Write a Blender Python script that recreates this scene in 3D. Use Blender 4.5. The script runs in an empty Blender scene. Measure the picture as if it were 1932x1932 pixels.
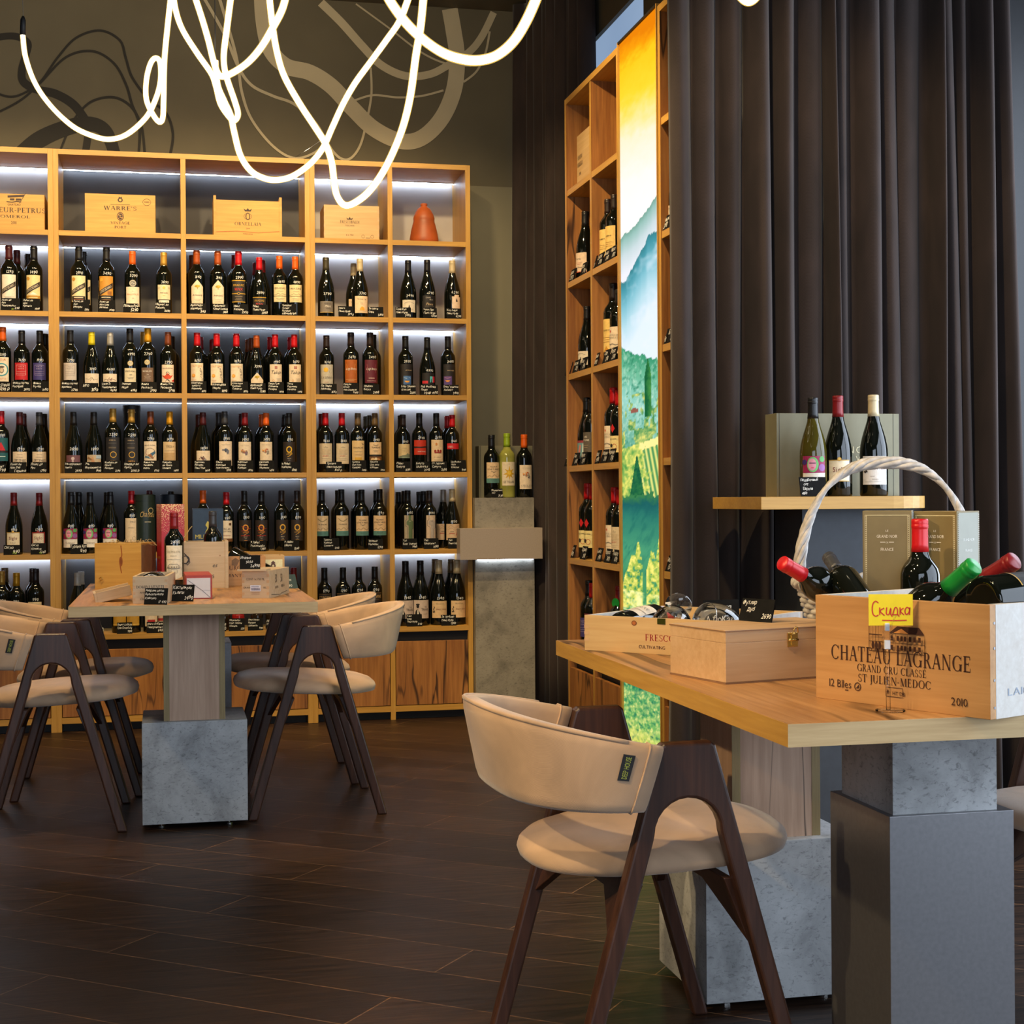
import bpy, math, random
from mathutils import Vector, Matrix
R = math.radians
sin, cos, pi = math.sin, math.cos, math.pi
C = bpy.context.scene.collection
SC = bpy.context.scene

# ------------------------------------------------------------------ camera, world, lights, exposure
YAW, F, H = R(12.48), 2918.0, 1.08          # heading, focal length in pixels of 1932, eye height
ST, CT = sin(YAW), cos(YAW)
cam = bpy.data.objects.new('camera', bpy.data.cameras.new('camera'))
C.objects.link(cam)
cam.data.sensor_width = 36.0
cam.data.lens = F / 1932 * 36.0
cam.data.shift_y = -26.4 / 1932
cam.matrix_world = Matrix.Translation((0, 0, H)) @ Matrix.Rotation(-YAW, 4, 'Z') @ Matrix.Rotation(R(90), 4, 'X') @ Matrix.Rotation(R(-0.40), 4, 'Z')
SC.camera = cam
SC.view_settings.view_transform = 'Standard'
SC.view_settings.look = 'None'
SC.view_settings.exposure = 0.0
SC.view_settings.gamma = 1.0
SC.view_settings.use_curve_mapping = False
W = bpy.data.worlds.new('world')
SC.world = W
W.use_nodes = True
W.node_tree.nodes['Background'].inputs[0].default_value = (0.6, 0.75, 1.0, 1)
W.node_tree.nodes['Background'].inputs[1].default_value = 0.015
SC.cycles.use_denoising = True
SC.cycles.max_bounces = 8
SC.cycles.transparent_max_bounces = 12
SC.cycles.sample_clamp_indirect = 6.0

def lamp(name, kind, loc, target, power, col, **kw):
    d = bpy.data.lights.new(name, kind)
    d.energy = power
    d.color = col
    for k, v in kw.items():
        setattr(d, k, v)
    o = bpy.data.objects.new(name, d)
    C.objects.link(o)
    o.location = loc
    o.rotation_euler = (Vector(target) - Vector(loc)).to_track_quat('-Z', 'Y').to_euler()
    return o
WARM = (1.0, 0.73, 0.38)
COOL = (0.74, 0.85, 1.0)
# daylight through the big window of the near side wall, and a smaller one behind the viewer
lamp('window_daylight', 'AREA', (3.22, 0.9, 1.55), (0.0, 2.6, 0.6), 140, COOL, shape='RECTANGLE', size=3.6, size_y=2.3)
lamp('window_daylight_behind', 'AREA', (-0.6, -2.4, 1.7), (-0.3, 5, 0.9), 86, COOL, shape='RECTANGLE', size=3.2, size_y=1.8)
lamp('window_daylight_side', 'AREA', (3.27, 3.78, 1.6), (2.0, 4.0, 1.4), 65, COOL, shape='RECTANGLE', size=1.35, size_y=2.2)
# warm ceiling spots, with added fill for the table column and upper wall
for i, (loc, tgt, pw, ang) in enumerate([
        ((-1.15, 5.9, 3.45), (-1.1, 7.5, 1.7), 118, 75), ((-0.25, 5.9, 3.45), (-0.2, 7.5, 1.7), 118, 75),
        ((0.55, 5.9, 3.45), (0.55, 7.5, 1.7), 118, 75), ((1.15, 5.9, 3.45), (1.2, 7.5, 1.6), 105, 75),
        ((-0.2, 4.9, 3.45), (0.0, 5.7, 0.75), 150, 50), ((-0.9, 4.6, 3.45), (-0.45, 5.6, 0.5), 90, 55),
        ((1.0, 4.7, 3.45), (0.65, 5.6, 0.6), 90, 55),
        ((0.35, 4.9, 3.45), (1.65, 5.6, 1.5), 260, 70), ((0.1, 1.7, 3.45), (0.95, 2.8, 0.6), 130, 55),
        ((0.9, 3.0, 3.45), (1.9, 4.5, 1.2), 150, 65), ((-1.5, 1.6, 3.45), (1.0, 2.7, 0.7), 330, 42), ((-2.2, 4.2, 3.45), (-0.2, 5.5, 0.6), 120, 50), ((-3.3, 2.3, 3.3), (1.05, 3.05, 0.4), 420, 26),  # last one is added fill for the near table's column and left faces
        ((-0.9, 5.6, 3.3), (-0.9, 7.9, 3.2), 48, 100), ((0.5, 5.6, 3.3), (0.5, 7.9, 3.2), 48, 100)]):  # added wall wash, brightens the upper wall and its ribbons
    lamp('warm_spot', 'SPOT', loc, tgt, pw, WARM, spot_size=R(ang), spot_blend=0.6, shadow_soft_size=0.05)

# ------------------------------------------------------------------ from a photo pixel to a place in the room
def ray(px, py):
    a = (px - 966) / F
    b = (940 - (py + 0.0148 * (px - 966))) / F
    return Vector((ST + a * CT, CT - a * ST, b))
CAM = Vector((0, 0, H))
def onY(px, py, Y):
    d = ray(px, py); return CAM + d * (Y / d.y)
def onX(px, py, X):
    d = ray(px, py); return CAM + d * (X / d.x)
def onZ(px, py, z):
    d = ray(px, py); return CAM + d * ((z - H) / d.z)
def atZ(px, py, Z):
    return CAM + ray(px, py) * Z

# ------------------------------------------------------------------ materials
MATS = {}
def new_mat(name):
    m = bpy.data.materials.new(name); m.use_nodes = True
    nt = m.node_tree
    return m, nt, nt.nodes['Principled BSDF']
def node(nt, t, **kw):
    n = nt.nodes.new(t)
    for k, v in kw.items():
        if k in n.inputs: n.inputs[k].default_value = v
        else: setattr(n, k, v)
    return n
def ramp(nt, fac, stops):
    r = nt.nodes.new('ShaderNodeValToRGB')
    e = r.color_ramp.elements
    while len(e) < len(stops): e.new(0.5)
    for k, (p, c) in zip(e, stops):
        k.position = p; k.color = (*c, 1)
    nt.links.new(fac, r.inputs[0])
    return r.outputs[0]
def coords(nt, scale, rot=(0, 0, 0), kind='Object'):
    tc = nt.nodes.new('ShaderNodeTexCoord'); mp = nt.nodes.new('ShaderNodeMapping')
    mp.inputs['Scale'].default_value = scale; mp.inputs['Rotation'].default_value = rot
    nt.links.new(tc.outputs[kind], mp.inputs[0])
    return mp.outputs[0]
def bump(nt, bs, h, strength, dist=0.002):
    b = nt.nodes.new('ShaderNodeBump'); b.inputs['Strength'].default_value = strength; b.inputs['Distance'].default_value = dist
    nt.links.new(h, b.inputs['Height']); nt.links.new(b.outputs[0], bs.inputs['Normal'])
def srgb(r, g, b):
    f = lambda c: (c / 255 / 12.92) if c <= 10 else ((c / 255 + 0.055) / 1.055) ** 2.4
    return (f(r), f(g), f(b))
def plain(name, col, rough=0.5, metal=0.0, noise=0.12, nscale=40, sheen=0, coat=0):
    """a painted, printed, metal or plastic surface with a faint procedural mottling"""
    if name in MATS: return MATS[name]
    m, nt, bs = new_mat(name)
    n = node(nt, 'ShaderNodeTexNoise', Scale=nscale, Detail=2.0)
    nt.links.new(coords(nt, (1, 1, 1)), n.inputs['Vector'])
    lo = tuple(c * (1 - noise) for c in col); hi = tuple(min(1, c * (1 + noise)) for c in col)
    nt.links.new(ramp(nt, n.outputs[0], [(0.3, lo), (0.7, hi)]), bs.inputs['Base Color'])
    bs.inputs['Roughness'].default_value = rough
    bs.inputs['Metallic'].default_value = metal
    if sheen: bs.inputs['Sheen Weight'].default_value = sheen
    if coat: bs.inputs['Coat Weight'].default_value = coat
    MATS[name] = m
    return m
def wood(name, light, dark, axis=2, scale=1.0, rough=0.5, crack=0.0, bumpy=0.15, crackcol=None, gate0=0.50):
    """veneer or solid wood with grain along one axis, wide figure and, if asked, dark cracks"""
    if name in MATS: return MATS[name]
    m, nt, bs = new_mat(name)
    s = [22 * scale] * 3; s[axis] = 1.1 * scale
    fine = node(nt, 'ShaderNodeTexNoise', Scale=4.0, Detail=6.0, Roughness=0.6, Distortion=0.3)
    nt.links.new(coords(nt, s), fine.inputs['Vector'])
    s2 = [5 * scale] * 3; s2[axis] = 0.55 * scale
    wide = node(nt, 'ShaderNodeTexNoise', Scale=1.6, Detail=3.0, Distortion=1.4)
    nt.links.new(coords(nt, s2), wide.inputs['Vector'])
    ma = node(nt, 'ShaderNodeMath', operation='MULTIPLY'); ma.inputs[1].default_value = 0.55
    nt.links.new(fine.outputs[0], ma.inputs[0])
    mb = node(nt, 'ShaderNodeMath', operation='MULTIPLY_ADD'); mb.inputs[1].default_value = 0.45
    nt.links.new(wide.outputs[0], mb.inputs[0]); nt.links.new(ma.outputs[0], mb.inputs[2])
    mid = tuple((a + b) / 2 for a, b in zip(light, dark))
    col = ramp(nt, mb.outputs[0], [(0.36, dark), (0.5, mid), (0.62, light)])
    if crack:
        s3 = [6 * scale] * 3; s3[axis] = 0.6 * scale
        ck = node(nt, 'ShaderNodeTexNoise', Scale=2.2, Detail=2.0, Distortion=0.8)
        nt.links.new(coords(nt, s3, kind='Object'), ck.inputs['Vector'])
        ab = node(nt, 'ShaderNodeMath', operation='SUBTRACT'); ab.inputs[1].default_value = 0.5
        nt.links.new(ck.outputs[0], ab.inputs[0])
        ab2 = node(nt, 'ShaderNodeMath', operation='ABSOLUTE'); nt.links.new(ab.outputs[0], ab2.inputs[0])
        gate = node(nt, 'ShaderNodeTexNoise', Scale=1.0, Detail=1.0)
        sg = [2.5] * 3; sg[axis] = 1.3
        nt.links.new(coords(nt, sg), gate.inputs['Vector'])
        g2 = ramp(nt, gate.outputs[0], [(gate0, (0, 0, 0)), (gate0 + 0.1, (1, 1, 1))])
        c1 = ramp(nt, ab2.outputs[0], [(0.0, (1, 1, 1)), (0.004 * crack, (0.8, 0.8, 0.8)), (0.012 * crack, (0, 0, 0))])
        mm = node(nt, 'ShaderNodeMath', operation='MULTIPLY'); nt.links.new(c1, mm.inputs[0]); nt.links.new(g2, mm.inputs[1])
        mx = node(nt, 'ShaderNodeMix', data_type='RGBA')
        nt.links.new(mm.outputs[0], mx.inputs[0]); nt.links.new(col, mx.inputs[6])
        mx.inputs[7].default_value = (*(crackcol or tuple(c * 0.18 for c in dark)), 1)
        col = mx.outputs[2]
    nt.links.new(col, bs.inputs['Base Color'])
    bs.inputs['Roughness'].default_value = rough
    bump(nt, bs, fine.outputs[0], bumpy, 0.001)
    MATS[name] = m
    return m
def fabric(name, col, weave=1400, sheen=0.4, rough=0.9, axis_stretch=(1, 1, 1), var=0.22):
    if name in MATS: return MATS[name]
    m, nt, bs = new_mat(name)
    n = node(nt, 'ShaderNodeTexNoise', Scale=7.0, Detail=4.0, Distortion=0.6)
    nt.links.new(coords(nt, axis_stretch), n.inputs['Vector'])
    nt.links.new(ramp(nt, n.outputs[0], [(0.3, tuple(c * (1 - var) for c in col)), (0.7, tuple(c * (1 + var) for c in col))]), bs.inputs['Base Color'])
    w = node(nt, 'ShaderNodeTexWave', Scale=weave / 6.28, Distortion=0.4)
    w.bands_direction = 'DIAGONAL'
    nt.links.new(coords(nt, (1, 1, 1)), w.inputs['Vector'])
    bump(nt, bs, w.outputs[1], 0.25, 0.0008)
    bs.inputs['Roughness'].default_value = rough
    bs.inputs['Sheen Weight'].default_value = sheen
    bs.inputs['Sheen Roughness'].default_value = 0.4
    MATS[name] = m
    return m
def concrete(name, col, rough=0.6):
    if name in MATS: return MATS[name]
    m, nt, bs = new_mat(name)
    a = node(nt, 'ShaderNodeTexNoise', Scale=6.0, Detail=8.0, Roughness=0.65, Distortion=0.5)
    v = coords(nt, (1, 1, 1)); nt.links.new(v, a.inputs['Vector'])
    base = ramp(nt, a.outputs[0], [(0.32, tuple(c * 0.55 for c in col)), (0.5, tuple(c * 0.95 for c in col)), (0.68, tuple(c * 1.2 for c in col))])
    b = node(nt, 'ShaderNodeTexNoise', Scale=70.0, Detail=5.0, Roughness=0.7, Distortion=0.7)
    nt.links.new(coords(nt, (1, 1, 1.8)), b.inputs['Vector'])
    spots = ramp(nt, b.outputs[0], [(0.34, (0.45, 0.45, 0.45)), (0.46, (1, 1, 1))])
    mx = node(nt, 'ShaderNodeMix', data_type='RGBA', blend_type='MULTIPLY'); mx.inputs[0].default_value = 0.8
    nt.links.new(base, mx.inputs[6]); nt.links.new(spots, mx.inputs[7])
    nt.links.new(mx.outputs[2], bs.inputs['Base Color'])
    bs.inputs['Roughness'].default_value = rough
    bump(nt, bs, b.outputs[0], 0.1, 0.001)
    MATS[name] = m
    return m
def glow(name, col, strength):
    if name in MATS: return MATS[name]
    m = bpy.data.materials.new(name); m.use_nodes = True
    nt = m.node_tree; nt.nodes.clear()
    e = node(nt, 'ShaderNodeEmission', Strength=strength); e.inputs[0].default_value = (*col, 1)
    o = nt.nodes.new('ShaderNodeOutputMaterial'); nt.links.new(e.outputs[0], o.inputs[0])
    MATS[name] = m
    return m
def glass(name, col, alpha_like=0.0, rough=0.03, ior=1.5):
    """clear glass or plastic: part see-through, part glossy"""
    if name in MATS: return MATS[name]
    m = bpy.data.materials.new(name); m.use_nodes = True
    nt = m.node_tree; nt.nodes.clear()
    t = nt.nodes.new('ShaderNodeBsdfTransparent'); t.inputs[0].default_value = (*col, 1)
    g = node(nt, 'ShaderNodeBsdfGlossy', Roughness=rough)
    fr = node(nt, 'ShaderNodeFresnel', IOR=ior)
    ad = node(nt, 'ShaderNodeMath', operation='ADD'); ad.inputs[1].default_value = alpha_like
    nt.links.new(fr.outputs[0], ad.inputs[0])
    mx = nt.nodes.new('ShaderNodeMixShader'); o = nt.nodes.new('ShaderNodeOutputMaterial')
    nt.links.new(ad.outputs[0], mx.inputs[0]); nt.links.new(t.outputs[0], mx.inputs[1]); nt.links.new(g.outputs[0], mx.inputs[2])
    nt.links.new(mx.outputs[0], o.inputs[0])
    MATS[name] = m
    return m
oak = wood('oak_edge', (0.56, 0.31, 0.062), (0.43, 0.22, 0.036), 2, 1.3, 0.45)
oakh = wood('oak_edge_level', (0.56, 0.31, 0.062), (0.43, 0.22, 0.036), 0, 1.3, 0.45)
oaky = wood('oak_edge_deep', (0.56, 0.31, 0.062), (0.43, 0.22, 0.036), 1, 1.3, 0.45)
oakface = wood('oak_face', (0.42, 0.18, 0.045), (0.21, 0.074, 0.016), 2, 0.9, 0.45, crack=2.2)
oaktop = wood('oak_tabletop', (0.52, 0.275, 0.11), (0.32, 0.145, 0.048), 1, 0.9, 0.38, crack=4.5, gate0=0.40)
oakcol = wood('oak_column', (0.52, 0.345, 0.235), (0.36, 0.22, 0.14), 2, 0.8, 0.5, crack=1.5)
oakband = wood('oak_band', (0.58, 0.41, 0.20), (0.45, 0.30, 0.13), 0, 2.0, 0.5)
oakbandv = wood('oak_band_upright', (0.30, 0.22, 0.09), (0.22, 0.15, 0.06), 2, 2.0, 0.5)
pine = wood('pine_box', (0.62, 0.42, 0.20), (0.50, 0.30, 0.12), 0, 0.7, 0.55)
pinepale = wood('pale_pine_box', (0.62, 0.47, 0.30), (0.50, 0.35, 0.20), 0, 0.8, 0.55)
pinewhite = wood('white_pine', (0.66, 0.63, 0.58), (0.55, 0.50, 0.44), 0, 0.9, 0.6)
pineorange = wood('amber_pine', (0.56, 0.30, 0.115), (0.40, 0.19, 0.060), 0, 0.7, 0.5)
beech = wood('beech_case', (0.62, 0.40, 0.22), (0.52, 0.31, 0.15), 0, 1.0, 0.45)
ply = plain('plywood_edge', (0.23, 0.12, 0.06), 0.6)
walnut = wood('dark_walnut', (0.070, 0.028, 0.016), (0.030, 0.012, 0.0075), 2, 1.2, 0.32)
suede = fabric('beige_fabric', (0.48, 0.315, 0.195), 2600)
velvet = fabric('brown_velvet', (0.032, 0.0205, 0.0178), 900, sheen=0.16, axis_stretch=(2, 2, 0.6), var=0.25)
conc = concrete('grey_concrete', (0.40, 0.41, 0.415))
concw = concrete('taupe_concrete', (0.27, 0.245, 0.20))
steel = plain('brushed_steel', (0.25, 0.25, 0.262), 0.38, 0.85, 0.06, 120)
champagne = plain('champagne_panel', (0.40, 0.33, 0.27), 0.5, 0.2, 0.05, 200)
black = plain('matt_black', (0.008, 0.008, 0.010), 0.55)
slate = plain('slate_panel', (0.022, 0.026, 0.034), 0.6)
chrome = plain('bright_metal', (0.7, 0.7, 0.7), 0.18, 1.0, 0.03)
brass = plain('brass', (0.75, 0.52, 0.16), 0.25, 1.0, 0.05)
backdark = plain('charcoal_back', (0.050, 0.049, 0.052), 0.6, 0, 0.1, 8)
backpale = plain('pale_back', (0.38, 0.355, 0.345), 0.6, 0, 0.05, 8)
wallolive = plain('olive_wall_paint', (0.115, 0.100, 0.064), 0.75, 0, 0.06, 5)
wallnear = plain('dark_wall_paint', (0.06, 0.055, 0.045), 0.8, 0, 0.06, 5)
panelolive = plain('olive_panel', (0.20, 0.185, 0.125), 0.7, 0, 0.05, 5)
murallight = plain('mural_beige', (0.50, 0.44, 0.30), 0.75, 0, 0.05, 6)
muraldark = plain('mural_black', (0.012, 0.011, 0.009), 0.75, 0, 0.05, 6)
chalkboard = plain('chalk_board', (0.007, 0.007, 0.007), 0.8, 0, 0.2, 60)
chalkboard.node_tree.nodes['Principled BSDF'].inputs['Specular IOR Level'].default_value = 0.12
wicker = plain('white_wicker', (0.50, 0.46, 0.42), 0.55, 0, 0.25, 60)
wine = plain('dark_bottle_glass', (0.0035, 0.0045, 0.003), 0.06, 0, 0.05, 10)
wine.node_tree.nodes['Principled BSDF'].inputs['Specular IOR Level'].default_value = 0.55
winegreen = plain('olive_bottle_glass', (0.055, 0.045, 0.006), 0.05, 0, 0.3, 14)
winepale = plain('pale_bottle_glass', (0.30, 0.30, 0.06), 0.05, 0, 0.3, 14)
clear = glass('clear_plastic', (0.95, 0.95, 0.95), 0.04)
acrylic = glass('clear_acrylic', (0.97, 0.97, 0.97), 0.02, 0.1, 1.2)

# the flooring: dark boards laid slantwise
floormat, nt, bs = new_mat('dark_floor_boards')
v = coords(nt, (1, 1, 1), (0, 0, R(38.5)))
br = node(nt, 'ShaderNodeTexBrick', offset=0.37, offset_frequency=2, squash=1.0)
br.inputs['Color1'].default_value = (0.019, 0.0105, 0.0068, 1); br.inputs['Color2'].default_value = (0.040, 0.022, 0.0140, 1)
br.inputs['Mortar'].default_value = (0.17, 0.095, 0.05, 1)  # seams paler: light caught along the board edges, put into the colour
for k, x in (('Scale', 1.0), ('Mortar Size', 0.0017), ('Mortar Smooth', 0.1), ('Bias', 0.0), ('Brick Width', 1.25), ('Row Height', 0.193)):
    br.inputs[k].default_value = x
nt.links.new(v, br.inputs['Vector'])
gr = node(nt, 'ShaderNodeTexNoise', Scale=3.0, Detail=7.0, Roughness=0.65, Distortion=0.5)
nt.links.new(coords(nt, (1.6, 24, 1), (0, 0, R(38.5))), gr.inputs['Vector'])
g2 = ramp(nt, gr.outputs[0], [(0.32, (0.30, 0.29, 0.28)), (0.5, (0.9, 0.88, 0.85)), (0.68, (1.75, 1.55, 1.3))])
mx = node(nt, 'ShaderNodeMix', data_type='RGBA', blend_type='MULTIPLY'); mx.inputs[0].default_value = 1.0
nt.links.new(br.outputs[0], mx.inputs[6]); nt.links.new(g2, mx.inputs[7]); nt.links.new(mx.outputs[2], bs.inputs['Base Color'])
bs.inputs['Roughness'].default_value = 0.40
bs.inputs['Specular IOR Level'].default_value = 0.22
bump(nt, bs, gr.outputs[0], 0.2, 0.002)

# ------------------------------------------------------------------ mesh helpers
class MB:
    def __init__(s): s.v = []; s.f = []; s.m = []; s.mats = []; s.smooth = False
    def mi(s, mat):
        if mat is None: return 0
        if mat not in s.mats: s.mats.append(mat)
        return s.mats.index(mat)
    def add(s, vs, fs, mat=None):
        o = len(s.v); i = s.mi(mat)
        s.v += [tuple(p) for p in vs]; s.f += [tuple(a + o for a in f) for f in fs]; s.m += [i] * len(fs)
        return s
    def box(s, x0, x1, y0, y1, z0, z1, mat=None):
        vs = [(x, y, z) for x in (x0, x1) for y in (y0, y1) for z in (z0, z1)]
        return s.add(vs, [(0, 1, 3, 2), (4, 6, 7, 5), (0, 4, 5, 1), (2, 3, 7, 6), (0, 2, 6, 4), (1, 5, 7, 3)], mat)
    def lathe(s, prof, n=28, c=(0, 0, 0), mat=None, M=None):
        vs, fs = [], []
        for r, z in prof:
            for i in range(n):
                a = 2 * pi * i / n
                p = Vector((c[0] + r * cos(a), c[1] + r * sin(a), c[2] + z))
                vs.append(M @ p if M else p)
        k = len(prof)
        for j in range(k - 1):
            for i in range(n):
                fs.append((j * n + i, j * n + (i + 1) % n, (j + 1) * n + (i + 1) % n, (j + 1) * n + i))
        if prof[0][0] > 1e-6: fs.append(tuple(range(n - 1, -1, -1)))
        if prof[-1][0] > 1e-6: fs.append(tuple((k - 1) * n + i for i in range(n)))
        return s.add(vs, fs, mat)
    def tube(s, pts, r, n=8, closed=False, mat=None, caps=True):
        pts = [Vector(p) for p in pts]; k = len(pts)
        rs = r if isinstance(r, (list, tuple)) else [r] * k
        vs, fs = [], []; up = None
        for i, p in enumerate(pts):
            t = (pts[(i + 1) % k] - pts[i - 1]) if closed else (pts[min(i + 1, k - 1)] - pts[max(i - 1, 0)])
            t.normalize()
            if up is None:
                up = t.orthogonal().normalized()
            up = (up - t * up.dot(t))
            up = up.normalized() if up.length > 1e-5 else t.orthogonal().normalized()
            b = t.cross(up)
            for j in range(n):
                a = 2 * pi * j / n
                vs.append(p + (up * cos(a) + b * sin(a)) * rs[i])
        for i in range(k if closed else k - 1):
            for j in range(n):
                i2 = (i + 1) % k
                fs.append((i * n + j, i * n + (j + 1) % n, i2 * n + (j + 1) % n, i2 * n + j))
        if not closed and caps:
            fs.append(tuple(range(n - 1, -1, -1))); fs.append(tuple((k - 1) * n + j for j in range(n)))
        return s.add(vs, fs, mat)
    def prism(s, poly, d0, d1, f, mat=None):
        """a flat outline thickened from d0 to d1; f(a, b, d) gives the place"""
        k = len(poly)
        vs = [f(a, b, d0) for a, b in poly] + [f(a, b, d1) for a, b in poly]
        fs = [tuple(range(k - 1, -1, -1)), tuple(range(k, 2 * k))] + [(i, (i + 1) % k, k + (i + 1) % k, k + i) for i in range(k)]
        return s.add(vs, fs, mat)
    def grid(s, nu, nv, f, mat=None, wrap=False):
        vs = [f(i / (nu if wrap else nu - 1), j / (nv - 1)) for j in range(nv) for i in range(nu)]
        fs = [(j * nu + i, j * nu + (i + 1) % nu, (j + 1) * nu + (i + 1) % nu, (j + 1) * nu + i) for j in range(nv - 1) for i in range(nu if wrap else nu - 1)]
        return s.add(vs, fs, mat)
    def mesh(s, name, mat=None, smooth=False):
        me = bpy.data.meshes.new(name)
        me.from_pydata(s.v, [], s.f)
        if s.mats:
            for m in s.mats: me.materials.append(m)
            me.polygons.foreach_set('material_index', s.m)
        elif mat: me.materials.append(mat)
        if smooth: me.polygons.foreach_set('use_smooth', [True] * len(s.f))
        me.validate(); me.update()
        return me
def obj(name, mb, mat=None, parent=None, smooth=False, bevel=0.0, loc=None, rot=None, sub=0, seg=2, sharp=None):
    me = mb if isinstance(mb, bpy.types.Mesh) else mb.mesh(name, mat, smooth)
    o = bpy.data.objects.new(name, me); C.objects.link(o)
    if parent: o.parent = parent
    if loc is not None: o.location = loc
    if rot is not None: o.rotation_euler = rot
    if sub:
        q = o.modifiers.new('subdivision', 'SUBSURF'); q.levels = q.render_levels = sub
    if bevel:
        q = o.modifiers.new('edge', 'BEVEL'); q.width = bevel; q.segments = seg; q.limit_method = 'ANGLE'; q.angle_limit = R(40)
    if sharp:
        me.set_sharp_from_angle(angle=R(sharp))
    return o
def tag(o, label=None, cat=None, group=None, kind=None):
    for k, x in (('label', label), ('category', cat), ('group', group), ('kind', kind)):
        if x: o[k] = x
    return o
def thing(name, label, cat, loc=(0, 0, 0), rotz=0.0, group=None, rot=None):
    o = bpy.data.objects.new(name, None); C.objects.link(o)
    o.empty_display_size = 0.05
    o.location = loc; o.rotation_euler = rot if rot else (0, 0, rotz)
    return tag(o, label, cat, group)
def struct(name, mb, mat, **kw):
    return tag(obj(name, mb, mat, **kw), kind='structure')
def copy_tree(o, parent=None):
    c = o.copy(); C.objects.link(c)
    if parent: c.parent = parent
    for ch in list(o.children): copy_tree(ch, c)
    return c
def spline(pts, n=10, closed=False):
    """a smooth run of points through pts"""
    P = [Vector(p) for p in pts]; out = []; k = len(P)
    for i in range(k if closed else k - 1):
        g = lambda j: P[j % k] if closed else P[max(0, min(k - 1, j))]
        a, b, c, d = g(i - 1), g(i), g(i + 1), g(i + 2)
        for t in range(n):
            u = t / n
            out.append(0.5 * ((2 * b) + (c - a) * u + (2 * a - 5 * b + 4 * c - d) * u * u + (3 * b - a - 3 * c + d) * u ** 3))
    if not closed: out.append(P[-1])
    return out

# ------------------------------------------------------------------ lettering: the built-in sans glyphs, and roman capitals drawn here
GLY = {}
def load_glyphs(chars):
    obs = []
    for ch in chars:
        c = bpy.data.curves.new('glyph', 'FONT'); c.body = ch; c.size = 1.0; c.resolution_u = 2
        o = bpy.data.objects.new('glyph', c); C.objects.link(o); obs.append((ch, o, c))
    dg = bpy.context.evaluated_depsgraph_get(); dg.update()
    for ch, o, c in obs:
        ev = o.evaluated_get(dg); me = ev.to_mesh()
        vs = [(p.co.x, p.co.y) for p in me.vertices]; fs = [tuple(p.vertices) for p in me.polygons]
        ev.to_mesh_clear()
        if vs:
            x0 = min(p[0] for p in vs); x1 = max(p[0] for p in vs)
            GLY[ch] = ([(p[0] - x0, p[1]) for p in vs], fs, x1 - x0)
    for ch, o, c in obs:
        bpy.data.objects.remove(o); bpy.data.curves.remove(c)
load_glyphs("ABCDEFGHIJKLMNOPQRSTUVWXYZabcdefghijklmnopqrstuvwxyzАБВГДЕЖЗИЙКЛМНОПРСТУФХЦЧШЩЪЫЬЭЮЯабвгдежзийклмнопрстуфхцчшщъыьэюя0123456789.,-/'&%ÉéÚú:")
RNG = random.Random(7)
def sans(text, size=1.0, slant=0.0, jit=0.0, cond=1.0, gap=0.09):
    vs, fs, x = [], [], 0.0
    for ch in text:
        if ch not in GLY: x += 0.30 * size * cond; continue
        gv, gf, w = GLY[ch]
        dy = RNG.uniform(-jit, jit) * size; sc = 1 + RNG.uniform(-jit, jit); sl = slant + RNG.uniform(-jit, jit)
        o = len(vs)
        vs += [(x + (px * sc * cond + sl * py) * size, (py * sc) * size + dy) for px, py in gv]
        fs += [tuple(a + o for a in f) for f in gf]
        x += (w * sc + gap) * size * cond
    return vs, fs, x - gap * size * cond
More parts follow.
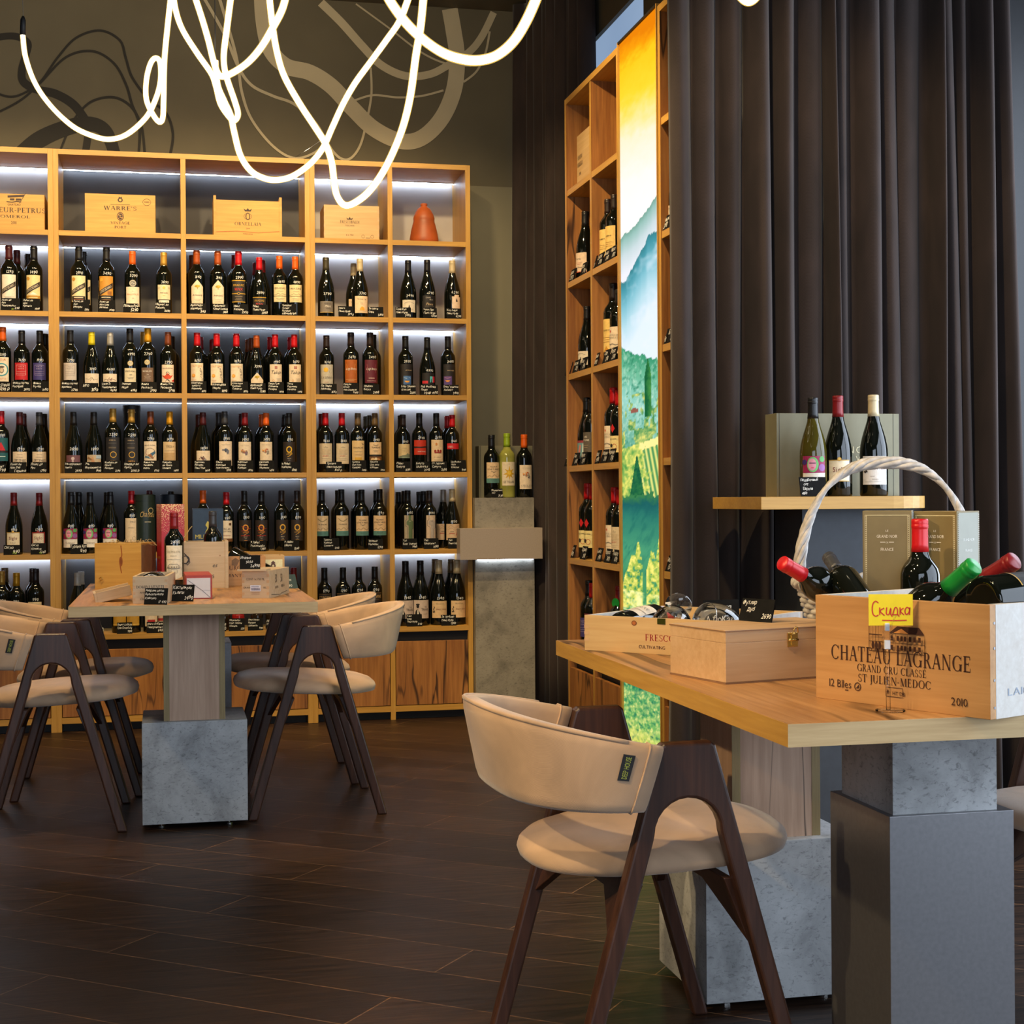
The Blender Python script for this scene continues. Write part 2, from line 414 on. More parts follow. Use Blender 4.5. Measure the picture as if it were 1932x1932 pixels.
def _serif():
    T, t, Q = 0.175, 0.06, {}
    class L(list):
        def ln(s, x0, y0, x1, y1, w): s.append([(x0 - w / 2, y0), (x0 + w / 2, y0), (x1 + w / 2, y1), (x1 - w / 2, y1)]); return s
        def hb(s, x0, x1, y, th=t): s.append([(x0, y), (x1, y), (x1, y + th), (x0, y + th)]); return s
        def sf(s, x, y, w=0.13): return s.hb(x - w, x + w, y if y < 0.5 else y - 0.04, 0.04)
        def V(s, x, w=T, y0=0, y1=1, a=1, b=1):
            s.ln(x, y0, x, y1, w)
            if a: s.sf(x, y0, w / 2 + 0.07)
            if b: s.sf(x, y1, w / 2 + 0.07)
            return s
        def arc(s, cx, cy, rx, ry, a0, a1, TT=T, tt=t):
            n = 18
            for i in range(n):
                q = []
                for a in (a0 + (a1 - a0) * i / n, a0 + (a1 - a0) * (i + 1) / n):
                    a = R(a); w = tt + (TT - tt) * abs(cos(a)) ** 1.5
                    q.append(((cx + rx * cos(a), cy + ry * sin(a)), (cx + (rx - w) * cos(a), cy + (ry - max(w * 0.7, tt)) * sin(a))))
                s.append([q[0][0], q[1][0], q[1][1], q[0][1]])
            return s
    Q['A'] = (L().ln(.06, 0, .38, 1, .06).ln(.72, 0, .40, 1, T).hb(.18, .58, .32).sf(.06, 0).sf(.72, 0), .80)
    Q['B'] = (L().V(.17).hb(.1, .3, .96, .04).hb(.1, .34, .5).hb(.1, .32, 0, .04).arc(.28, .755, .30, .245, -90, 90).arc(.30, .27, .34, .27, -90, 90), .70)
    Q['C'] = (L().arc(.48, .5, .48, .51, 42, 318).ln(.84, .68, .86, .98, .04), .88)
    Q['D'] = (L().V(.17).hb(.1, .36, .96, .04).hb(.1, .36, 0, .04).arc(.34, .5, .50, .5, -90, 90), .88)
    Q['E'] = (L().V(.17).hb(.1, .62, .955).hb(.1, .50, .49).hb(.1, .66, 0).ln(.62, .78, .62, 1, .04).ln(.66, 0, .67, .25, .04).ln(.5, .40, .5, .62, .035), .72)
    Q['F'] = (L().V(.17).hb(.1, .62, .955).hb(.1, .50, .49).ln(.62, .76, .62, 1, .04).ln(.5, .40, .5, .62, .035), .66)
    Q['G'] = (L().arc(.48, .5, .48, .51, 42, 318).ln(.84, .68, .86, .98, .04).V(.80, T, .02, .42, 0, 1), .94)
    Q['H'] = (L().V(.17).V(.76).hb(.2, .75, .48), .94)
    Q['I'] = (L().V(.17), .34)
    Q['J'] = (L().V(.28, T, .1, 1, 0, 1).arc(.13, .02, .22, .24, -120, 10, T, .06), .42)
    Q['L'] = (L().V(.17).hb(.1, .62, 0).ln(.63, 0, .64, .28, .04), .68)
    Q['M'] = (L().V(.14, .06).ln(.18, 1, .50, 0, T).ln(.50, 0, .86, 1, .06).V(.92, T), 1.08)
    Q['N'] = (L().V(.13, .06).ln(.15, 1, .76, 0, T).V(.79, .06), .92)
    Q['O'] = (L().arc(.5, .5, .5, .51, 0, 360), 1.0)
    Q['P'] = (L().V(.17).hb(.1, .3, .96, .04).hb(.1, .34, .46).arc(.30, .73, .34, .27, -90, 90), .66)
    Q['R'] = (L().V(.17).hb(.1, .3, .96, .04).hb(.1, .34, .48).arc(.30, .74, .33, .26, -90, 90).ln(.70, 0, .40, .50, T).sf(.72, 0, .09), .80)
    Q['S'] = (L().arc(.31, .74, .26, .265, 25, 270, .10, .06).arc(.31, .265, .28, .27, -155, 90, .12, .06).ln(.53, .72, .53, .97, .035).ln(.04, .04, .04, .30, .035), .62)
    Q['T'] = (L().V(.38, T, 0, 1, 1, 0).hb(.02, .74, .955).ln(.03, .72, .02, 1, .04).ln(.73, .72, .74, 1, .04), .76)
    Q['U'] = (L().V(.16, T, .3, 1, 0, 1).V(.76, .06, .3, 1, 0, 1).arc(.445, .32, .355, .34, 180, 360, T, .06), .92)
    Q['V'] = (L().ln(.40, 0, .08, 1, T).ln(.40, 0, .72, 1, .06).sf(.08, 1).sf(.72, 1), .80)
    Q['W'] = (L().ln(.32, 0, .08, 1, T).ln(.32, 0, .54, 1, .06).ln(.76, 0, .54, 1, T).ln(.76, 0, 1.0, 1, .06).sf(.08, 1).sf(1.0, 1), 1.08)
    Q["'"] = (L().ln(.08, .72, .10, 1, .09), .2)
    Q['-'] = (L().hb(.03, .33, .34, .07), .38)
    e = L(Q['E'][0]); e.ln(.34, 1.08, .46, 1.28, .08); Q['É'] = (e, .72)
    return Q
SER = _serif()
def serif(text, size=1.0, cond=1.0, gap=0.11, bold=1.0):
    vs, fs, x = [], [], 0.0
    for ch in text:
        if ch in SER:
            pl, w = SER[ch]
            for p in pl:
                o = len(vs)
                vs += [(x + a * size * cond, b * size) for a, b in p]; fs.append(tuple(range(o, o + len(p))))
            x += (w + gap) * size * cond
        elif ch in GLY:
            gv, gf, w = GLY[ch]; o = len(vs)
            vs += [(x + a * size * cond * 1.38, b * size * 1.38) for a, b in gv]; fs += [tuple(a + o for a in f) for f in gf]
            x += (w * 1.38 + gap) * size * cond
        else: x += 0.42 * size * cond
    return vs, fs, x - gap * size * cond
INK = {}
def ink(c):
    if c not in INK: INK[c] = plain('ink_%d_%d_%d' % c, srgb(*c), 0.55, 0, 0.08, 90)
    return INK[c]
def prints(mb, items, f):
    """flat printing on a surface; f(a, b, k) places a point of the print, k lifts later items over earlier ones"""
    for k, it in enumerate(items):
        kind, col = it[0], ink(it[1]); a = it[2:]
        if kind in 'TS':                        # text, at (u, v) centre, cap height, optional dict
            txt, u, v, size = a[:4]; o = a[4] if len(a) > 4 else {}
            if kind == 'T': vs, fs, w = sans(txt, size * 1.38, o.get('slant', 0), o.get('jit', 0), o.get('cond', 1), o.get('gap', 0.09))
            else: vs, fs, w = serif(txt, size, o.get('cond', 1), o.get('gap', 0.11))
            if 'fit' in o:
                s = o['fit'] / w; vs = [(x * s, y) for x, y in vs]; w = o['fit']
            if 'max' in o and w > o['max']:
                s = o['max'] / w; vs = [(x * s, y) for x, y in vs]; w = o['max']
            al = o.get('al', 'c'); x0 = {'c': -w / 2, 'l': 0, 'r': -w}[al]; r = R(o.get('rot', 0))
            pts = [((x + x0) * cos(r) - y * sin(r) + u, (x + x0) * sin(r) + y * cos(r) + v) for x, y in vs]
        elif kind == 'R':                       # rectangle u0 v0 u1 v1
            u0, v0, u1, v1 = a; n = max(1, int(abs(u1 - u0) / 0.006))
            n = min(n, 14)
            pts = [(u0 + (u1 - u0) * i / n, q) for i in range(n + 1) for q in (v0, v1)]
            fs = [(2 * i, 2 * i + 2, 2 * i + 3, 2 * i + 1) for i in range(n)]
        elif kind == 'D':                       # disc u v r (ry)
            u, v, r = a[:3]; ry = a[3] if len(a) > 3 else r; n = 22; q = 3 if r > .005 else 1
            pts = [(u, v)] + [(u + r * j / q * cos(2 * pi * i / n), v + ry * j / q * sin(2 * pi * i / n)) for j in range(1, q + 1) for i in range(n)]
            fs = [(0, 1 + i, 1 + (i + 1) % n) for i in range(n)] + [(1 + j * n + i, 1 + j * n + n + i, 1 + j * n + n + (i + 1) % n, 1 + j * n + (i + 1) % n) for j in range(q - 1) for i in range(n)]
        elif kind == 'O':                       # ring u v r width (ry)
            u, v, r, w = a[:4]; ry = a[4] if len(a) > 4 else r; n = 24
            pts = [(u + (r - q) * cos(2 * pi * i / n), v + (ry - q) * sin(2 * pi * i / n)) for i in range(n) for q in (0, w)]
            fs = [(2 * i, (2 * i + 2) % (2 * n), (2 * i + 3) % (2 * n), 2 * i + 1) for i in range(n)]
        elif kind == 'P':                       # polygon
            pg = list(a[0]); us = sorted({p[0] for p in pg}); pts, fs = [], []
            for ua, ub in zip(us, us[1:]):
                nn = max(1, int((ub - ua) / .005)); nn = min(nn, 12)
                for i in range(nn):
                    c0, c1 = ua + (ub - ua) * i / nn, ua + (ub - ua) * (i + 1) / nn; cm = (c0 + c1) / 2
                    hit = sorted((((y0 + (y1 - y0) * (cm - x0) / (x1 - x0)), (x0, y0, x1, y1)) for (x0, y0), (x1, y1) in zip(pg, pg[1:] + pg[:1]) if min(x0, x1) <= cm < max(x0, x1)))
                    for (_, e0), (_, e1) in zip(hit[::2], hit[1::2]):
                        at_ = lambda e, c: (c, e[1] + (e[3] - e[1]) * (c - e[0]) / (e[2] - e[0]))
                        o = len(pts); pts += [at_(e0, c0), at_(e0, c1), at_(e1, c1), at_(e1, c0)]; fs.append((o, o + 1, o + 2, o + 3))
        elif kind == 'L':                       # stroke along points, width
            ps = [Vector(p) for p in a[0]]; w = a[1] / 2; pts = []; fs = []
            q_ = [ps[0]]
            for p0_, p1_ in zip(ps, ps[1:]):
                m_ = min(12, max(1, int((p1_ - p0_).length / .007))); q_ += [p0_.lerp(p1_, (i + 1) / m_) for i in range(m_)]
            ps = q_
            for i, p in enumerate(ps):
                t = (ps[min(i + 1, len(ps) - 1)] - ps[max(i - 1, 0)]); t = t.normalized() if t.length else Vector((1, 0)); nn = Vector((-t.y, t.x)) * w
                pts += [tuple(p + nn), tuple(p - nn)]
            fs = [(2 * i, 2 * i + 1, 2 * i + 3, 2 * i + 2) for i in range(len(ps) - 1)]
        mb.add([f(x, y, k) for x, y in pts], fs, col)
    return mb

# ================================================================== the setting
YA, DA, YW = 7.5, 0.364, 7.885               # front of the lit shelf wall, its depth, the wall behind
XB, XBW, ZC = 1.606, 1.985, 3.62             # front of the side shelf wall, the wall behind it, ceiling height
struct('floor', MB().box(-4, 4, -3, 8, -0.05, 0), floormat)
struct('ceiling', MB().box(-4, 4, -3, 8, ZC, ZC + 0.05), wallolive)
wall = struct('wall_far', MB().box(-4, 4, YW, YW + 0.1, 0, ZC), wallolive)
struct('wall_left', MB().box(-4.05, -3.95, -3, 8, 0, ZC), wallnear)
# side wall with the window opening for the daylight
struct('wall_right', MB().box(3.35, 3.45, -3, -0.95, 0, ZC).box(3.35, 3.45, 2.75, 3.08, 0, ZC).box(3.35, 3.45, 4.48, 8, 0, ZC).box(3.35, 3.45, 3.08, 4.48, 0, 0.38).box(3.35, 3.45, 3.08, 4.48, 2.75, ZC).box(3.35, 3.45, -0.95, 2.75, 0, 0.38).box(3.35, 3.45, -0.95, 2.75, 2.75, ZC), wallnear)
struct('window_2', MB().box(3.36, 3.42, -0.95, -0.89, 0.38, 2.75).box(3.36, 3.42, 2.69, 2.75, 0.38, 2.75).box(3.36, 3.42, 0.87, 0.93, 0.38, 2.75).box(3.36, 3.42, -0.95, 2.75, 0.38, 0.44).box(3.36, 3.42, -0.95, 2.75, 2.69, 2.75), black)
struct('wall_behind', MB().box(-4, -2.3, -3.1, -3, 0, ZC).box(1.1, 4, -3.1, -3, 0, ZC).box(-2.3, 1.1, -3.1, -3, 0, 0.7).box(-2.3, 1.1, -3.1, -3, 2.7, ZC), wallnear)
struct('wall_side', MB().box(XBW, XBW + 0.1, 4.78, YW, 0, 1.2).box(XBW, XBW + 0.1, 4.78, YW, 3.26, ZC).box(XBW, XBW + 0.1, 4.78, 6.31, 1.2, 3.26).box(XBW, XBW + 0.1, 7.45, YW, 1.2, 3.26), wallolive)
# pale blue panel above the side shelves, its daylight put in as glow
blue_glow, nt, bs = new_mat('glowing_blue_panel')
nt.nodes.remove(bs)
e = node(nt, 'ShaderNodeEmission', Strength=1.0)
tn = node(nt, 'ShaderNodeTexNoise', Scale=1.2)
nt.links.new(coords(nt, (1, 1, 1)), tn.inputs['Vector'])
nt.links.new(ramp(nt, tn.outputs[0], [(0.3, srgb(128, 152, 184)), (0.7, srgb(150, 172, 200))]), e.inputs[0])
nt.links.new(e.outputs[0], nt.nodes['Material Output'].inputs[0])
struct('blue_panel', MB().box(XBW + 0.02, XBW + 0.03, 6.31, 7.45, 1.2, 3.26), blue_glow)
# pale panel on the far wall beside the shelves
struct('trim_1', MB().box(1.455, 1.77, YW - 0.012, YW, 0, 2.70), panelolive)

# painted ribbons on the far wall
YM = YW - 0.004
def ribbon(pts, w0, w1=None, n=9):
    P = spline([Vector((*p, 0)) for p in pts], n); k = len(P); vs = []; fs = []
    for i, p in enumerate(P):
        t = (P[min(i + 1, k - 1)] - P[max(i - 1, 0)]).normalized(); nn = Vector((-t.y, t.x, 0))
        w = (w0 + ((w1 or w0) - w0) * i / (k - 1)) / 2
        for s in (1, -1):
            q = p + nn * w * s; vs.append(onY(q.x, q.y, YM))
    fs = [(2 * i, 2 * i + 1, 2 * i + 3, 2 * i + 2) for i in range(k - 1)]
    return vs, fs
def mural(name, runs, mat):
    for i, (pts, w0, w1) in enumerate(runs):
        vs, fs = ribbon(pts, w0, w1)
        off = -0.0003 * i
        obj(name, MB().add([(x, y + off, z) for x, y, z in vs], fs), mat, parent=wall)
mural('painted_beige_ribbon', [
    ([(500, -30), (503, 40), (515, 95), (545, 128), (590, 140), (630, 165), (668, 205), (710, 245), (760, 268), (800, 262), (838, 225), (862, 170), (868, 110), (862, 60), (855, 18)], 30, 30),
    ([(612, 8), (650, 45), (690, 90), (725, 125), (770, 145), (815, 142), (850, 125), (890, 100), (915, 70), (938, 24)], 16, 13),
    ([(678, 10), (740, 55), (800, 100), (850, 122), (895, 125)], 3, 4),
    ([(930, 60), (922, 100), (905, 135), (880, 156)], 4, 4), ([(979, 25), (975, 60)], 4, 3),
    ([(705, 130), (706, 180), (697, 230), (685, 275), (668, 300), (650, 303), (630, 285), (600, 235), (560, 200), (520, 185), (480, 165), (455, 130), (430, 70), (385, -10)], 4, 6),
    ([(842, 172), (800, 183), (755, 186), (710, 182), (675, 192)], 4, 4),
    ([(420, 0), (445, 85), (455, 130), (462, 180), (480, 230), (520, 280), (560, 302), (600, 290), (625, 262)], 6, 4)], murallight)
mural('painted_black_ribbon', [
    ([(-40, 95), (0, 79), (35, 76), (58, 88), (55, 110), (47, 140), (50, 162), (75, 176), (110, 184), (145, 205), (170, 240)], 12, 17),
    ([(45, 300), (80, 270), (130, 248), (175, 240), (205, 255), (222, 300)], 34, 22), ([(172, 255), (165, 300)], 14, 14),
    ([(-40, 165), (0, 184), (30, 190), (60, 178), (85, 158), (115, 115), (150, 78), (195, 64), (232, 82), (243, 115), (255, 152), (285, 192), (318, 218), (331, 258), (325, 300)], 4, 5),
    ([(-40, 232), (0, 220), (45, 196), (80, 165), (130, 115), (180, 103), (220, 125), (243, 165), (255, 205), (272, 245), (278, 300)], 4, 5),
    ([(115, 300), (130, 262), (150, 225), (180, 197), (222, 190), (255, 210), (268, 245), (266, 300)], 4, 5)], muraldark)

# ================================================================== the lit shelf wall
led = glow('cool_led_strip', (0.70, 0.82, 1.0), 22.0)
ZF = [2.345, 1.966, 1.588, 1.210, 0.832, 0.453]; ZT = 2.724; TH = 0.024
def shelf_unit(x0, x1, divs, back, label):
    u = thing('shelving_unit', label, 'shelf unit', (x0, YA, 0), 0, 'lit shelving units')
    w = x1 - x0; y1 = DA
    for x in (0, w - TH): obj('side_panel', MB().box(x, x + TH, 0, y1, 0, ZT), oak, u, bevel=0.001)
    xs = [TH]
    for d in divs:
        obj('divider', MB().box(d - x0 - TH / 2, d - x0 + TH / 2, 0.001, y1, 0.0, ZT - TH), oak, u, bevel=0.001)
        xs += [d - x0 - TH / 2, d - x0 + TH / 2]
    xs.append(w - TH)
    obj('top_board', MB().box(TH, w - TH, 0, y1, ZT - TH, ZT), oakh, u)
    obj('back_panel', MB().box(TH, w - TH, y1 - 0.006, y1, 0.43, ZT - TH), back, u)
    for a, b in zip(xs[::2], xs[1::2]):
        for k, z in enumerate(ZF):
            obj('shelf_board', MB().box(a, b, 0.002, y1 - 0.006, z - TH, z), oakh, u)
        for z in [ZT - TH] + [q - TH for q in ZF[:-1]]:
            ch_ = obj('led_channel', MB().box(a + 0.001, b - 0.001, y1 - 0.036, y1 - 0.034, z - 0.0030, z).box(a + 0.001, b - 0.001, y1 - 0.034, y1 - 0.014, z - 0.0015, z), chrome, u)
            obj('led_strip', MB().box(a + 0.002, b - 0.002, y1 - 0.030, y1 - 0.019, z - 0.0045, z - 0.0015), led, ch_)
        obj('door', MB().box(a + 0.003, b - 0.003, 0.0, 0.018, 0.071, 0.382), oakface, u, bevel=0.001)
        obj('handle_recess', MB().box(a, b, 0.03, 0.05, 0.36, ZF[-1] - TH), black, u)
        obj('bottom_rail', MB().box(a, b, 0.0, y1, 0.040, 0.068), oakh, u)
        obj('plinth', MB().box(a, b, 0.04, 0.058, 0, 0.040), black, u)
    return u
UX = [-1.72, -0.5216, 0.670, 1.459]
shelf_unit(UX[0], UX[1], [-1.12], backpale, 'lit oak shelf unit with pale back holding the two red-capped cream-labelled bottles')
shelf_unit(UX[1], UX[2], [0.072], backdark, 'wide lit oak shelf unit with charcoal back behind the small table')
shelf_unit(UX[2], UX[3], [1.060], backpale, 'narrow lit oak shelf unit with pale back and a terracotta vase')

# ================================================================== the side shelf wall with the lightbox
def side_unit(y0, y1, ndiv, label):
    u = thing('shelving_unit', label, 'shelf unit', (XB, y0, 0), 0, 'side shelving units')
    w = y1 - y0; d = 0.36; z1 = ZT
    for y in (0, w - TH): obj('side_panel', MB().box(0, d, y, y + TH, 0, z1), oakface, u).data.materials.append(oak)
    for o in [c for c in u.children]:
        for p in o.data.polygons:
            if abs(p.normal.x) > 0.9: p.material_index = 1
    ys = [TH]
    for i in range(ndiv):
        y = w * (i + 1) / (ndiv + 1)
        o = obj('divider', MB().box(0.002, d, y - TH / 2, y + TH / 2, 0.04, z1 - TH), oakface, u); o.data.materials.append(oak)
        for p in o.data.polygons:
            if abs(p.normal.x) > 0.9: p.material_index = 1
        ys += [y - TH / 2, y + TH / 2]
    ys.append(w - TH)
    obj('top_board', MB().box(0, d, TH, w - TH, z1 - TH, z1), oaky, u)
    obj('back_panel', MB().box(d - 0.008, d, TH, w - TH, 0.04, z1 - TH), oakface, u)
    for a, b in zip(ys[::2], ys[1::2]):
        for z in ZF: obj('shelf_board', MB().box(0.003, d - 0.008, a, b, z - TH, z), oaky, u)
        obj('door', MB().box(0, 0.018, a + 0.003, b - 0.003, 0.071, 0.382), oakface, u)
        obj('handle_recess', MB().box(0.03, 0.05, a, b, 0.36, ZF[-1] - TH), black, u)
        obj('plinth', MB().box(0.04, 0.058, a, b, 0, 0.068), black, u)
    return u
side_unit(5.42, 6.20, 1, 'tall unlit oak shelf unit between the far curtain and the glowing landscape')
side_unit(4.69, 4.952, 0, 'narrow oak shelf unit half hidden by the wide brown curtain')

# the backlit landscape: colours worked out from height and noise
def vnoise(x, y, s=0):
    xi, yi = math.floor(x), math.floor(y); fx, fy = x - xi, y - yi
    h = lambda a, b: (sin(a * 127.1 + b * 311.7 + s * 74.7) * 43758.5453) % 1.0
    ux, uy = fx * fx * (3 - 2 * fx), fy * fy * (3 - 2 * fy)
    return (h(xi, yi) * (1 - ux) + h(xi + 1, yi) * ux) * (1 - uy) + (h(xi, yi + 1) * (1 - ux) + h(xi + 1, yi + 1) * ux) * uy
def fbm(x, y, s=0): return 0.5 * vnoise(x, y, s) + 0.3 * vnoise(x * 2.1, y * 2.1, s + 1) + 0.2 * vnoise(x * 4.3, y * 4.3, s + 2)
def mixc(a, b, t): t = max(0, min(1, t)); return tuple(x + (y - x) * t for x, y in zip(a, b))
def stops(v, st):
    for (p, a), (q, b) in zip(st, st[1:]):
        if v <= q: return mixc(a, b, (v - p) / (q - p))
    return st[-1][1]
def landscape(u, y):
    """colour at u 0..1 across and y down the strip (60 top .. 1490 bottom)"""
    n = fbm(u * 6, y / 14, 3); n2 = fbm(u * 14, y / 6, 9)
    c = stops(y + 30 * (n - .5) - 18 * u, [(60, (232, 130, 10)), (85, (250, 165, 15)), (105, (255, 200, 30)), (165, (255, 214, 50)), (200, (255, 226, 120)), (250, (255, 238, 205)), (330, (254, 244, 238)), (480, (255, 252, 252)), (9999, (255, 252, 252))])
    r1 = 432 - 45 * u ** 1.6 + 10 * (fbm(u * 9, 1) - .5)
    if y > r1: c = stops(y - r1, [(0, (120, 165, 150)), (12, (150, 190, 182)), (40, (200, 216, 220)), (80, (236, 236, 244)), (900, (232, 230, 240))])
    r2 = 522 - 66 * max(0, min(1, (u - .1) * 1.5)) + 14 * (fbm(u * 14, 2) - .5)
    if y > r2: c = mixc(stops(y - r2, [(0, (60, 130, 140)), (14, (70, 148, 162)), (50, (128, 190, 205)), (90, (185, 220, 232)), (140, (225, 238, 248)), (900, (240, 246, 252))]), (235, 240, 250), max(0, (fbm(u * 3, y / 30, 5) - .55) * 2.2))
    r3 = 648 + 46 * u + 14 * (fbm(u * 12, 7) - .5)
    if y > r3:
        c = stops(y - r3, [(0, (60, 150, 110)), (40, (110, 185, 150)), (100, (150, 208, 195)), (170, (110, 175, 150)), (260, (60, 130, 120)), (2000, (60, 130, 120))])
        c = mixc(c, (215, 238, 215), (fbm(u * 16, y / 7, 11) - .45) * 1.6); c = mixc(c, (25, 105, 75), (.42 - n2) * 2.2)
    if 745 < y < 850 and fbm(u * 4.5, y / 40, 21) > .52 + .0012 * (850 - y) * .6:
        c = mixc((60, 135, 85), (235, 225, 120), fbm(u * 12, y / 6, 23) * 1.7 - .35)
    if 768 < y < 780 and .24 < u < .44 and y > 769 + 40 * abs(u - .34): c = (150, 90, 75)
    w = .085 * min(1, (y - 680) / 35) if y < 760 else .085
    if 682 < y < 792 and abs(u - .70) < w: c = mixc((25, 95, 55), (80, 150, 70), (u - .66) * 7 + n2 - .5)
    b = 846 - 16 * u
    if b < y < 945:
        c = (250, 236, 150) if y < b + 14 else mixc((235, 228, 130), (70, 140, 85), 0.5 + 0.5 * sin((u * 26 - (y - 850) * .06) * 2.2))
        if u < .62 + .5 * (n - .5): c = mixc(mixc((80, 150, 70), (245, 232, 110), fbm(u * 10, y / 9, 31) * 2.2 - .5), c, 0.15)
    if 862 < y < 948 and abs(u - .40) < .14 * (y - 855) / 60: c = mixc((20, 85, 60), (60, 130, 70), n2 * 1.2 - .2)
    if y > 938 + 34 * (fbm(u * 8, y / 16, 71) - .5): c = stops(y + 20 * (n - .5), [(938, (60, 125, 75)), (952, (30, 95, 95)), (975, (45, 120, 105)), (1040, (75, 155, 115)), (1120, (70, 145, 95)), (1290, (70, 150, 95)), (1370, (120, 180, 95)), (1400, (215, 215, 100)), (1500, (235, 222, 90))]); c = mixc(c, (25, 95, 90), (.5 - fbm(u * 10 + y / 16, y / 20, 41)) * 1.3)
    for cu, top, wd in ((.28, 1050, .2), (.42, 1025, .11), (.78, 1040, .16), (.97, 1012, .1), (.1, 1085, .14)):
        if y > top and y < 1155 and abs(u - cu) < wd * min(1, (y - top) / 50 + .2) and n2 > .36: c = mixc((90, 150, 50), (252, 236, 120), n2 * 2.0 - .45)
    if 1118 < y < 1160: c = mixc(c, (255, 250, 170), (fbm(u * 7, y / 10, 51) - .3) * 2)
    if y > 1270:
        hsh = fbm(u * 16 + y / 12, y / 5 - u * 9, 61); c = mixc(c, (240, 232, 140), (hsh - .52) * 3.2); c = mixc(c, (15, 95, 85), (.46 - hsh) * 3.0 * (1 if y < 1385 else .4))
        c = mixc(c, (235, 228, 130), max(0, sin(u * 9 + y / 4.2)) ** 3 * .35)
    return c
lb = thing('lightbox', 'tall glowing lightbox with a sunny vineyard landscape between the oak shelves', 'lightbox', (XB, 4.954, 0))
obj('box', MB().box(0.012, 0.12, 0.001, 0.464, 0.0, 2.735), oak, lb)
for y in (0.001, 0.458): obj('edge_trim', MB().box(-0.004, 0.012, y, y + 0.006, 0, 2.735), oak, lb)
obj('top_trim', MB().box(-0.004, 0.012, 0.007, 0.458, 2.728, 2.735), black, lb)
NU, NV = 72, 620
mb = MB().grid(NU, NV, lambda a, b: (0.004, 0.007 + 0.451 * (1 - a), 0.03 + 2.698 * b))
me = mb.mesh('landscape_print')
at = me.color_attributes.new('picture', 'FLOAT_COLOR', 'POINT')
buf = []
for j in range(NV):
    y = 940 - (0.03 + 2.698 * j / (NV - 1) - 1.08) * 538
    for i in range(NU): buf += [*srgb(*[max(0, min(255, q)) for q in landscape(i / (NU - 1), y)]), 1.0]
at.data.foreach_set('color', buf)
m = bpy.data.materials.new('backlit_print'); m.use_nodes = True; nt = m.node_tree; nt.nodes.clear()
ca = nt.nodes.new('ShaderNodeVertexColor'); ca.layer_name = 'picture'
e = node(nt, 'ShaderNodeEmission', Strength=1.12); o = nt.nodes.new('ShaderNodeOutputMaterial')
nt.links.new(ca.outputs[0], e.inputs[0]); nt.links.new(e.outputs[0], o.inputs[0])
me.materials.append(m)
obj('picture_panel', me, None, lb)

# ================================================================== curtains
def curtain(name, label, A, B, folds, seed, amp=0.05, flare=0.03, z0=0.01, z1=ZC - 0.01, per=14):
    rr = random.Random(seed); A, B = Vector(A), Vector(B); D = (B - A); L = D.length; D.normalize(); N = Vector((D.y, -D.x))
    xs = [0.0]
    for i in range(folds): xs.append(xs[-1] + rr.uniform(0.55, 1.5))
    xs = [x / xs[-1] * L for x in xs]; amps = [amp * rr.uniform(0.45, 1.3) for _ in range(folds)]; sk = [rr.uniform(-.8, .8) for _ in range(folds)]
    pl = []
    for i in range(folds):
        for j in range(per):
            t = j / per; s = xs[i] + (xs[i + 1] - xs[i]) * (t + 0.10 * sk[i] * sin(pi * t) ** 2)
            pl.append((s, amps[i] * sin(pi * t) ** 0.75, i))
    pl.append((L, 0, folds - 1))
    nv = 12
    def f(a, b):
        s, d, i = pl[min(len(pl) - 1, int(round(a * (len(pl) - 1))))]
        k = 1 + 0.35 * (1 - b); w = 0.008 * sin(b * 5 + i * 2.1) + 0.012 * (1 - b) * sin(i * 1.7)
        e = (s / L - 0.5) * 2 * flare * (1 - b)
        p = A + D * (s + w + e) + N * (d * k - amp * .5 + 0.006 * sin(b * 4 + i))
        return (p.x, p.y, z0 + (z1 - z0) * b)
    o = obj(name, MB().grid(len(pl), nv, f), velvet, smooth=True)
    q = o.modifiers.new('cloth', 'SOLIDIFY'); q.thickness = 0.003
    return tag(o, label, 'curtain', 'brown velvet curtains')
curtain('curtain', 'wide dark brown velvet curtain hanging behind the stand with three bottles', (1.555, 4.615), (2.70, 4.615), 16, 5, 0.085, 0.03)
curtain('curtain', 'bunched brown velvet curtain hanging in the corner behind the concrete pillar', (1.755, 7.78), (1.93, 6.98), 9, 11, 0.05, 0.02)
# dark reveal beyond the curtain
struct('wall_return', MB().box(2.70, 3.35, 4.74, 4.80, 0, ZC).box(1.985, 2.70, 4.78, 4.80, 0, ZC), black)

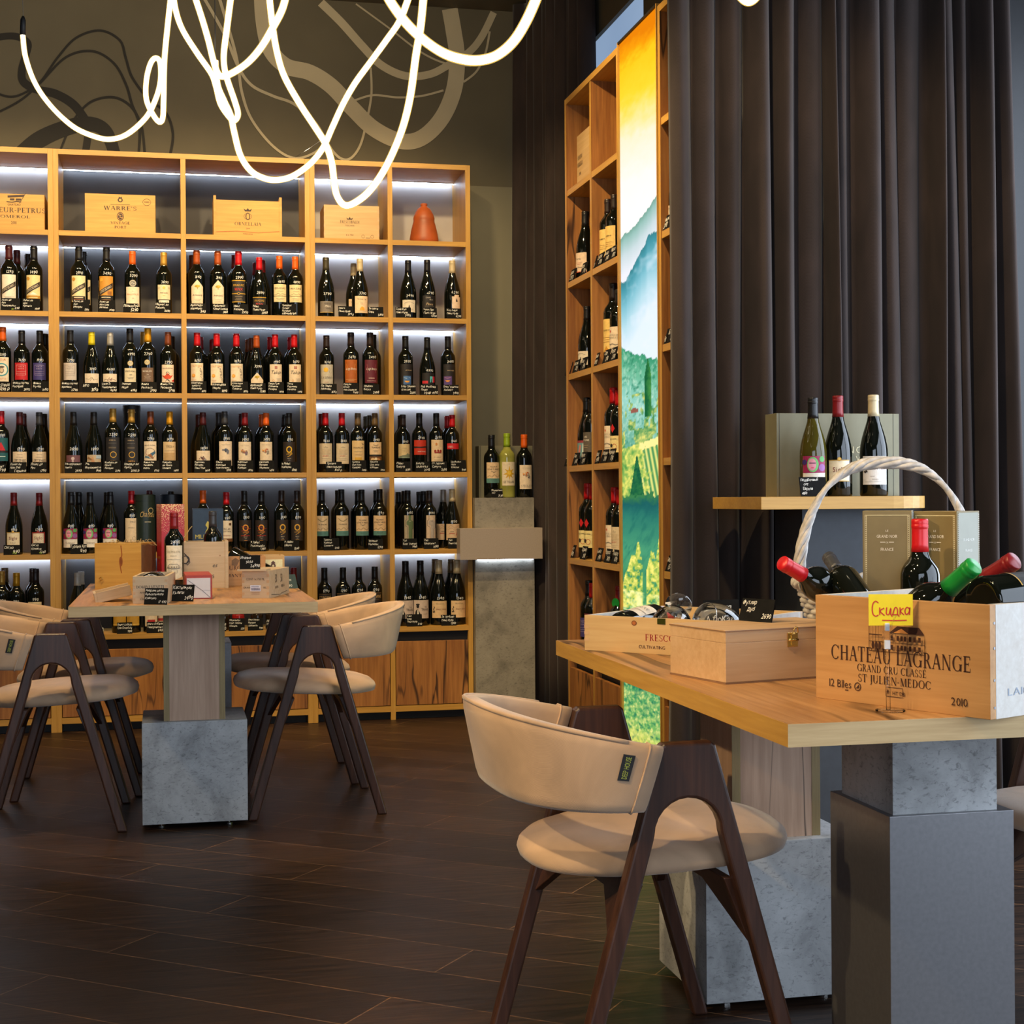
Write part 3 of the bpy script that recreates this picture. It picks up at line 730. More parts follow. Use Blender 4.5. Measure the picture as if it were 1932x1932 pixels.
# ================================================================== chandelier of bent neon tubes
ch = thing('chandelier', 'hanging chandelier of looping warm white neon tubes', 'chandelier', (0.2, 4.2, ZC - 0.01))
neon = glow('neon_core', (1.0, 0.86, 0.60), 16.0)
m = bpy.data.materials.new('neon_rim_glow'); m.use_nodes = True; nt = m.node_tree; nt.nodes.clear()
t = nt.nodes.new('ShaderNodeBsdfTransparent'); e = node(nt, 'ShaderNodeEmission', Strength=1.25); e.inputs[0].default_value = (1.0, 0.66, 0.14, 1)
mx = nt.nodes.new('ShaderNodeMixShader'); mx.inputs[0].default_value = 0.5; o = nt.nodes.new('ShaderNodeOutputMaterial')
nt.links.new(t.outputs[0], mx.inputs[1]); nt.links.new(e.outputs[0], mx.inputs[2]); nt.links.new(mx.outputs[0], o.inputs[0])
sleeve = m
TUBES = [
    [(49, 72, 5.6), (54, 115, 5.6), (72, 165, 5.6), (102, 208, 5.6), (142, 245, 5.5), (180, 263, 5.5), (212, 269, 5.5), (245, 259, 5.4), (280, 228, 5.4), (298, 195, 5.3), (308, 160, 5.3), (308, 125, 5.3), (300, 115, 5.3), (290, 125, 5.3), (282, 155, 5.3), (281, 190, 5.25), (290, 215, 5.2), (304, 235, 5.2), (312, 228, 5.15), (314, 190, 5.1), (316, 120, 5.0), (323, 50, 4.9), (332, -25, 4.8)],
    [(331, -30, 4.8), (337, 20, 4.8), (350, 60, 4.8), (377, 104, 4.75), (404, 143, 4.7), (413, 168, 4.7), (421, 200, 4.7), (435, 222, 4.7), (446, 232, 4.7), (454, 220, 4.7), (448, 195, 4.7), (437, 163, 4.65), (430, 138, 4.6), (428, 108, 4.6), (434, 60, 4.5), (446, -30, 4.4)],
    [(368, -20, 4.5), (386, 35, 4.45), (399, 80, 4.4), (410, 125, 4.35), (420, 147, 4.3), (438, 145, 4.2), (471, 124, 4.1), (498, 94, 4.0), (522, 54, 3.9), (540, 18, 3.85), (552, -30, 3.8)],
    [(412, 120, 4.4), (416, 165, 4.45), (428, 195, 4.5), (440, 222, 4.5), (447, 255, 4.5), (458, 297, 4.5), (478, 327, 4.5), (505, 341, 4.5), (530, 343, 4.5), (558, 335, 4.5), (590, 312, 4.5), (614, 282, 4.5), (632, 243, 4.5), (652, 200, 4.5), (675, 160, 4.5), (702, 123, 4.5), (735, 78, 4.4), (762, 38, 4.3), (785, -25, 4.2)],
    [(512, -30, 4.2), (519, 40, 4.2), (527, 95, 4.2), (541, 145, 4.2), (570, 198, 4.2), (600, 244, 4.15), (619, 275, 4.1), (630, 308, 4.1), (634, 340, 4.1), (639, 370, 4.1), (652, 389, 4.05), (670, 387, 4.0), (698, 366, 3.95), (725, 330, 3.9), (748, 285, 3.85), (767, 235, 3.8), (780, 180, 3.75), (790, 110, 3.7), (800, 50, 3.65), (808, -30, 3.6)],
    [(725, -30, 3.0), (745, 8, 2.98), (775, 48, 2.95), (812, 82, 2.9), (848, 104, 2.88), (885, 114, 2.85), (915, 114, 2.82), (945, 104, 2.8), (975, 78, 2.78), (1000, 38, 2.76), (1022, -12, 2.74), (1040, -60, 2.72)],
    [(1378, -60, 3.3), (1398, -18, 3.3), (1418, 0, 3.3), (1438, -16, 3.3), (1455, -60, 3.3)]]
for run in TUBES:
    P = [atZ(*p) - Vector((0.2, 4.2, ZC - 0.01)) for p in run]
    if run is not TUBES[0]: P = [Vector((P[0].x, P[0].y, P[0].z + 0.35 if P[0].z < -0.4 else 0))] * 0 + P
    S = spline(P, 7)
    o = obj('neon_tube', MB().tube(S, 0.0078, 10), neon, ch, smooth=True)
    obj('sleeve', MB().tube(S, 0.0100, 10), sleeve, o, smooth=True)  # amber shell, glows to imitate the rim of glow round each tube
p0 = atZ(49, 74, 5.6) - Vector((0.2, 4.2, ZC - 0.01)); p1 = atZ(50, 38, 5.6) - Vector((0.2, 4.2, ZC - 0.01))
obj('end_cap', MB().tube([p0, p0.lerp(p1, .8), p1], [0.0105, 0.0095, 0.004], 10), black, ch, smooth=True)
obj('suspension_wire', MB().tube([p1, Vector((p1.x - .02, p1.y, 0))], 0.0008, 5), chrome, ch)
q0 = atZ(562, 300, 4.5) - Vector((0.2, 4.2, ZC - 0.01)); q1 = atZ(620, 262, 4.3) - Vector((0.2, 4.2, ZC - 0.01))
obj('suspension_wire', MB().tube([q0, q1], 0.0007, 5), chrome, ch)
for run in TUBES[1:]:
    for p in (run[0], run[-1]):
        a = atZ(*p) - Vector((0.2, 4.2, ZC - 0.01))
        if a.z < -0.02: obj('suspension_wire', MB().tube([a, Vector((a.x, a.y, 0))], 0.0012, 5), black, ch)

# ================================================================== tables
def table(label, x, y, flip):
    """oak top on an oak column in a concrete block, and at the other end a concrete column in a steel sleeve; origin at the front left corner"""
    t = thing('display_table', label, 'table', (x, y, 0), 0, 'oak display tables')
    w, l = 0.775, 1.375
    top = obj('tabletop', MB().box(0, w, 0, l, 0.716, 0.75), oaktop, t, bevel=0.0012)
    g = 0.0008
    for y0, y1 in ((-g, 0), (l, l + g)): obj('edge_band', MB().box(-g, w + g, y0, y1, 0.716, 0.7496), oakband, top)
    for x0, x1 in ((-g, 0), (w, w + g)): obj('edge_band', MB().box(x0, x1, 0, l, 0.716, 0.7496), oaky, top)
    yb = 0.185 if not flip else 0.97
    cx = w / 2 + 0.0
    bx0 = 0.217
    obj('concrete_base', MB().box(bx0, bx0 + 0.34, yb, yb + 0.32, 0.018, 0.352), conc, t, bevel=0.001)
    for sx in (bx0 + 0.06, bx0 + 0.28):
        for sy in (yb + 0.05, yb + 0.27):
            obj('levelling_foot', MB().lathe([(0.012, 0), (0.012, 0.004), (0.004, 0.005), (0.004, 0.018)], 12, (sx, sy, 0)), chrome, t)
    cw = 0.198
    c0 = bx0 + 0.071; y0 = yb + 0.03
    col = obj('oak_column', MB().box(c0, c0 + cw, y0, y0 + 0.20, 0.352, 0.716), oakcol, t)
    for xx in (c0 - g, c0 + cw - 0.018): obj('edge_band', MB().box(xx, xx + 0.018 + g, y0 - g, y0, 0.352, 0.716), oakbandv, col)
    ys = 0.30 if flip else 0.93
    m0 = 0.305
    obj('steel_sleeve', MB().box(m0, m0 + 0.23, ys, ys + 0.24, 0.0, 0.54), steel, t, bevel=0.001)
    obj('concrete_column', MB().box(m0 + 0.012, m0 + 0.205, ys + 0.012, ys + 0.215, 0.54, 0.716), conc, t)
    return t
table('oak display table with crates on it in front of the lit shelf wall', -0.311, 5.015, False)
table('oak display table with wicker basket and crates near the wide curtain', 0.872, 2.10, True)

# ================================================================== chairs
def chair():
    c = thing('chair', '', 'chair', (0, 0, 0), 0, 'beige armchairs around the tables')
    # inverted-V side frames
    def frame():
        top, arch = 0.652, 0.555
        out = [(-0.236, 0.0), (-0.204, 0.0)]
        inner = [(-0.0655 , 0.478)] + [(-0.062 * cos(R(q)), 0.492 + (arch - 0.492) * sin(R(q))) for q in range(0, 181, 15)] + [(0.0655, 0.478)]
        out += inner + [(0.204, 0.0), (0.236, 0.0), (0.052, top - 0.006), (0.044, top), (-0.044, top), (-0.052, top - 0.006)]
        return out
    for s in (-1, 1):
        y = s * 0.243
        obj('side_frame', MB().prism(frame(), y - 0.0145, y + 0.0145, lambda a, b, d: (a, d, b)), walnut, c, bevel=0.006, seg=3)
    # seat cushion, front edge a little higher
    def seat(a, b):
        th = 2 * pi * a; e = 2.5; cc, ss = cos(th), sin(th)
        px = math.copysign(abs(cc) ** (2 / e), cc); py = math.copysign(abs(ss) ** (2 / e), ss)
        prof = [(0.0, 0.425), (0.55, 0.423), (0.90, 0.422), (0.985, 0.428), (1.0, 0.440), (0.985, 0.452), (0.93, 0.464), (0.80, 0.474), (0.55, 0.480), (0.25, 0.4825), (0.0, 0.483)]
        r, z = prof[int(round(b * (len(prof) - 1)))]
        wd = 0.222 + 0.012 * px
        x = 0.022 + 0.250 * px * r; y = wd * py * r
        return (x, y, z + 0.055 * x - 0.010)
    obj('seat', MB().grid(48, 11, seat, wrap=True), suede, c, smooth=True)
    # apron boards under the seat, deepest at the side frames
    for sx in (-1, 1):
        pl = [(-0.232, 0.405), (0.232, 0.405), (0.232, 0.285), (0.10, 0.375), (-0.10, 0.375), (-0.232, 0.285)]
        obj('apron', MB().prism(pl, 0, 0.018, lambda a, b, d, sx=sx: (sx * (0.075 + (0.405 - b) * 0.40) + d * sx, a, b)), walnut, c, bevel=0.002)
    # wrap-around back
    n = 44
    def plan(t):
        th = pi * (t - 0.5) * 1.0
        yy = sin(th); xx = cos(th); e = 2.35
        px = -0.070 - 0.215 * abs(xx) ** (2 / e); py = 0.262 * math.copysign(abs(yy) ** (2 / e), yy)
        return px, py
    rings = 14
    def back(a, b):
        t = a
        px, py = plan(t)
        q, r_ = plan(min(1, t + .004)), plan(max(0, t - .004))
        tx, ty = q[0] - r_[0], q[1] - r_[1]; L = math.hypot(tx, ty) or 1; nx, ny = -ty / L, tx / L
        if nx * px + ny * py < 0: nx, ny = -nx, -ny
        m = 1 - abs(2 * t - 1) ** 1.5
        zt = 0.650 + 0.060 * m; zb = 0.538 + 0.004 * m; hh = (zt - zb) / 2; zc = (zt + zb) / 2
        ang = 2 * pi * b; e = 5.0
        cc, ss = cos(ang), sin(ang)
        o = 0.0185 * math.copysign(abs(cc) ** (2 / e), cc); z = hh * math.copysign(abs(ss) ** (2 / e), ss)
        lean = 0.055 * m * (z / 0.08) * 0.35 + 0.012 * m
        slant = (1 - m) * (z) * 0.33
        return (px + nx * (o + lean) + slant, py + ny * (o + lean), zc + z)
    vs = MB()
    rows = [[back(i / (n - 1), j / rings) for j in range(rings)] for i in range(n)]
    pts = [p for r in rows for p in r]
    fs = [(i * rings + j, i * rings + (j + 1) % rings, (i + 1) * rings + (j + 1) % rings, (i + 1) * rings + j) for i in range(n - 1) for j in range(rings)]
    fs += [tuple(range(rings - 1, -1, -1)), tuple((n - 1) * rings + j for j in range(rings))]
    br_ = obj('backrest', vs.add(pts, fs), suede, c, smooth=True)
    tops = [max(r, key=lambda p: p[2]) for r in rows]
    outer = [back(i / (n - 1), 0.19) for i in range(n)]
    obj('piping', MB().tube(outer[3:-3], 0.0042, 6), suede, br_, smooth=True)
    for s, rg in ((0, (1, 2)), (1, (n - 2, n - 3))):      # stitched hems near both ends
        for i in rg[:1]:
            ring = [Vector(p) for p in rows[i]]; ctr = sum(ring, Vector()) / rings
            obj('hem', MB().tube([ctr + (p - ctr) * 1.02 for p in ring], 0.0022, 5, closed=True), suede, br_, smooth=True)
    # black woven tag beside the near hem on one side
    def outer(t, f, lift):
        px, py = plan(t); q, r_ = plan(t + .004), plan(t - .004)
        tx, ty = q[0] - r_[0], q[1] - r_[1]; L = math.hypot(tx, ty); nx, ny = -ty / L, tx / L
        if nx * px + ny * py < 0: nx, ny = -nx, -ny
        m = 1 - abs(2 * t - 1) ** 1.5; zt = 0.650 + 0.060 * m; zb = 0.538 + 0.004 * m; z = f * (zt - zb) / 2
        o = 0.0185 + lift + 0.055 * m * (z / 0.08) * 0.35 + 0.012 * m
        return Vector((px + nx * o + (1 - m) * z * .33, py + ny * o, (zt + zb) / 2 + z))
    def onback(u, v, k): return outer(0.062 + u, v, 0.0012 + 0.0006 * (k + 1) if k >= 0 else 0.0002)
    hw, f0, f1 = 0.0125, -0.06, 0.66
    vv = [onback(du, f0 + (f1 - f0) * i / 4, k) for k in (-1, 0) for i in range(5) for du in (-hw, hw)]
    fs = [(10 + 2 * i, 11 + 2 * i, 13 + 2 * i, 12 + 2 * i) for i in range(4)] + [(0, 1, 11, 10), (8, 9, 19, 18)] + [(2 * i, 2 * i + 2, 12 + 2 * i, 10 + 2 * i) for i in range(4)] + [(2 * i + 1, 2 * i + 3, 13 + 2 * i, 11 + 2 * i) for i in range(4)]
    tg = obj('woven_tag', MB().add(vv, fs), black, br_)
    L = (outer(.062, f1, 0) - outer(.062, f0, 0)).length
    obj('lettering', prints(MB(), [('T', (165, 175, 70), 'DEEP HOUSE', 0, -.0038, .0078, {'fit': L * .84})], lambda x, y, k: onback(y * 1.5, (f0 + f1) / 2 + x / L * (f1 - f0), 1)), None, tg)
    return c
proto = chair()
for i, (x, y, rz, lab) in enumerate([
        (0.866, 2.82, 2.8, 'large beige armchair standing at the near table with the wicker basket'),
        (-0.378, 5.45, 0, 'beige armchair with a black side tag at the far table, cut by the picture edge'),
        (-0.335, 6.06, 0, 'beige armchair at the far table tucked behind the one with the tag'),
        (0.485, 5.52, 180, 'beige armchair at the far table showing its pale outer backrest'),
        (0.460, 6.10, 180, 'beige armchair partly hidden behind the one with the pale outer backrest'),
        (1.86, 2.76, 180, 'beige armchair mostly out of view beyond the steel sleeve of the table')]):
    o = proto if i == 0 else copy_tree(proto)
    o.location = (x, y, 0); o.rotation_euler = (0, 0, R(rz)); o['label'] = lab

# ================================================================== the concrete pillar stand and the stand by the curtain
PILY = 7.455
px0, px1 = 1.4625, onY(1007.5, 1100, PILY).x
pil = thing('display_stand', 'tall taupe concrete stand with a champagne sleeve beside the lit shelves', 'display stand', ((px0 + px1) / 2, PILY, 0), 0)
hw = (px1 - px0) / 2
obj('lower_column', MB().box(-hw, hw, 0, 0.21, 0, 0.90), concw, pil, bevel=0.001)
obj('upper_column', MB().box(-hw, hw, 0.0, 0.21, 0.90, 1.082), concw, pil, bevel=0.001)
zt_, zb_ = onY(945, 997, PILY - .06).z, onY(945, 1056, PILY - .06).z
pw0, pw1 = onY(867.5, 1030, PILY - .06).x - pil.location.x, onY(1023, 1030, PILY - .06).x - pil.location.x
obj('champagne_sleeve', MB().box(pw0, pw1, -0.06, 0.03, zb_, zt_), champagne, pil, bevel=0.001)
obj('led_strip', MB().box(-hw + 0.01, hw - 0.01, -0.012, -0.004, zb_ - 0.004, zb_ - 0.0005), led, pil)
# dark rounded fin behind it, rimmed in metal
fin = thing('partition_panel', 'dark round-topped panel with a metal rim behind the concrete stand', 'panel', (1.5, 7.70, 0))
fx0, fx1 = onY(1000, 1100, 7.70).x - 1.5, onY(1041, 1100, 7.70).x - 1.5
fz = onY(1030, 1052, 7.70).z
arcp = [(fx0, 0), (fx1, 0), (fx1, fz - 0.13)] + [(fx1 - 0.05 + 0.05 * cos(R(a)), fz - 0.13 + 0.13 * sin(R(a))) for a in range(10, 91, 10)] + [(fx0, fz)]
obj('board', MB().prism(arcp, 0, 0.03, lambda a, b, d: (a, d, b)), slate, fin)
obj('metal_rim', MB().tube([(a, -0.003, b) for a, b in arcp[1:-1]], 0.007, 6), steel, fin, smooth=True)
st = onY(1436, 950, 4.12); zs = 1.078
stand = thing('display_stand', 'oak shelf on a slate panel holding three bottles before the wide curtain', 'display stand', (st.x, 4.12, 0), 0)
sw = onY(1757, 950, 4.2).x - st.x
pl = [(0, 0), (sw - 0.16, 0)] + [(sw - 0.16 + 0.16 * sin(R(a)), 0.16 - 0.16 * cos(R(a))) for a in range(12, 91, 13)] + [(sw, 0.40), (0, 0.40)]
obj('oak_shelf', MB().prism(pl, zs - 0.036, zs, lambda a, b, d: (a, b, d)), oakh, stand, bevel=0.001)
pn = onY(1516, 1050, 4.2).x - st.x
obj('slate_panel', MB().box(pn, sw - 0.05, 0.09, 0.30, 0, zs - 0.036), slate, stand)

# ================================================================== bottles
PROF = {  # outline of the glass at a height of 0.30: radius, height
    'b': [(0.0, 0.004), (0.024, 0.003), (0.033, 0.0), (0.0362, 0.002), (0.0375, 0.006), (0.0375, 0.186), (0.0370, 0.194), (0.0345, 0.204), (0.0285, 0.214), (0.0220, 0.222), (0.0178, 0.230), (0.0158, 0.238), (0.0150, 0.250), (0.0146, 0.279), (0.0146, 0.297), (0.0, 0.298)],
    'g': [(0.0, 0.004), (0.028, 0.003), (0.037, 0.0), (0.0400, 0.002), (0.0412, 0.006), (0.0412, 0.122), (0.0405, 0.138), (0.0385, 0.153), (0.0345, 0.172), (0.0295, 0.190), (0.0240, 0.207), (0.0190, 0.224), (0.0165, 0.238), (0.0152, 0.252), (0.0147, 0.279), (0.0147, 0.297), (0.0, 0.298)]}
def radius(kind, z):
    P = PROF[kind]
    for (r0, z0), (r1, z1) in zip(P[4:], P[5:]):
        if z0 <= z <= z1: return r0 + (r1 - r0) * (z - z0) / max(1e-6, z1 - z0)
    return 0.0146
GLASS = {}
for k in 'bg':
    for nm, mt in (('', wine), ('o', winegreen), ('y', winepale)):
        GLASS[k + nm] = MB().lathe(PROF[k], 28).mesh('bottle_glass', mt, True)
CAPC = {'bk': (26, 25, 26), 'mr': (74, 24, 28), 'gd': (196, 150, 62), 'or': (226, 98, 22), 'rd': (196, 20, 28), 'dr': (128, 22, 26), 'yl': (218, 200, 28), 'ye': (224, 160, 28),
        'sv': (176, 172, 165), 'br': (120, 60, 28), 'cr': (205, 188, 150), 'ol': (66, 60, 40), 'gy': (62, 62, 66), 'lm': (150, 178, 40), 'gn': (24, 140, 54), 'ab': (170, 78, 26), 'bz': (110, 88, 56), 'wt': (196, 192, 180), 'dk': (44, 32, 28)}
CAP = {}
def capsule(kind, c):
    if (kind, c) not in CAP:
        zb = 0.236 if kind == 'b' else 0.236
        mt = plain('capsule_' + c, srgb(*CAPC[c]), 0.35, 0.35 if c in ('gd', 'sv', 'ye') else 0.1, 0.06, 60)
        rb = radius(kind, zb) + 0.0006
        pr = [(rb, zb), (radius(kind, .25) + 0.0007, 0.25), (0.0155, 0.279), (0.0155, 0.281), (0.0163, 0.2825), (0.0163, 0.288), (0.0157, 0.289), (0.0160, 0.2905), (0.0160, 0.2975), (0.0146, 0.2995), (0.0, 0.300)]
        CAP[kind, c] = MB().lathe(pr, 24).mesh('capsule', mt, True)
    return CAP[kind, c]
CR, WT, BK, GD, RD, TN, GY = (222, 206, 178), (232, 226, 214), (28, 26, 25), (205, 160, 50), (190, 30, 36), (205, 180, 140), (128, 122, 112)
DK = (52, 44, 40)
def lines(n, v, dv, w, col, u=0.0):
    return [('R', col, u - w * (1 - .25 * (i % 2)) / 2, v - i * dv, u + w * (1 - .25 * (i % 2)) / 2, v - i * dv + 0.0011) for i in range(n)]
def hand(t, v, s, col, u=0, **k): return ('T', col, t, u, v, s, dict(slant=.35, jit=.04, **k))
def haro(base, extra):
    return (0.066, 0.050, 0.166, base, [('P', DK, [(-.031, .028), (-.027, .030), (.031, .066), (.031, .088), (-.031, .050)]), ('T', CR, 'LOPEZ DE HARO', 0.0005, .0535, .0105, {'rot': 30, 'fit': .058, 'cond': .8})] + extra)
def tree(v): return [('D', (190, 160, 40), 0, v, .011, .0065), ('D', (170, 140, 30), -.006, v - .001, .006, .004), ('D', (200, 170, 60), .006, v + .001, .006, .004), ('P', (150, 125, 40), [(-.001, v - .014), (.001, v - .014), (.0015, v - .004), (-.0015, v - .004)])]
def head(v, c, c2):
    rr = random.Random(str(c)); it = []
    for i in range(26):
        a, q = rr.uniform(0, 6.28), rr.uniform(0, 1)
        it.append(('D', rr.choice(c), -.003 + .014 * q * cos(a), v + .006 + .009 * q * sin(a), rr.uniform(.0014, .003)))
    return it + [('P', c2, [(.004, v - .012), (.012, v - .008), (.0145, v + .001), (.010, v + .006), (.002, v + .002)])]
def vine(u, v):
    rr = random.Random(3); it = []
    for i in range(34):
        t = i / 33; x = u - .008 + .016 * t + rr.uniform(-.006, .006); y = v + .03 - .062 * t + rr.uniform(-.006, .006)
        it.append(('L', (70, 70, 70), [(x, y), (x + rr.uniform(-.005, .005), y + rr.uniform(-.004, .004)), (x + rr.uniform(-.005, .005), y - rr.uniform(0, .005))], .0009))
    return it
def grid9(base, tint):
    it = [('T', tint, 'FINCA', 0, .060, .0062, {'gap': .5, 'max': .026}), ('T', tint, 'NUEVA', 0, .050, .0062, {'gap': .5, 'max': .026})]
    for y in (.022, .030, .0385): it.append(('R', tint, -.022, y, .022, y + .0008))
    it += [('R', tint, -.022, .022, -.0212, .070), ('R', tint, .0212, .022, .022, .070), ('R', tint, -.022, .0692, .022, .070)]
    return (0.066, 0.062, 0.143, base, it)
def roundel(z, rim, inside): return [('D', rim, 0, z, .0125), ('O', (120, 100, 60), 0, z, .0125, .0012), ('D', inside, 0, z, .0100), ('L', (90, 80, 60), [(-.006, z - .003), (-.002, z + .004), (.002, z - .002), (.006, z + .003)], .0012)]
def nine(c, swirl=None):
    it = [('O', c, 0, .066, .0145, .0055, .0165), ('T', (30, 26, 24), '', 0, 0, 1), ('L', c, [(.009, .056), (.014, .044), (.004, .036), (-.008, .030)], .002), hand('LIVES', .040, .0085, c)]
    if swirl: it += [('L', swirl, [(-.02, .074), (.0, .068), (.014, .060), (.026, .062)], .0016), ('L', swirl, [(-.02, .05), (.004, .055), (.02, .044)], .0014), ('R', swirl, -.022, .0255, .022, .028)]
    return (0.068, 0.050, 0.154, (42, 33, 29), it + [('T', CR, 'MERLOT', 0, .019, .0035), ('T', CR, 'CHILE', 0, .011, .003), ('R', c, -.008, .003, .008, .0045)])
def popface(z0, z1, low, txt):
    h = z1 - z0; v = h * .72
    return (0.074, z0, z1, WT, [('R', (150, 30, 80), -.036, h * .45, .036, h), ('D', (110, 190, 110), -.004, v, .017, h * .25), ('D', (225, 150, 170), -.006, v, .012, h * .20), ('R', (60, 30, 70), -.014, v + .003, .004, v + .0055), ('R', (230, 60, 110), -.009, v - .011, -.001, v - .008), ('D', (150, 90, 160), .024, h * .62, .011), ('D', (90, 160, 90), .024, h * .9, .009), ('D', (60, 40, 110), -.030, h * .8, .008), ('T', (140, 128, 118), txt, 0, h * .22, .008, {'max': .05})])
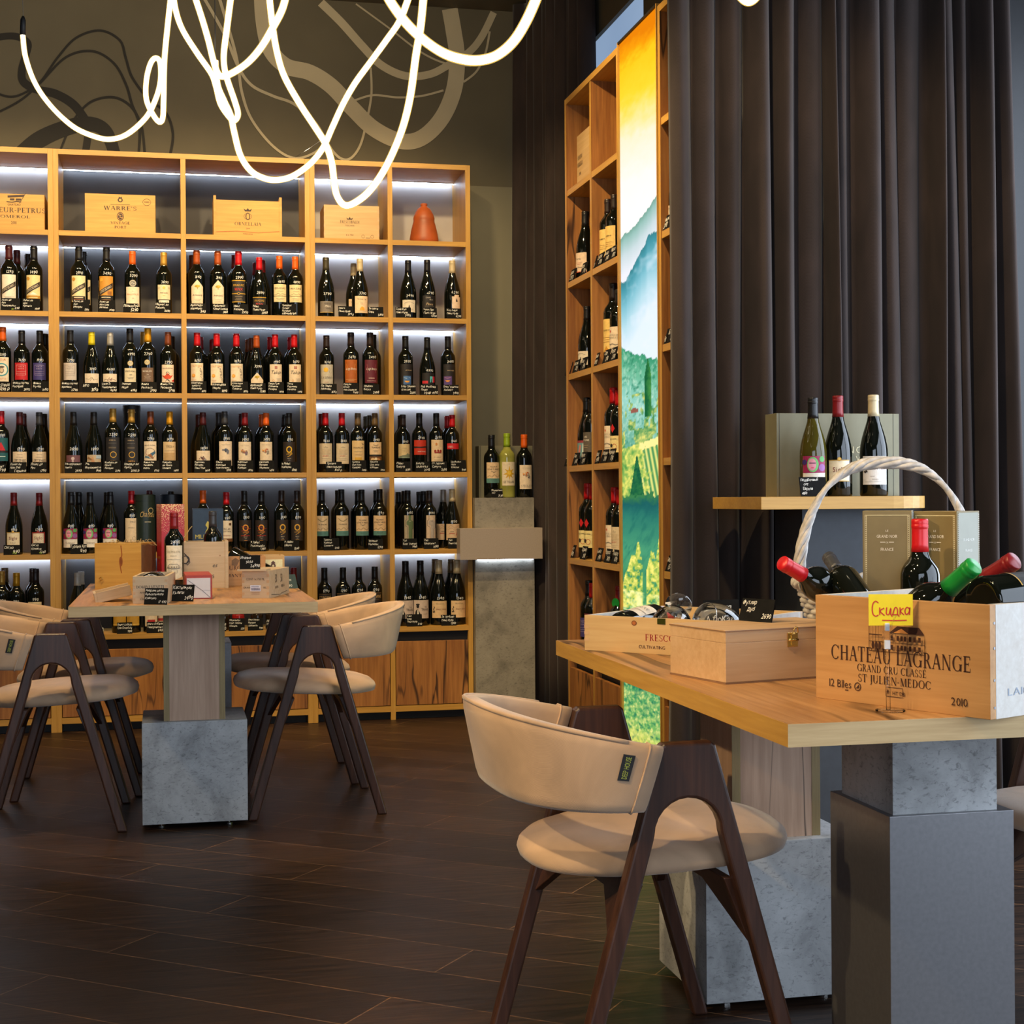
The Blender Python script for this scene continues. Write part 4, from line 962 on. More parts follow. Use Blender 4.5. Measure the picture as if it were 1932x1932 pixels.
ST_ = {
    'LW': haro((232, 222, 205), lines(2, .016, .005, .044, GY)),
    'LY': haro((226, 206, 150), [('R', (180, 135, 50), -.033, .006, .033, .024), ('R', (230, 215, 170), -.02, .013, .02, .016), ('P', WT, [(-.02, .028), (.02, .028), (.0, .04)]), ('D', (190, 140, 50), -.022, .1, .008)]),
    'LC': haro((226, 208, 160), [('R', BK, -.030, .005, .030, .025), ('R', (150, 90, 60), -.022, .008, .022, .012), ('R', CR, -.02, .017, .02, .020), ('D', (190, 140, 50), -.021, .1, .008)]),
    'LG': haro((196, 138, 48), [('R', BK, -.033, 0, .033, .030), ('R', CR, -.02, .020, .02, .023), ('R', (160, 110, 60), -.02, .008, .02, .011), ('D', (222, 165, 60), -.021, .1, .008), ('R', (150, 95, 40), .006, .034, .024, .048)]),
    'MAL': (0.068, 0.036, 0.128, (226, 210, 184), [('T', (190, 110, 60), 'MALLEOLUS', 0, .052, .0085, {'max': .056}), ('T', GY, '2018', 0, .036, .004), ('L', DK, [(-.03, .011), (-.01, .009), (.01, .010), (.03, .008)], .001), ('T', GY, 'de', 0, .068, .004)] + [('D', (190, 185, 170), 0, .108, .0165), ('O', (90, 80, 60), 0, .108, .0165, .0015), ('D', (120, 118, 112), 0, .108, .012), ('L', WT, [(-.009, .106), (-.003, .111), (.004, .105), (.010, .109)], .0016)]),
    'MR': (0.064, 0.036, 0.142, (222, 206, 172), [('R', BK, -.032, .0, .032, .036), ('R', (226, 220, 205), -.024, .002, .024, .032), ('L', DK, [(-.022, .004), (-.016, .026), (0, .018), (.015, .027), (.022, .004)], .0016), ('T', DK, 'MARQUES', 0, .064, .006, {'max': .046}), ('T', GD, '1858', 0, .052, .0045), ('D', (225, 190, 90), 0, .092, .006), ('O', (150, 130, 90), -.024, .09, .004, .001), ('O', (150, 130, 90), .024, .09, .004, .001)]),
    'ARB': (0.0, 0.046, 0.162, (226, 206, 178), [('P', (226, 206, 178), [(-.026, 0), (.026, 0), (.0275, .03), (0.0275, .085), (0, .116), (-.0275, .085), (-.0275, .03)])] + tree(.086) + [hand('Arboleda', .042, .0085, DK, max=.044)] + lines(3, .026, .007, .03, (150, 135, 110))),
    'ARL': (0.0, 0.028, 0.128, (226, 206, 178), [('P', (226, 206, 178), [(-.030, 0), (.030, 0), (.033, .045), (0, .082), (-.033, .045)])] + tree(.060) + [hand('Arboleda', .020, .008, DK, max=.044)]),
    'MAX': (0.066, 0.062, 0.164, (40, 36, 34), [('R', GD, -.033, .0, .033, .004), ('R', GD, -.033, .098, .033, .102), ('T', GD, 'ERRAZURIZ', 0, .074, .0095, {'fit': .050}), ('S', (205, 50, 50), 'MAX', 0, .054, .012), ('R', GD, -.033, .038, .033, .041), ('D', GD, 0, .0395, .006), ('D', BK, 0, .0395, .0042)] + lines(3, .026, .008, .034, TN)),
    'MXL': (0.074, 0.040, 0.096, (40, 36, 34), [('R', GD, -.037, .0, .037, .003), ('R', GD, -.037, .053, .037, .056), ('T', GD, 'ERRAZURIZ', 0, .034, .009, {'fit': .050}), ('S', (200, 60, 55), 'MAX', 0, .014, .012)]),
    'ERR': (0.068, 0.072, 0.158, (224, 206, 160), [('T', DK, 'ERRAZURIZ', 0, .062, .009, {'fit': .054})] + lines(1, .052, .005, .03, GY) + [('L', (110, 95, 70), [(-.033, .034), (-.02, .036), (-.01, .042), (0, .035), (.012, .041), (.022, .035), (.033, .036)], .0014), ('L', (110, 95, 70), [(-.033, .029), (.033, .029)], .002)] + lines(2, .016, .006, .04, GY)),
    'SEL': (0.070, 0.024, 0.080, (120, 112, 104), [('T', (50, 45, 42), 'RESERVA', 0.006, .040, .009, {'max': .034}), hand('Pinot', .028, .009, WT, .006), ('R', (60, 55, 50), -.004, .018, .02, .019), ('R', (190, 160, 90), -.035, 0, .035, .003)]),
    'TEM': (0.072, 0.026, 0.110, (230, 200, 165), [('T', DK, 'TE MATA', 0, .064, .007, {'max': .044, 'gap': .3})] + lines(2, .048, .006, .014, GY) + [('P', (225, 165, 60), [(-.012, .012), (.014, .012), (.012, .026), (.0, .032), (-.008, .024)])] + lines(1, .008, .006, .04, GY)),
    'SPY': (0.072, 0.034, 0.096, (222, 210, 190), [('L', GY, [(-.025, .044), (-.012, .050), (0, .052), (.012, .050), (.025, .044)], .0015), ('P', DK, [(-.005, .022), (.005, .022), (.001, .036), (-.001, .036)]), ('T', GY, 'PINOT NOIR', .004, .013, .0045, {'max': .04})]),
    'CHP': (0.070, 0.030, 0.118, (30, 27, 26), [('T', (200, 190, 175), 'CHAPEL', -.006, .074, .007, {'max': .026}), ('T', (200, 190, 175), 'PEAK', .010, .064, .006), hand('Pinot', .040, .012, TN), ('R', GY, -.024, .034, .026, .035)]),
    'CLO': (0.0, 0.044, 0.124, (232, 206, 180), [('P', (232, 206, 180), [(-.012, 0), (.034, 0), (.034, .070), (.026, .070), (.026, .080), (.0, .080), (.0, .072), (-.012, .072)]), ('P', DK, [(.006, .046), (.018, .046), (.0125, .064), (.0115, .064)]), ('T', (180, 110, 90), 'CLOS', .011, .010, .006)]),
    'POR': (0.066, 0.050, 0.160, (228, 214, 186), [('O', (70, 150, 160), 0, .054, .030, .006), ('D', (235, 225, 205), 0, .054, .024), ('D', (120, 110, 95), 0, .05, .010, .013), ('D', (205, 180, 150), 0, .052, .007, .010), ('D', (90, 80, 70), 0, .066, .012, .005), ('T', (205, 110, 60), 'RIOJA', 0, .095, .010, {'max': .05}), ('T', (205, 110, 60), 'TINTO', 0, .008, .009, {'max': .05})]),
    'RED': grid9((188, 26, 34), (235, 215, 205)), 'BLU': grid9((62, 56, 118), (215, 200, 220)), 'GRY': grid9((196, 186, 178), (110, 100, 95)),
    'ITO': (0.074, 0.034, 0.096, (222, 206, 184), [('L', (90, 80, 70), [(-.03, .036), (-.012, .033), (0, .045), (.008, .032), (.03, .036)], .0013), ('L', (90, 80, 70), [(-.008, .026), (.002, .040), (.010, .028)], .0013), ('T', DK, 'HITO', 0, .010, .006)]),
    'CEP': (0.074, 0.034, 0.096, (224, 208, 186), [('L', (100, 60, 40), [(-.03, .030), (-.015, .036), (-.004, .030), (.010, .037), (.03, .030)], .0014), ('L', (120, 50, 40), [(-.012, .026), (.0, .044), (.002, .028), (.012, .044), (.006, .026)], .0018), ('T', DK, 'CEPA', 0, .010, .005)]),
    'EMI': (0.054, 0.050, 0.116, (214, 202, 172), [('T', DK, 'EMILIO MORO', 0, .048, .0075, {'fit': .046}), ('T', DK, '2019', .002, .033, .005)] + lines(2, .024, .006, .03, GY) + roundel(.088, (222, 190, 110), (196, 190, 170))),
    'RES': (0.056, 0.054, 0.118, (112, 88, 70), [('T', WT, 'RESALSO', 0, .044, .008, {'fit': .040}), ('T', WT, '2021', .002, .031, .004)] + lines(3, .024, .006, .03, (200, 185, 165)) + roundel(.088, (222, 190, 110), (190, 180, 150))),
    'ENC': (0.062, 0.036, 0.140, (228, 206, 182), [('T', DK, 'FINCA EL ENCINAL', 0, .084, .006, {'max': .052}), ('P', (205, 70, 30), [(-.03, .054), (-.012, .036), (.012, .036), (.026, .056), (.014, .050), (0, .064), (-.014, .050)]), ('O', (60, 40, 35), 0, .062, .008, .002), ('L', (60, 40, 35), [(-.012, .022), (0, .036), (.012, .022)], .002), ('L', (60, 40, 35), [(-.006, .036), (.008, .024)], .002), ('P', (190, 40, 30), [(.016, .026), (.032, .022), (.03, .034)])]),
    'CAL': (0.066, 0.044, 0.150, (226, 210, 184), [('S', (205, 140, 50), 'CALITERRA', -.002, .088, .0085, {'fit': .054}), ('D', (226, 150, 50), -.016, .046, .0085), ('D', (235, 180, 90), -.017, .047, .0055)] + lines(3, .024, .007, .024, (190, 120, 70), -.014) + vine(.020, .055)),
    'TAK': (0.066, 0.044, 0.150, (228, 208, 180), [('R', (150, 40, 35), -.006, .084, .006, .096), ('R', CR, -.0005, .084, .0005, .096), ('R', CR, -.006, .0895, .006, .0905), hand('Takún', .058, .017, DK, max=.052), ('O', (205, 150, 90), -.013, .026, .005, .0016)] + lines(4, .034, .006, .024, GY, .014)),
    'LAL': (0.070, 0.042, 0.152, (190, 182, 164), [('D', (228, 180, 50), -.004, .084, .0115), ('L', GY, [(.012, .094), (.016, .084), (.012, .072), (.018, .064), (.014, .054)], .0012), ('S', DK, 'LA LINDA', 0, .040, .011, {'fit': .058}), ('T', (170, 90, 80), 'MALBEC', 0, .020, .004)] + lines(1, .006, .01, .04, GY)),
    'LUO': (0.064, 0.058, 0.168, (168, 88, 26), [hand('Luigi Bosca', .062, .011, WT, max=.050), ('L', (220, 150, 80), [(-.022, .09), (-.018, .07), (-.020, .048)], .0014), ('L', (220, 150, 80), [(.020, .09), (.016, .07), (.020, .048)], .0014), ('R', (230, 180, 120), -.026, .016, .026, .0175), ('R', (230, 180, 120), -.014, .010, .014, .0115)]),
    'LUP': (0.068, 0.058, 0.168, (94, 28, 44), [hand('Luigi Bosca', .062, .011, WT, max=.050), ('L', (170, 90, 100), [(-.022, .09), (-.018, .07), (-.020, .048)], .0014), ('L', (170, 90, 100), [(.020, .09), (.016, .07), (.020, .048)], .0014), ('R', (220, 190, 180), -.014, .022, .014, .0245), ('R', (220, 190, 180), -.022, .010, .022, .0115)]),
    'HB': (0.066, 0.030, 0.158, (34, 29, 27), [('R', (70, 60, 50), -.033, .118, .033, .119), ('T', TN, 'HANS IGLER', .012, .094, .0055, {'max': .034}), ('R', (70, 110, 165), -.016, .024, .022, .068), ('L', (200, 220, 235), [(-.014, .060), (0, .056), (.012, .061), (.020, .057)], .0016), ('L', (40, 60, 110), [(-.014, .032), (.004, .028), (.020, .033)], .002), ('P', (230, 160, 50), [(-.012, .044), (.016, .044), (.008, .036), (-.004, .036)])]),
    'HR': (0.070, 0.028, 0.116, (30, 26, 25), [('R', (200, 40, 50), -.034, .034, -.004, .048), ('R', (90, 190, 195), .006, .040, .020, .070), ('R', (205, 45, 60), .020, .040, .034, .070), ('P', BK, [(.010, .040), (.016, .040), (.015, .056), (.012, .060)]), ('T', TN, 'HANS IGLER', .002, .012, .005, {'max': .036})]),
    'HP': (0.066, 0.030, 0.158, (34, 29, 27), [('R', (70, 60, 50), -.033, .118, .033, .119), ('T', TN, 'HANS IGLER', .006, .094, .0055, {'max': .034}), ('R', (96, 70, 130), -.030, .026, .010, .068), ('L', (60, 80, 150), [(-.028, .034), (-.01, .03), (.008, .035)], .003), ('L', (190, 130, 150), [(-.026, .062), (-.012, .058), (.006, .063)], .0016), ('P', (230, 150, 60), [(-.024, .048), (.002, .048), (-.005, .040), (-.016, .040)])]),
    'TEA': (0.070, 0.060, 0.170, (30, 90, 96), [('R', BK, -.035, .04, .035, .05), ('P', (200, 30, 40), [(-.02, .05), (.02, .05), (.0, .09)]), ('R', (200, 220, 215), -.02, .02, .02, .024)]),
    'LH2': (0.072, 0.036, 0.106, (228, 206, 176), [('T', GY, 'HACIENDA', 0, .040, .0045), ('T', DK, 'LOPEZ DE HARO', 0, .019, .016, {'fit': .060})] + lines(1, .056, .01, .026, GY) + lines(1, .008, .01, .05, GY)),
    'CUM': (0.074, 0.040, 0.088, (112, 74, 82), [('D', (200, 180, 180), 0, .032, .008), ('P', (190, 165, 165), [(-.006, .004), (.006, .004), (.003, .026), (-.004, .026)]), ('P', (70, 45, 55), [(-.037, 0), (.037, 0), (.037, .010), (0, .006), (-.037, .012)])]),
    'CUG': (0.074, 0.038, 0.090, (190, 170, 140), [('R', (120, 80, 40), -.037, 0, .037, .014), ('P', (205, 130, 60), [(-.037, .014), (.0, .012), (.037, .020), (.037, .014)]), ('D', (196, 150, 110), -.006, .036, .006), ('P', (190, 140, 100), [(-.012, .008), (.004, .008), (.002, .028), (-.012, .030)]), ('P', (150, 110, 70), [(-.034, .034), (-.012, .026), (-.010, .032), (-.028, .044)]), ('R', (170, 190, 205), .01, .034, .037, .05)]),
    'OBL': (0.070, 0.044, 0.166, (38, 36, 38), [('O', (205, 160, 60), .004, .042, .0145, .003), ('T', TN, 'RESERVA', 0, .106, .005, {'max': .034}), ('R', GY, -.018, .094, .018, .0955), ('R', (90, 80, 66), -.016, .070, .016, .078), ('T', (205, 150, 60), 'ORIZA', .002, .008, .008, {'max': .030})]),
    'EN2': (0.066, 0.046, 0.154, (228, 210, 186), [('T', DK, 'FINCA EL ENCINAL', 0, .086, .006, {'max': .054}), ('P', (70, 120, 150), [(-.028, .030), (0, .026), (-.004, .034), (-.022, .038)]), ('P', (60, 100, 130), [(.000, .048), (.024, .062), (.028, .052), (.012, .038)]), ('P', (150, 100, 60), [(-.012, .042), (.004, .048), (.018, .028), (.014, .022)]), ('L', (170, 60, 40), [(-.016, .064), (-.02, .052), (-.014, .040)], .0016), ('O', (120, 100, 60), 0, .05, .026, .0012)] + lines(1, .010, .01, .04, GY)),
    'ORZ': (0.066, 0.044, 0.152, (214, 186, 144), [('T', GY, 'CONDADO', -.006, .090, .0035), ('T', (120, 100, 70), 'ORIZA', .004, .080, .009, {'max': .038}), ('R', (186, 154, 108), -.026, .010, .026, .055)] + lines(1, .064, .01, .05, GY)),
    'CRL': (0.074, 0.030, 0.110, (226, 208, 182), head(.036, [(120, 70, 60), (90, 60, 60), (150, 100, 80)], (150, 140, 135)) + [('T', GY, 'SANTA', 0, .066, .004)]),
    'CRB': (0.070, 0.036, 0.154, (230, 210, 184), head(.070, [(70, 84, 120), (60, 70, 90), (110, 120, 140)], (110, 115, 130)) + [('S', GY, 'CAROLINA', 0, .022, .009, {'fit': .050}), ('T', GY, 'SANTA CAROLINA', 0, .100, .0038, {'max': .04})] + lines(1, .014, .01, .05, GY) + [('D', (190, 150, 70), 0, .108, .0016)]),
    'CRR': (0.070, 0.036, 0.154, (228, 210, 184), head(.066, [(150, 60, 50), (205, 130, 60), (120, 60, 70), (215, 170, 110)], (120, 100, 110)) + [('S', GY, 'CAROLINA', 0, .016, .009, {'fit': .050}), ('T', GY, 'SANTA CAROLINA', 0, .100, .0038, {'max': .04})] + lines(1, .008, .01, .03, GY)),
    'CRO': (0.068, 0.040, 0.154, (228, 208, 180), head(.066, [(226, 130, 50), (230, 160, 80), (170, 90, 60), (215, 180, 130)], (150, 140, 125)) + [('S', GY, 'CAROLINA', 0, .012, .009, {'fit': .050}), ('T', GY, 'SANTA CAROLINA', 0, .098, .0038, {'max': .04})]),
    'NLY': nine((226, 178, 40)), 'NLR': nine((222, 150, 50), (190, 50, 30)), 'NLK': nine((216, 165, 60)),
    'MLB': (0.072, 0.044, 0.146, (214, 196, 164), [('T', GY, 'TRAPICHE', 0, .080, .0036), ('D', (180, 165, 140), 0, .086, .002), ('S', (180, 50, 50), 'MALBEC', 0, .036, .0066, {'fit': .030}), ('R', (200, 180, 148), -.018, .048, .018, .072)] + lines(2, .026, .008, .04, (170, 150, 125))),
    'TR1': (0.070, 0.048, 0.160, (222, 190, 136), [('T', DK, 'TRAPICHE', 0, .072, .0088, {'fit': .052}), ('L', DK, [(.018, .098), (.024, .093), (.028, .094)], .0026), ('R', (214, 165, 60), -.018, .014, .018, .028)] + lines(1, .056, .01, .045, GY) + lines(2, .044, .006, .05, (190, 150, 100))),
    'TR2': (0.068, 0.044, 0.152, (226, 196, 156), [('R', BK, -.034, .036, .034, .046), ('R', (120, 80, 46), -.034, 0, .034, .036), ('D', (214, 180, 130), -.016, .020, .010), ('D', (190, 140, 90), .012, .016, .012), ('D', (230, 210, 170), .0, .024, .007), ('T', DK, 'TRAPICHE', 0, .078, .0085, {'fit': .044}), ('L', DK, [(-.012, .096), (0, .090), (.012, .096)], .002)] + lines(2, .066, .006, .026, GY)),
    'MNT': (0.068, 0.074, 0.146, (214, 190, 140), [('P', (120, 130, 105), [(-.034, .003), (.034, .003), (.034, .022), (.024, .018), (.016, .026), (.006, .016), (-.012, .014), (-.034, .006)]), ('T', GY, 'POINT', 0, .048, .005, {'gap': .3}), ('R', (150, 170, 150), -.034, 0, .034, .003)] + lines(1, .036, .01, .03, GY)),
    'RAB': (0.070, 0.088, 0.162, (190, 48, 20), [('P', BK, [(-.035, .034), (.035, .036), (.035, .044), (.0, .041), (-.035, .043)]), ('T', WT, 'BLAUER ZWEIGELT', .008, .014, .005, {'max': .044})]),
    'STL': (0.068, 0.044, 0.164, (226, 198, 158), [('D', (150, 50, 35), -.012, .062, .006, .008), ('D', (150, 50, 35), 0.002, .064, .005, .007), ('D', (150, 50, 35), .015, .062, .006, .008), ('R', (150, 50, 35), -.016, .052, .018, .058), ('D', (200, 130, 60), -.006, .098, .005, .007), ('R', (200, 180, 140), .010, .085, .014, .115), ('T', GY, 'ST LAURENT', 0, .030, .0045, {'max': .044})] + lines(2, .018, .006, .04, GY)),
    'RDS': (0.070, 0.120, 0.150, (196, 24, 30), [('T', WT, 'ZWEIGELT', -.016, .012, .0045, {'max': .03}), ('R', WT, -.03, .008, .0, .0088)]),
    'SIG': (0.064, 0.044, 0.108, (232, 218, 186), [('R', (190, 150, 60), -.032, .0, .032, .0025), ('R', (190, 150, 60), -.032, .0615, .032, .064), ('T', (120, 24, 30), 'Siglo', 0, .028, .0155, {'cond': .9, 'gap': .12}), ('T', DK, 'RIOJA', 0, .010, .0055, {'gap': .2}), ('D', (196, 150, 60), 0, .066, .006), ('D', (226, 190, 100), 0, .067, .0035)]),
    'SGR': (0.068, 0.044, 0.108, (150, 36, 30), [('R', (232, 216, 190), -.028, .006, .028, .058), ('T', (120, 24, 30), 'Siglo', 0, .028, .0155, {'cond': .9, 'gap': .12}), ('T', DK, 'RIOJA', 0, .012, .0055, {'gap': .2}), ('D', (150, 50, 40), 0, .066, .006)]),
    'GUR': popface(0.030, 0.122, WT, 'Gurpegui'),
    'OR2': (0.064, 0.020, 0.168, (222, 200, 168), [('T', GY, 'ORIZA', .012, .126, .009), ('T', GY, 'TEMPRANILLO', 0, .100, .004, {'max': .05}), ('O', GY, .012, .050, .009, .001)]),
    'CEL': (0.064, 0.050, 0.156, (226, 212, 190), [('T', DK, 'CELLAR', .0, .060, .008, {'max': .044}), ('T', DK, 'SELECTION', 0, .048, .007, {'max': .046}), ('D', (150, 110, 50), .018, .088, .007), ('D', (60, 40, 30), .018, .088, .0045), ('R', (110, 70, 30), -.032, 0, .032, .016), ('R', (150, 60, 60), -.02, .030, .02, .0315)]),
    'TV1': (0.068, 0.070, 0.170, (218, 192, 152), [('R', (90, 136, 128), -.034, 0, .034, .024), ('T', DK, 'TRAPICHE', 0, .054, .0066, {'fit': .042}), ('L', (130, 115, 70), [(-.022, .086), (-.008, .074), (.004, .072), (.026, .086)], .0022), ('L', (150, 120, 70), [(-.033, .028), (-.02, .038), (-.01, .030), (.004, .042), (.018, .030), (.033, .040)], .0014)] + lines(2, .015, .006, .04, (60, 100, 95))),
    'TV2': (0.072, 0.070, 0.168, (222, 190, 148), [('R', (90, 136, 128), -.036, 0, .036, .022), ('T', DK, 'TRAPICHE', 0, .074, .0056, {'fit': .036}), ('S', DK, 'VINEYARDS', 0, .061, .008, {'fit': .062}), ('L', DK, [(-.012, .056), (0, .050), (.012, .056)], .0014), ('L', (150, 120, 70), [(-.035, .026), (-.02, .036), (-.01, .028), (.004, .040), (.018, .028), (.035, .038)], .0014)] + lines(2, .014, .006, .03, (60, 100, 95))),
    'HUG': (0.052, 0.040, 0.172, (170, 156, 130), [('P', (96, 116, 78), [(-.004, 0), (.016, 0), (.016, .06), (.022, .066), (.022, .10), (.010, .108), (.010, .132), (-.004, .132), (-.004, .108), (-.014, .10), (-.014, .085), (-.004, .08)]), ('L', DK, [(.016, 0), (.016, .06), (.022, .066), (.022, .132)], .0014), ('L', DK, [(-.012, .132), (-.012, .110), (-.02, .104), (-.02, .08), (-.008, .07), (-.008, 0)], .0014), ('T', CR, 'UHA', .004, .10, .004)]),
    'HUW': (0.052, 0.040, 0.172, (206, 182, 156), [('P', (176, 164, 154), [(-.002, 0), (.014, 0), (.014, .06), (.022, .066), (.022, .10), (.010, .108), (-.004, .108), (-.014, .10), (-.014, .085), (-.002, .08)]), ('L', DK, [(.014, 0), (.014, .06), (.024, .068), (.024, .132)], .0014), ('L', DK, [(-.012, .132), (-.012, .110), (-.02, .104), (-.02, .08), (-.006, .07), (-.006, 0)], .0014), ('T', DK, 'UHA', .004, .10, .004)]),
    'UMA': (0.076, 0.042, 0.124, (206, 176, 142), [('L', (160, 130, 100), [(-.03, .06), (-.01, .075), (.01, .06), (.03, .075)], .001), ('L', (160, 130, 100), [(-.03, .05), (-.01, .062), (.01, .05), (.03, .062)], .001), ('T', DK, 'UHA', -.006, .040, .0065), ('R', (170, 50, 40), -.02, .032, .008, .035), ('P', (170, 40, 40), [(.014, .024), (.026, .024), (.022, .044), (.018, .044)])]),
    'STK': (0.070, 0.030, 0.172, (34, 28, 25), [('R', (150, 115, 60), -.035, .138, .035, .1395), ('T', (205, 170, 110), 'STEAKWINE', 0, .114, .016, {'fit': .062}), ('R', (150, 115, 60), -.02, .106, .02, .107), ('T', (205, 110, 60), 'MALBEC', 0, .05, .006)]),
    'TRL': (0.078, 0.034, 0.118, (200, 180, 166), [('P', BK, [(-.034, 0), (-.006, 0), (-.006, .020), (-.012, .034), (-.016, .040), (-.024, .040), (-.030, .030)]), ('D', BK, -.018, .056, .0065, .009), ('D', BK, -.018, .064, .009, .0035), ('P', WT, [(-.020, .020), (-.014, .020), (-.015, .038), (-.020, .038)]), ('T', DK, 'THE', .018, .050, .005), ('T', DK, 'TRAIL', .016, .036, .011, {'max': .036})] + lines(1, .020, .01, .024, GY, .016)),
    'PIN': (0.078, 0.034, 0.112, (216, 184, 140), [('T', DK, 'PAYS D OC', .002, .062, .005, {'max': .036}), ('T', (120, 60, 50), 'PINOT NOIR', .008, .036, .007, {'fit': .046}), ('L', DK, [(-.030, .024), (-.026, .032), (-.030, .040), (-.024, .048), (-.028, .052)], .004), ('R', DK, -.034, .026, -.022, .030)]),
    'GL': (0.070, 0.036, 0.110, (190, 145, 50), [('R', (226, 190, 90), -.035, .004, .035, .008)]), 'WL': (0.070, 0.030, 0.130, (226, 206, 178), [('R', (180, 40, 40), -.020, .020, .018, .034)]),
    'CRM': (0.066, 0.060, 0.150, (222, 200, 160), [('L', (140, 110, 70), [(-.03, .078), (-.015, .070), (0, .074), (.015, .070), (.03, .078)], .002), ('O', DK, 0, .052, .008, .002)] + lines(3, .030, .008, .04, GY)),
    'SHZ': (0.076, 0.034, 0.118, (226, 200, 172), [('T', DK, 'Yarra', -.006, .054, .010), ('R', (190, 70, 40), -.038, 0, .038, .003), ('T', DK, 'Shiraz', .006, .018, .007)] + lines(2, .040, .006, .03, (190, 90, 60))),
    'YLS': (0.066, 0.046, 0.166, (226, 190, 110), [('P', (196, 140, 50), [(-.016, .0), (.016, .0), (0, .022)]), ('T', DK, 'RESERVE', 0, .076, .006, {'max': .044})] + lines(3, .052, .008, .04, (150, 100, 50))),
    'DMD': (0.068, 0.044, 0.112, (230, 214, 150), [('P', RD, [(-.012, .098), (0, .116), (.012, .098), (0, .080)]), ('T', DK, 'OLD PARK', 0, .052, .006, {'max': .046}), ('O', (190, 90, 60), .008, .024, .011, .002), ('D', DK, -.008, .028, .008)]),
    'PNF': (0.068, 0.040, 0.148, (228, 210, 184), [('D', (205, 80, 40), -.012, .090, .005), ('S', GY, 'BOTTLED', 0, .070, .007, {'fit': .05}), ('S', GY, 'RETREAT', 0, .060, .007, {'fit': .05}), ('L', GY, [(-.033, .042), (-.015, .036), (0, .040), (.016, .034), (.033, .038)], .003)] + lines(2, .022, .008, .03, GY)),
    'TLR': (0.074, 0.030, 0.110, (110, 150, 155), [('R', (150, 60, 70), -.037, .070, .037, .080), ('P', (205, 120, 110), [(-.02, .0), (-.004, .0), (.006, .06), (-.002, .06)]), ('P', (200, 220, 215), [(.010, .0), (.026, .0), (.022, .066), (.014, .066)])]),
    'GRB': (0.068, 0.060, 0.150, (96, 88, 78), [('T', WT, 'LIFE', 0, .064, .009), ('T', WT, 'STONE', 0, .050, .009, {'max': .05})] + lines(2, .030, .01, .03, TN)),
    'PIV': (0.078, 0.034, 0.118, (232, 228, 222), [('T', (110, 60, 66), 'PINOT NOIR', .008, .044, .0082, {'fit': .052}), ('L', DK, [(-.030, .034), (-.026, .042), (-.030, .050), (-.024, .056)], .004), ('R', DK, -.035, .036, -.022, .040), ('T', GY, 'FRANCE', 0, .014, .0035)] + lines(1, .024, .01, .012, GY, -.008) + [('R', GY, -.03, .008, .03, .0086)]),
    'STE': (0.070, 0.056, 0.166, (222, 206, 176), [('P', (205, 160, 30), [(.0, .094), (-.004, .070), (-.022, .078), (-.010, .062), (-.028, .052), (-.010, .050), (-.018, .034), (-.003, .044), (.0, .026), (.004, .044), (.018, .034), (.011, .050), (.028, .054), (.011, .062), (.022, .078), (.005, .070)]), ('D', (230, 190, 60), 0, .059, .009), ('T', DK, 'ESTELAR', 0, .012, .0105, {'fit': .052}), ('T', GY, '1851', 0, .098, .004)]),
    'CAS': (0.068, 0.040, 0.172, (232, 222, 196), [('T', (150, 140, 110), 'CASTIGLIONI', -.004, .104, .008, {'fit': .052}), ('T', GY, 'CHIANTI', -.004, .090, .0045), ('R', GY, -.03, .078, .024, .0788), ('L', DK, [(-.028, .044), (-.024, .056), (-.016, .060), (.010, .060), (.016, .056), (.022, .046)], .0014), ('L', DK, [(-.028, .044), (.022, .044)], .0012), ('L', DK, [(-.020, .028), (-.020, .042)], .001), ('L', DK, [(-.012, .040), (.010, .040), (.010, .026), (-.012, .026), (-.012, .040)], .001), ('L', DK, [(.014, .044), (.026, .050), (.028, .036)], .001)] + [('R', DK, -.024 + .006 * i, .046, -.0215 + .006 * i, .052) for i in range(7)] + [('P', (205, 160, 110), [(.0, 0), (.034, 0), (.034, .012)])]),
}
LAB = {}
def label_meshes(kind, sty):
    if (kind, sty) not in LAB:
        w, z0, z1, base, items = ST_[sty]
        def f(off, under):
            def g(x, y, k):
                z = z0 + y; r = radius(kind, min(z, .24)) + off + 0.00012 * k
                q = radius(kind, z0 + .03)
                a = x / q
                return (r * sin(a), -r * cos(a), z)
            return g
        lm = None
        if w:
            n = 14; mb = MB()
            mb.add([f(0.0004, 0)(-w / 2 + w * i / n, y, 0) for i in range(n + 1) for y in (0, (z1 - z0) * .5, z1 - z0)], [(3 * i + j, 3 * i + 3 + j, 3 * i + 4 + j, 3 * i + 1 + j) for i in range(n) for j in (0, 1)])
            lm = mb.mesh('label', ink(base))
        pm = prints(MB(), items, f(0.0011, 0)).mesh('label_print')
        LAB[kind, sty] = (lm, pm)
    return LAB[kind, sty]
def bottle(lab, loc, kind, cap, sty='', hgt=0.30, price='', rotz=0.0, group=None, rot=None, glassk='', pcol=(225, 225, 220)):
    s = hgt / 0.30
    t = thing('wine_bottle', lab, 'bottle', loc, rotz, group, rot)
    t.scale = (s, s, s)
    obj('bottle_glass', GLASS[kind + glassk], None, t)
    obj('capsule', capsule(kind, cap), None, t)
    if sty:
        lm, pm = label_meshes(kind, sty)
        if lm:
            l = obj('label', lm, None, t); obj('label_print', pm, None, l)
        else: obj('label', pm, None, t)
    if price:
        zt = ST_[sty][2] if sty in ST_ else 0.15
        if sty in ('MAL', 'EMI', 'RES'): zt = 0.168
        zt = max(zt, 0.135 if kind == 'b' else 0.105)
        def g(x, y, k):
            z = zt + 0.006 + y; r = radius(kind, z) + 0.0012; a = x / 0.034
            return (r * sin(a), -r * cos(a), z)
        obj('chalked_price', prints(MB(), [('T', pcol, price, 0.004, 0, .0135, dict(slant=.1, jit=.08, cond=.85))], g), None, t)
    return t
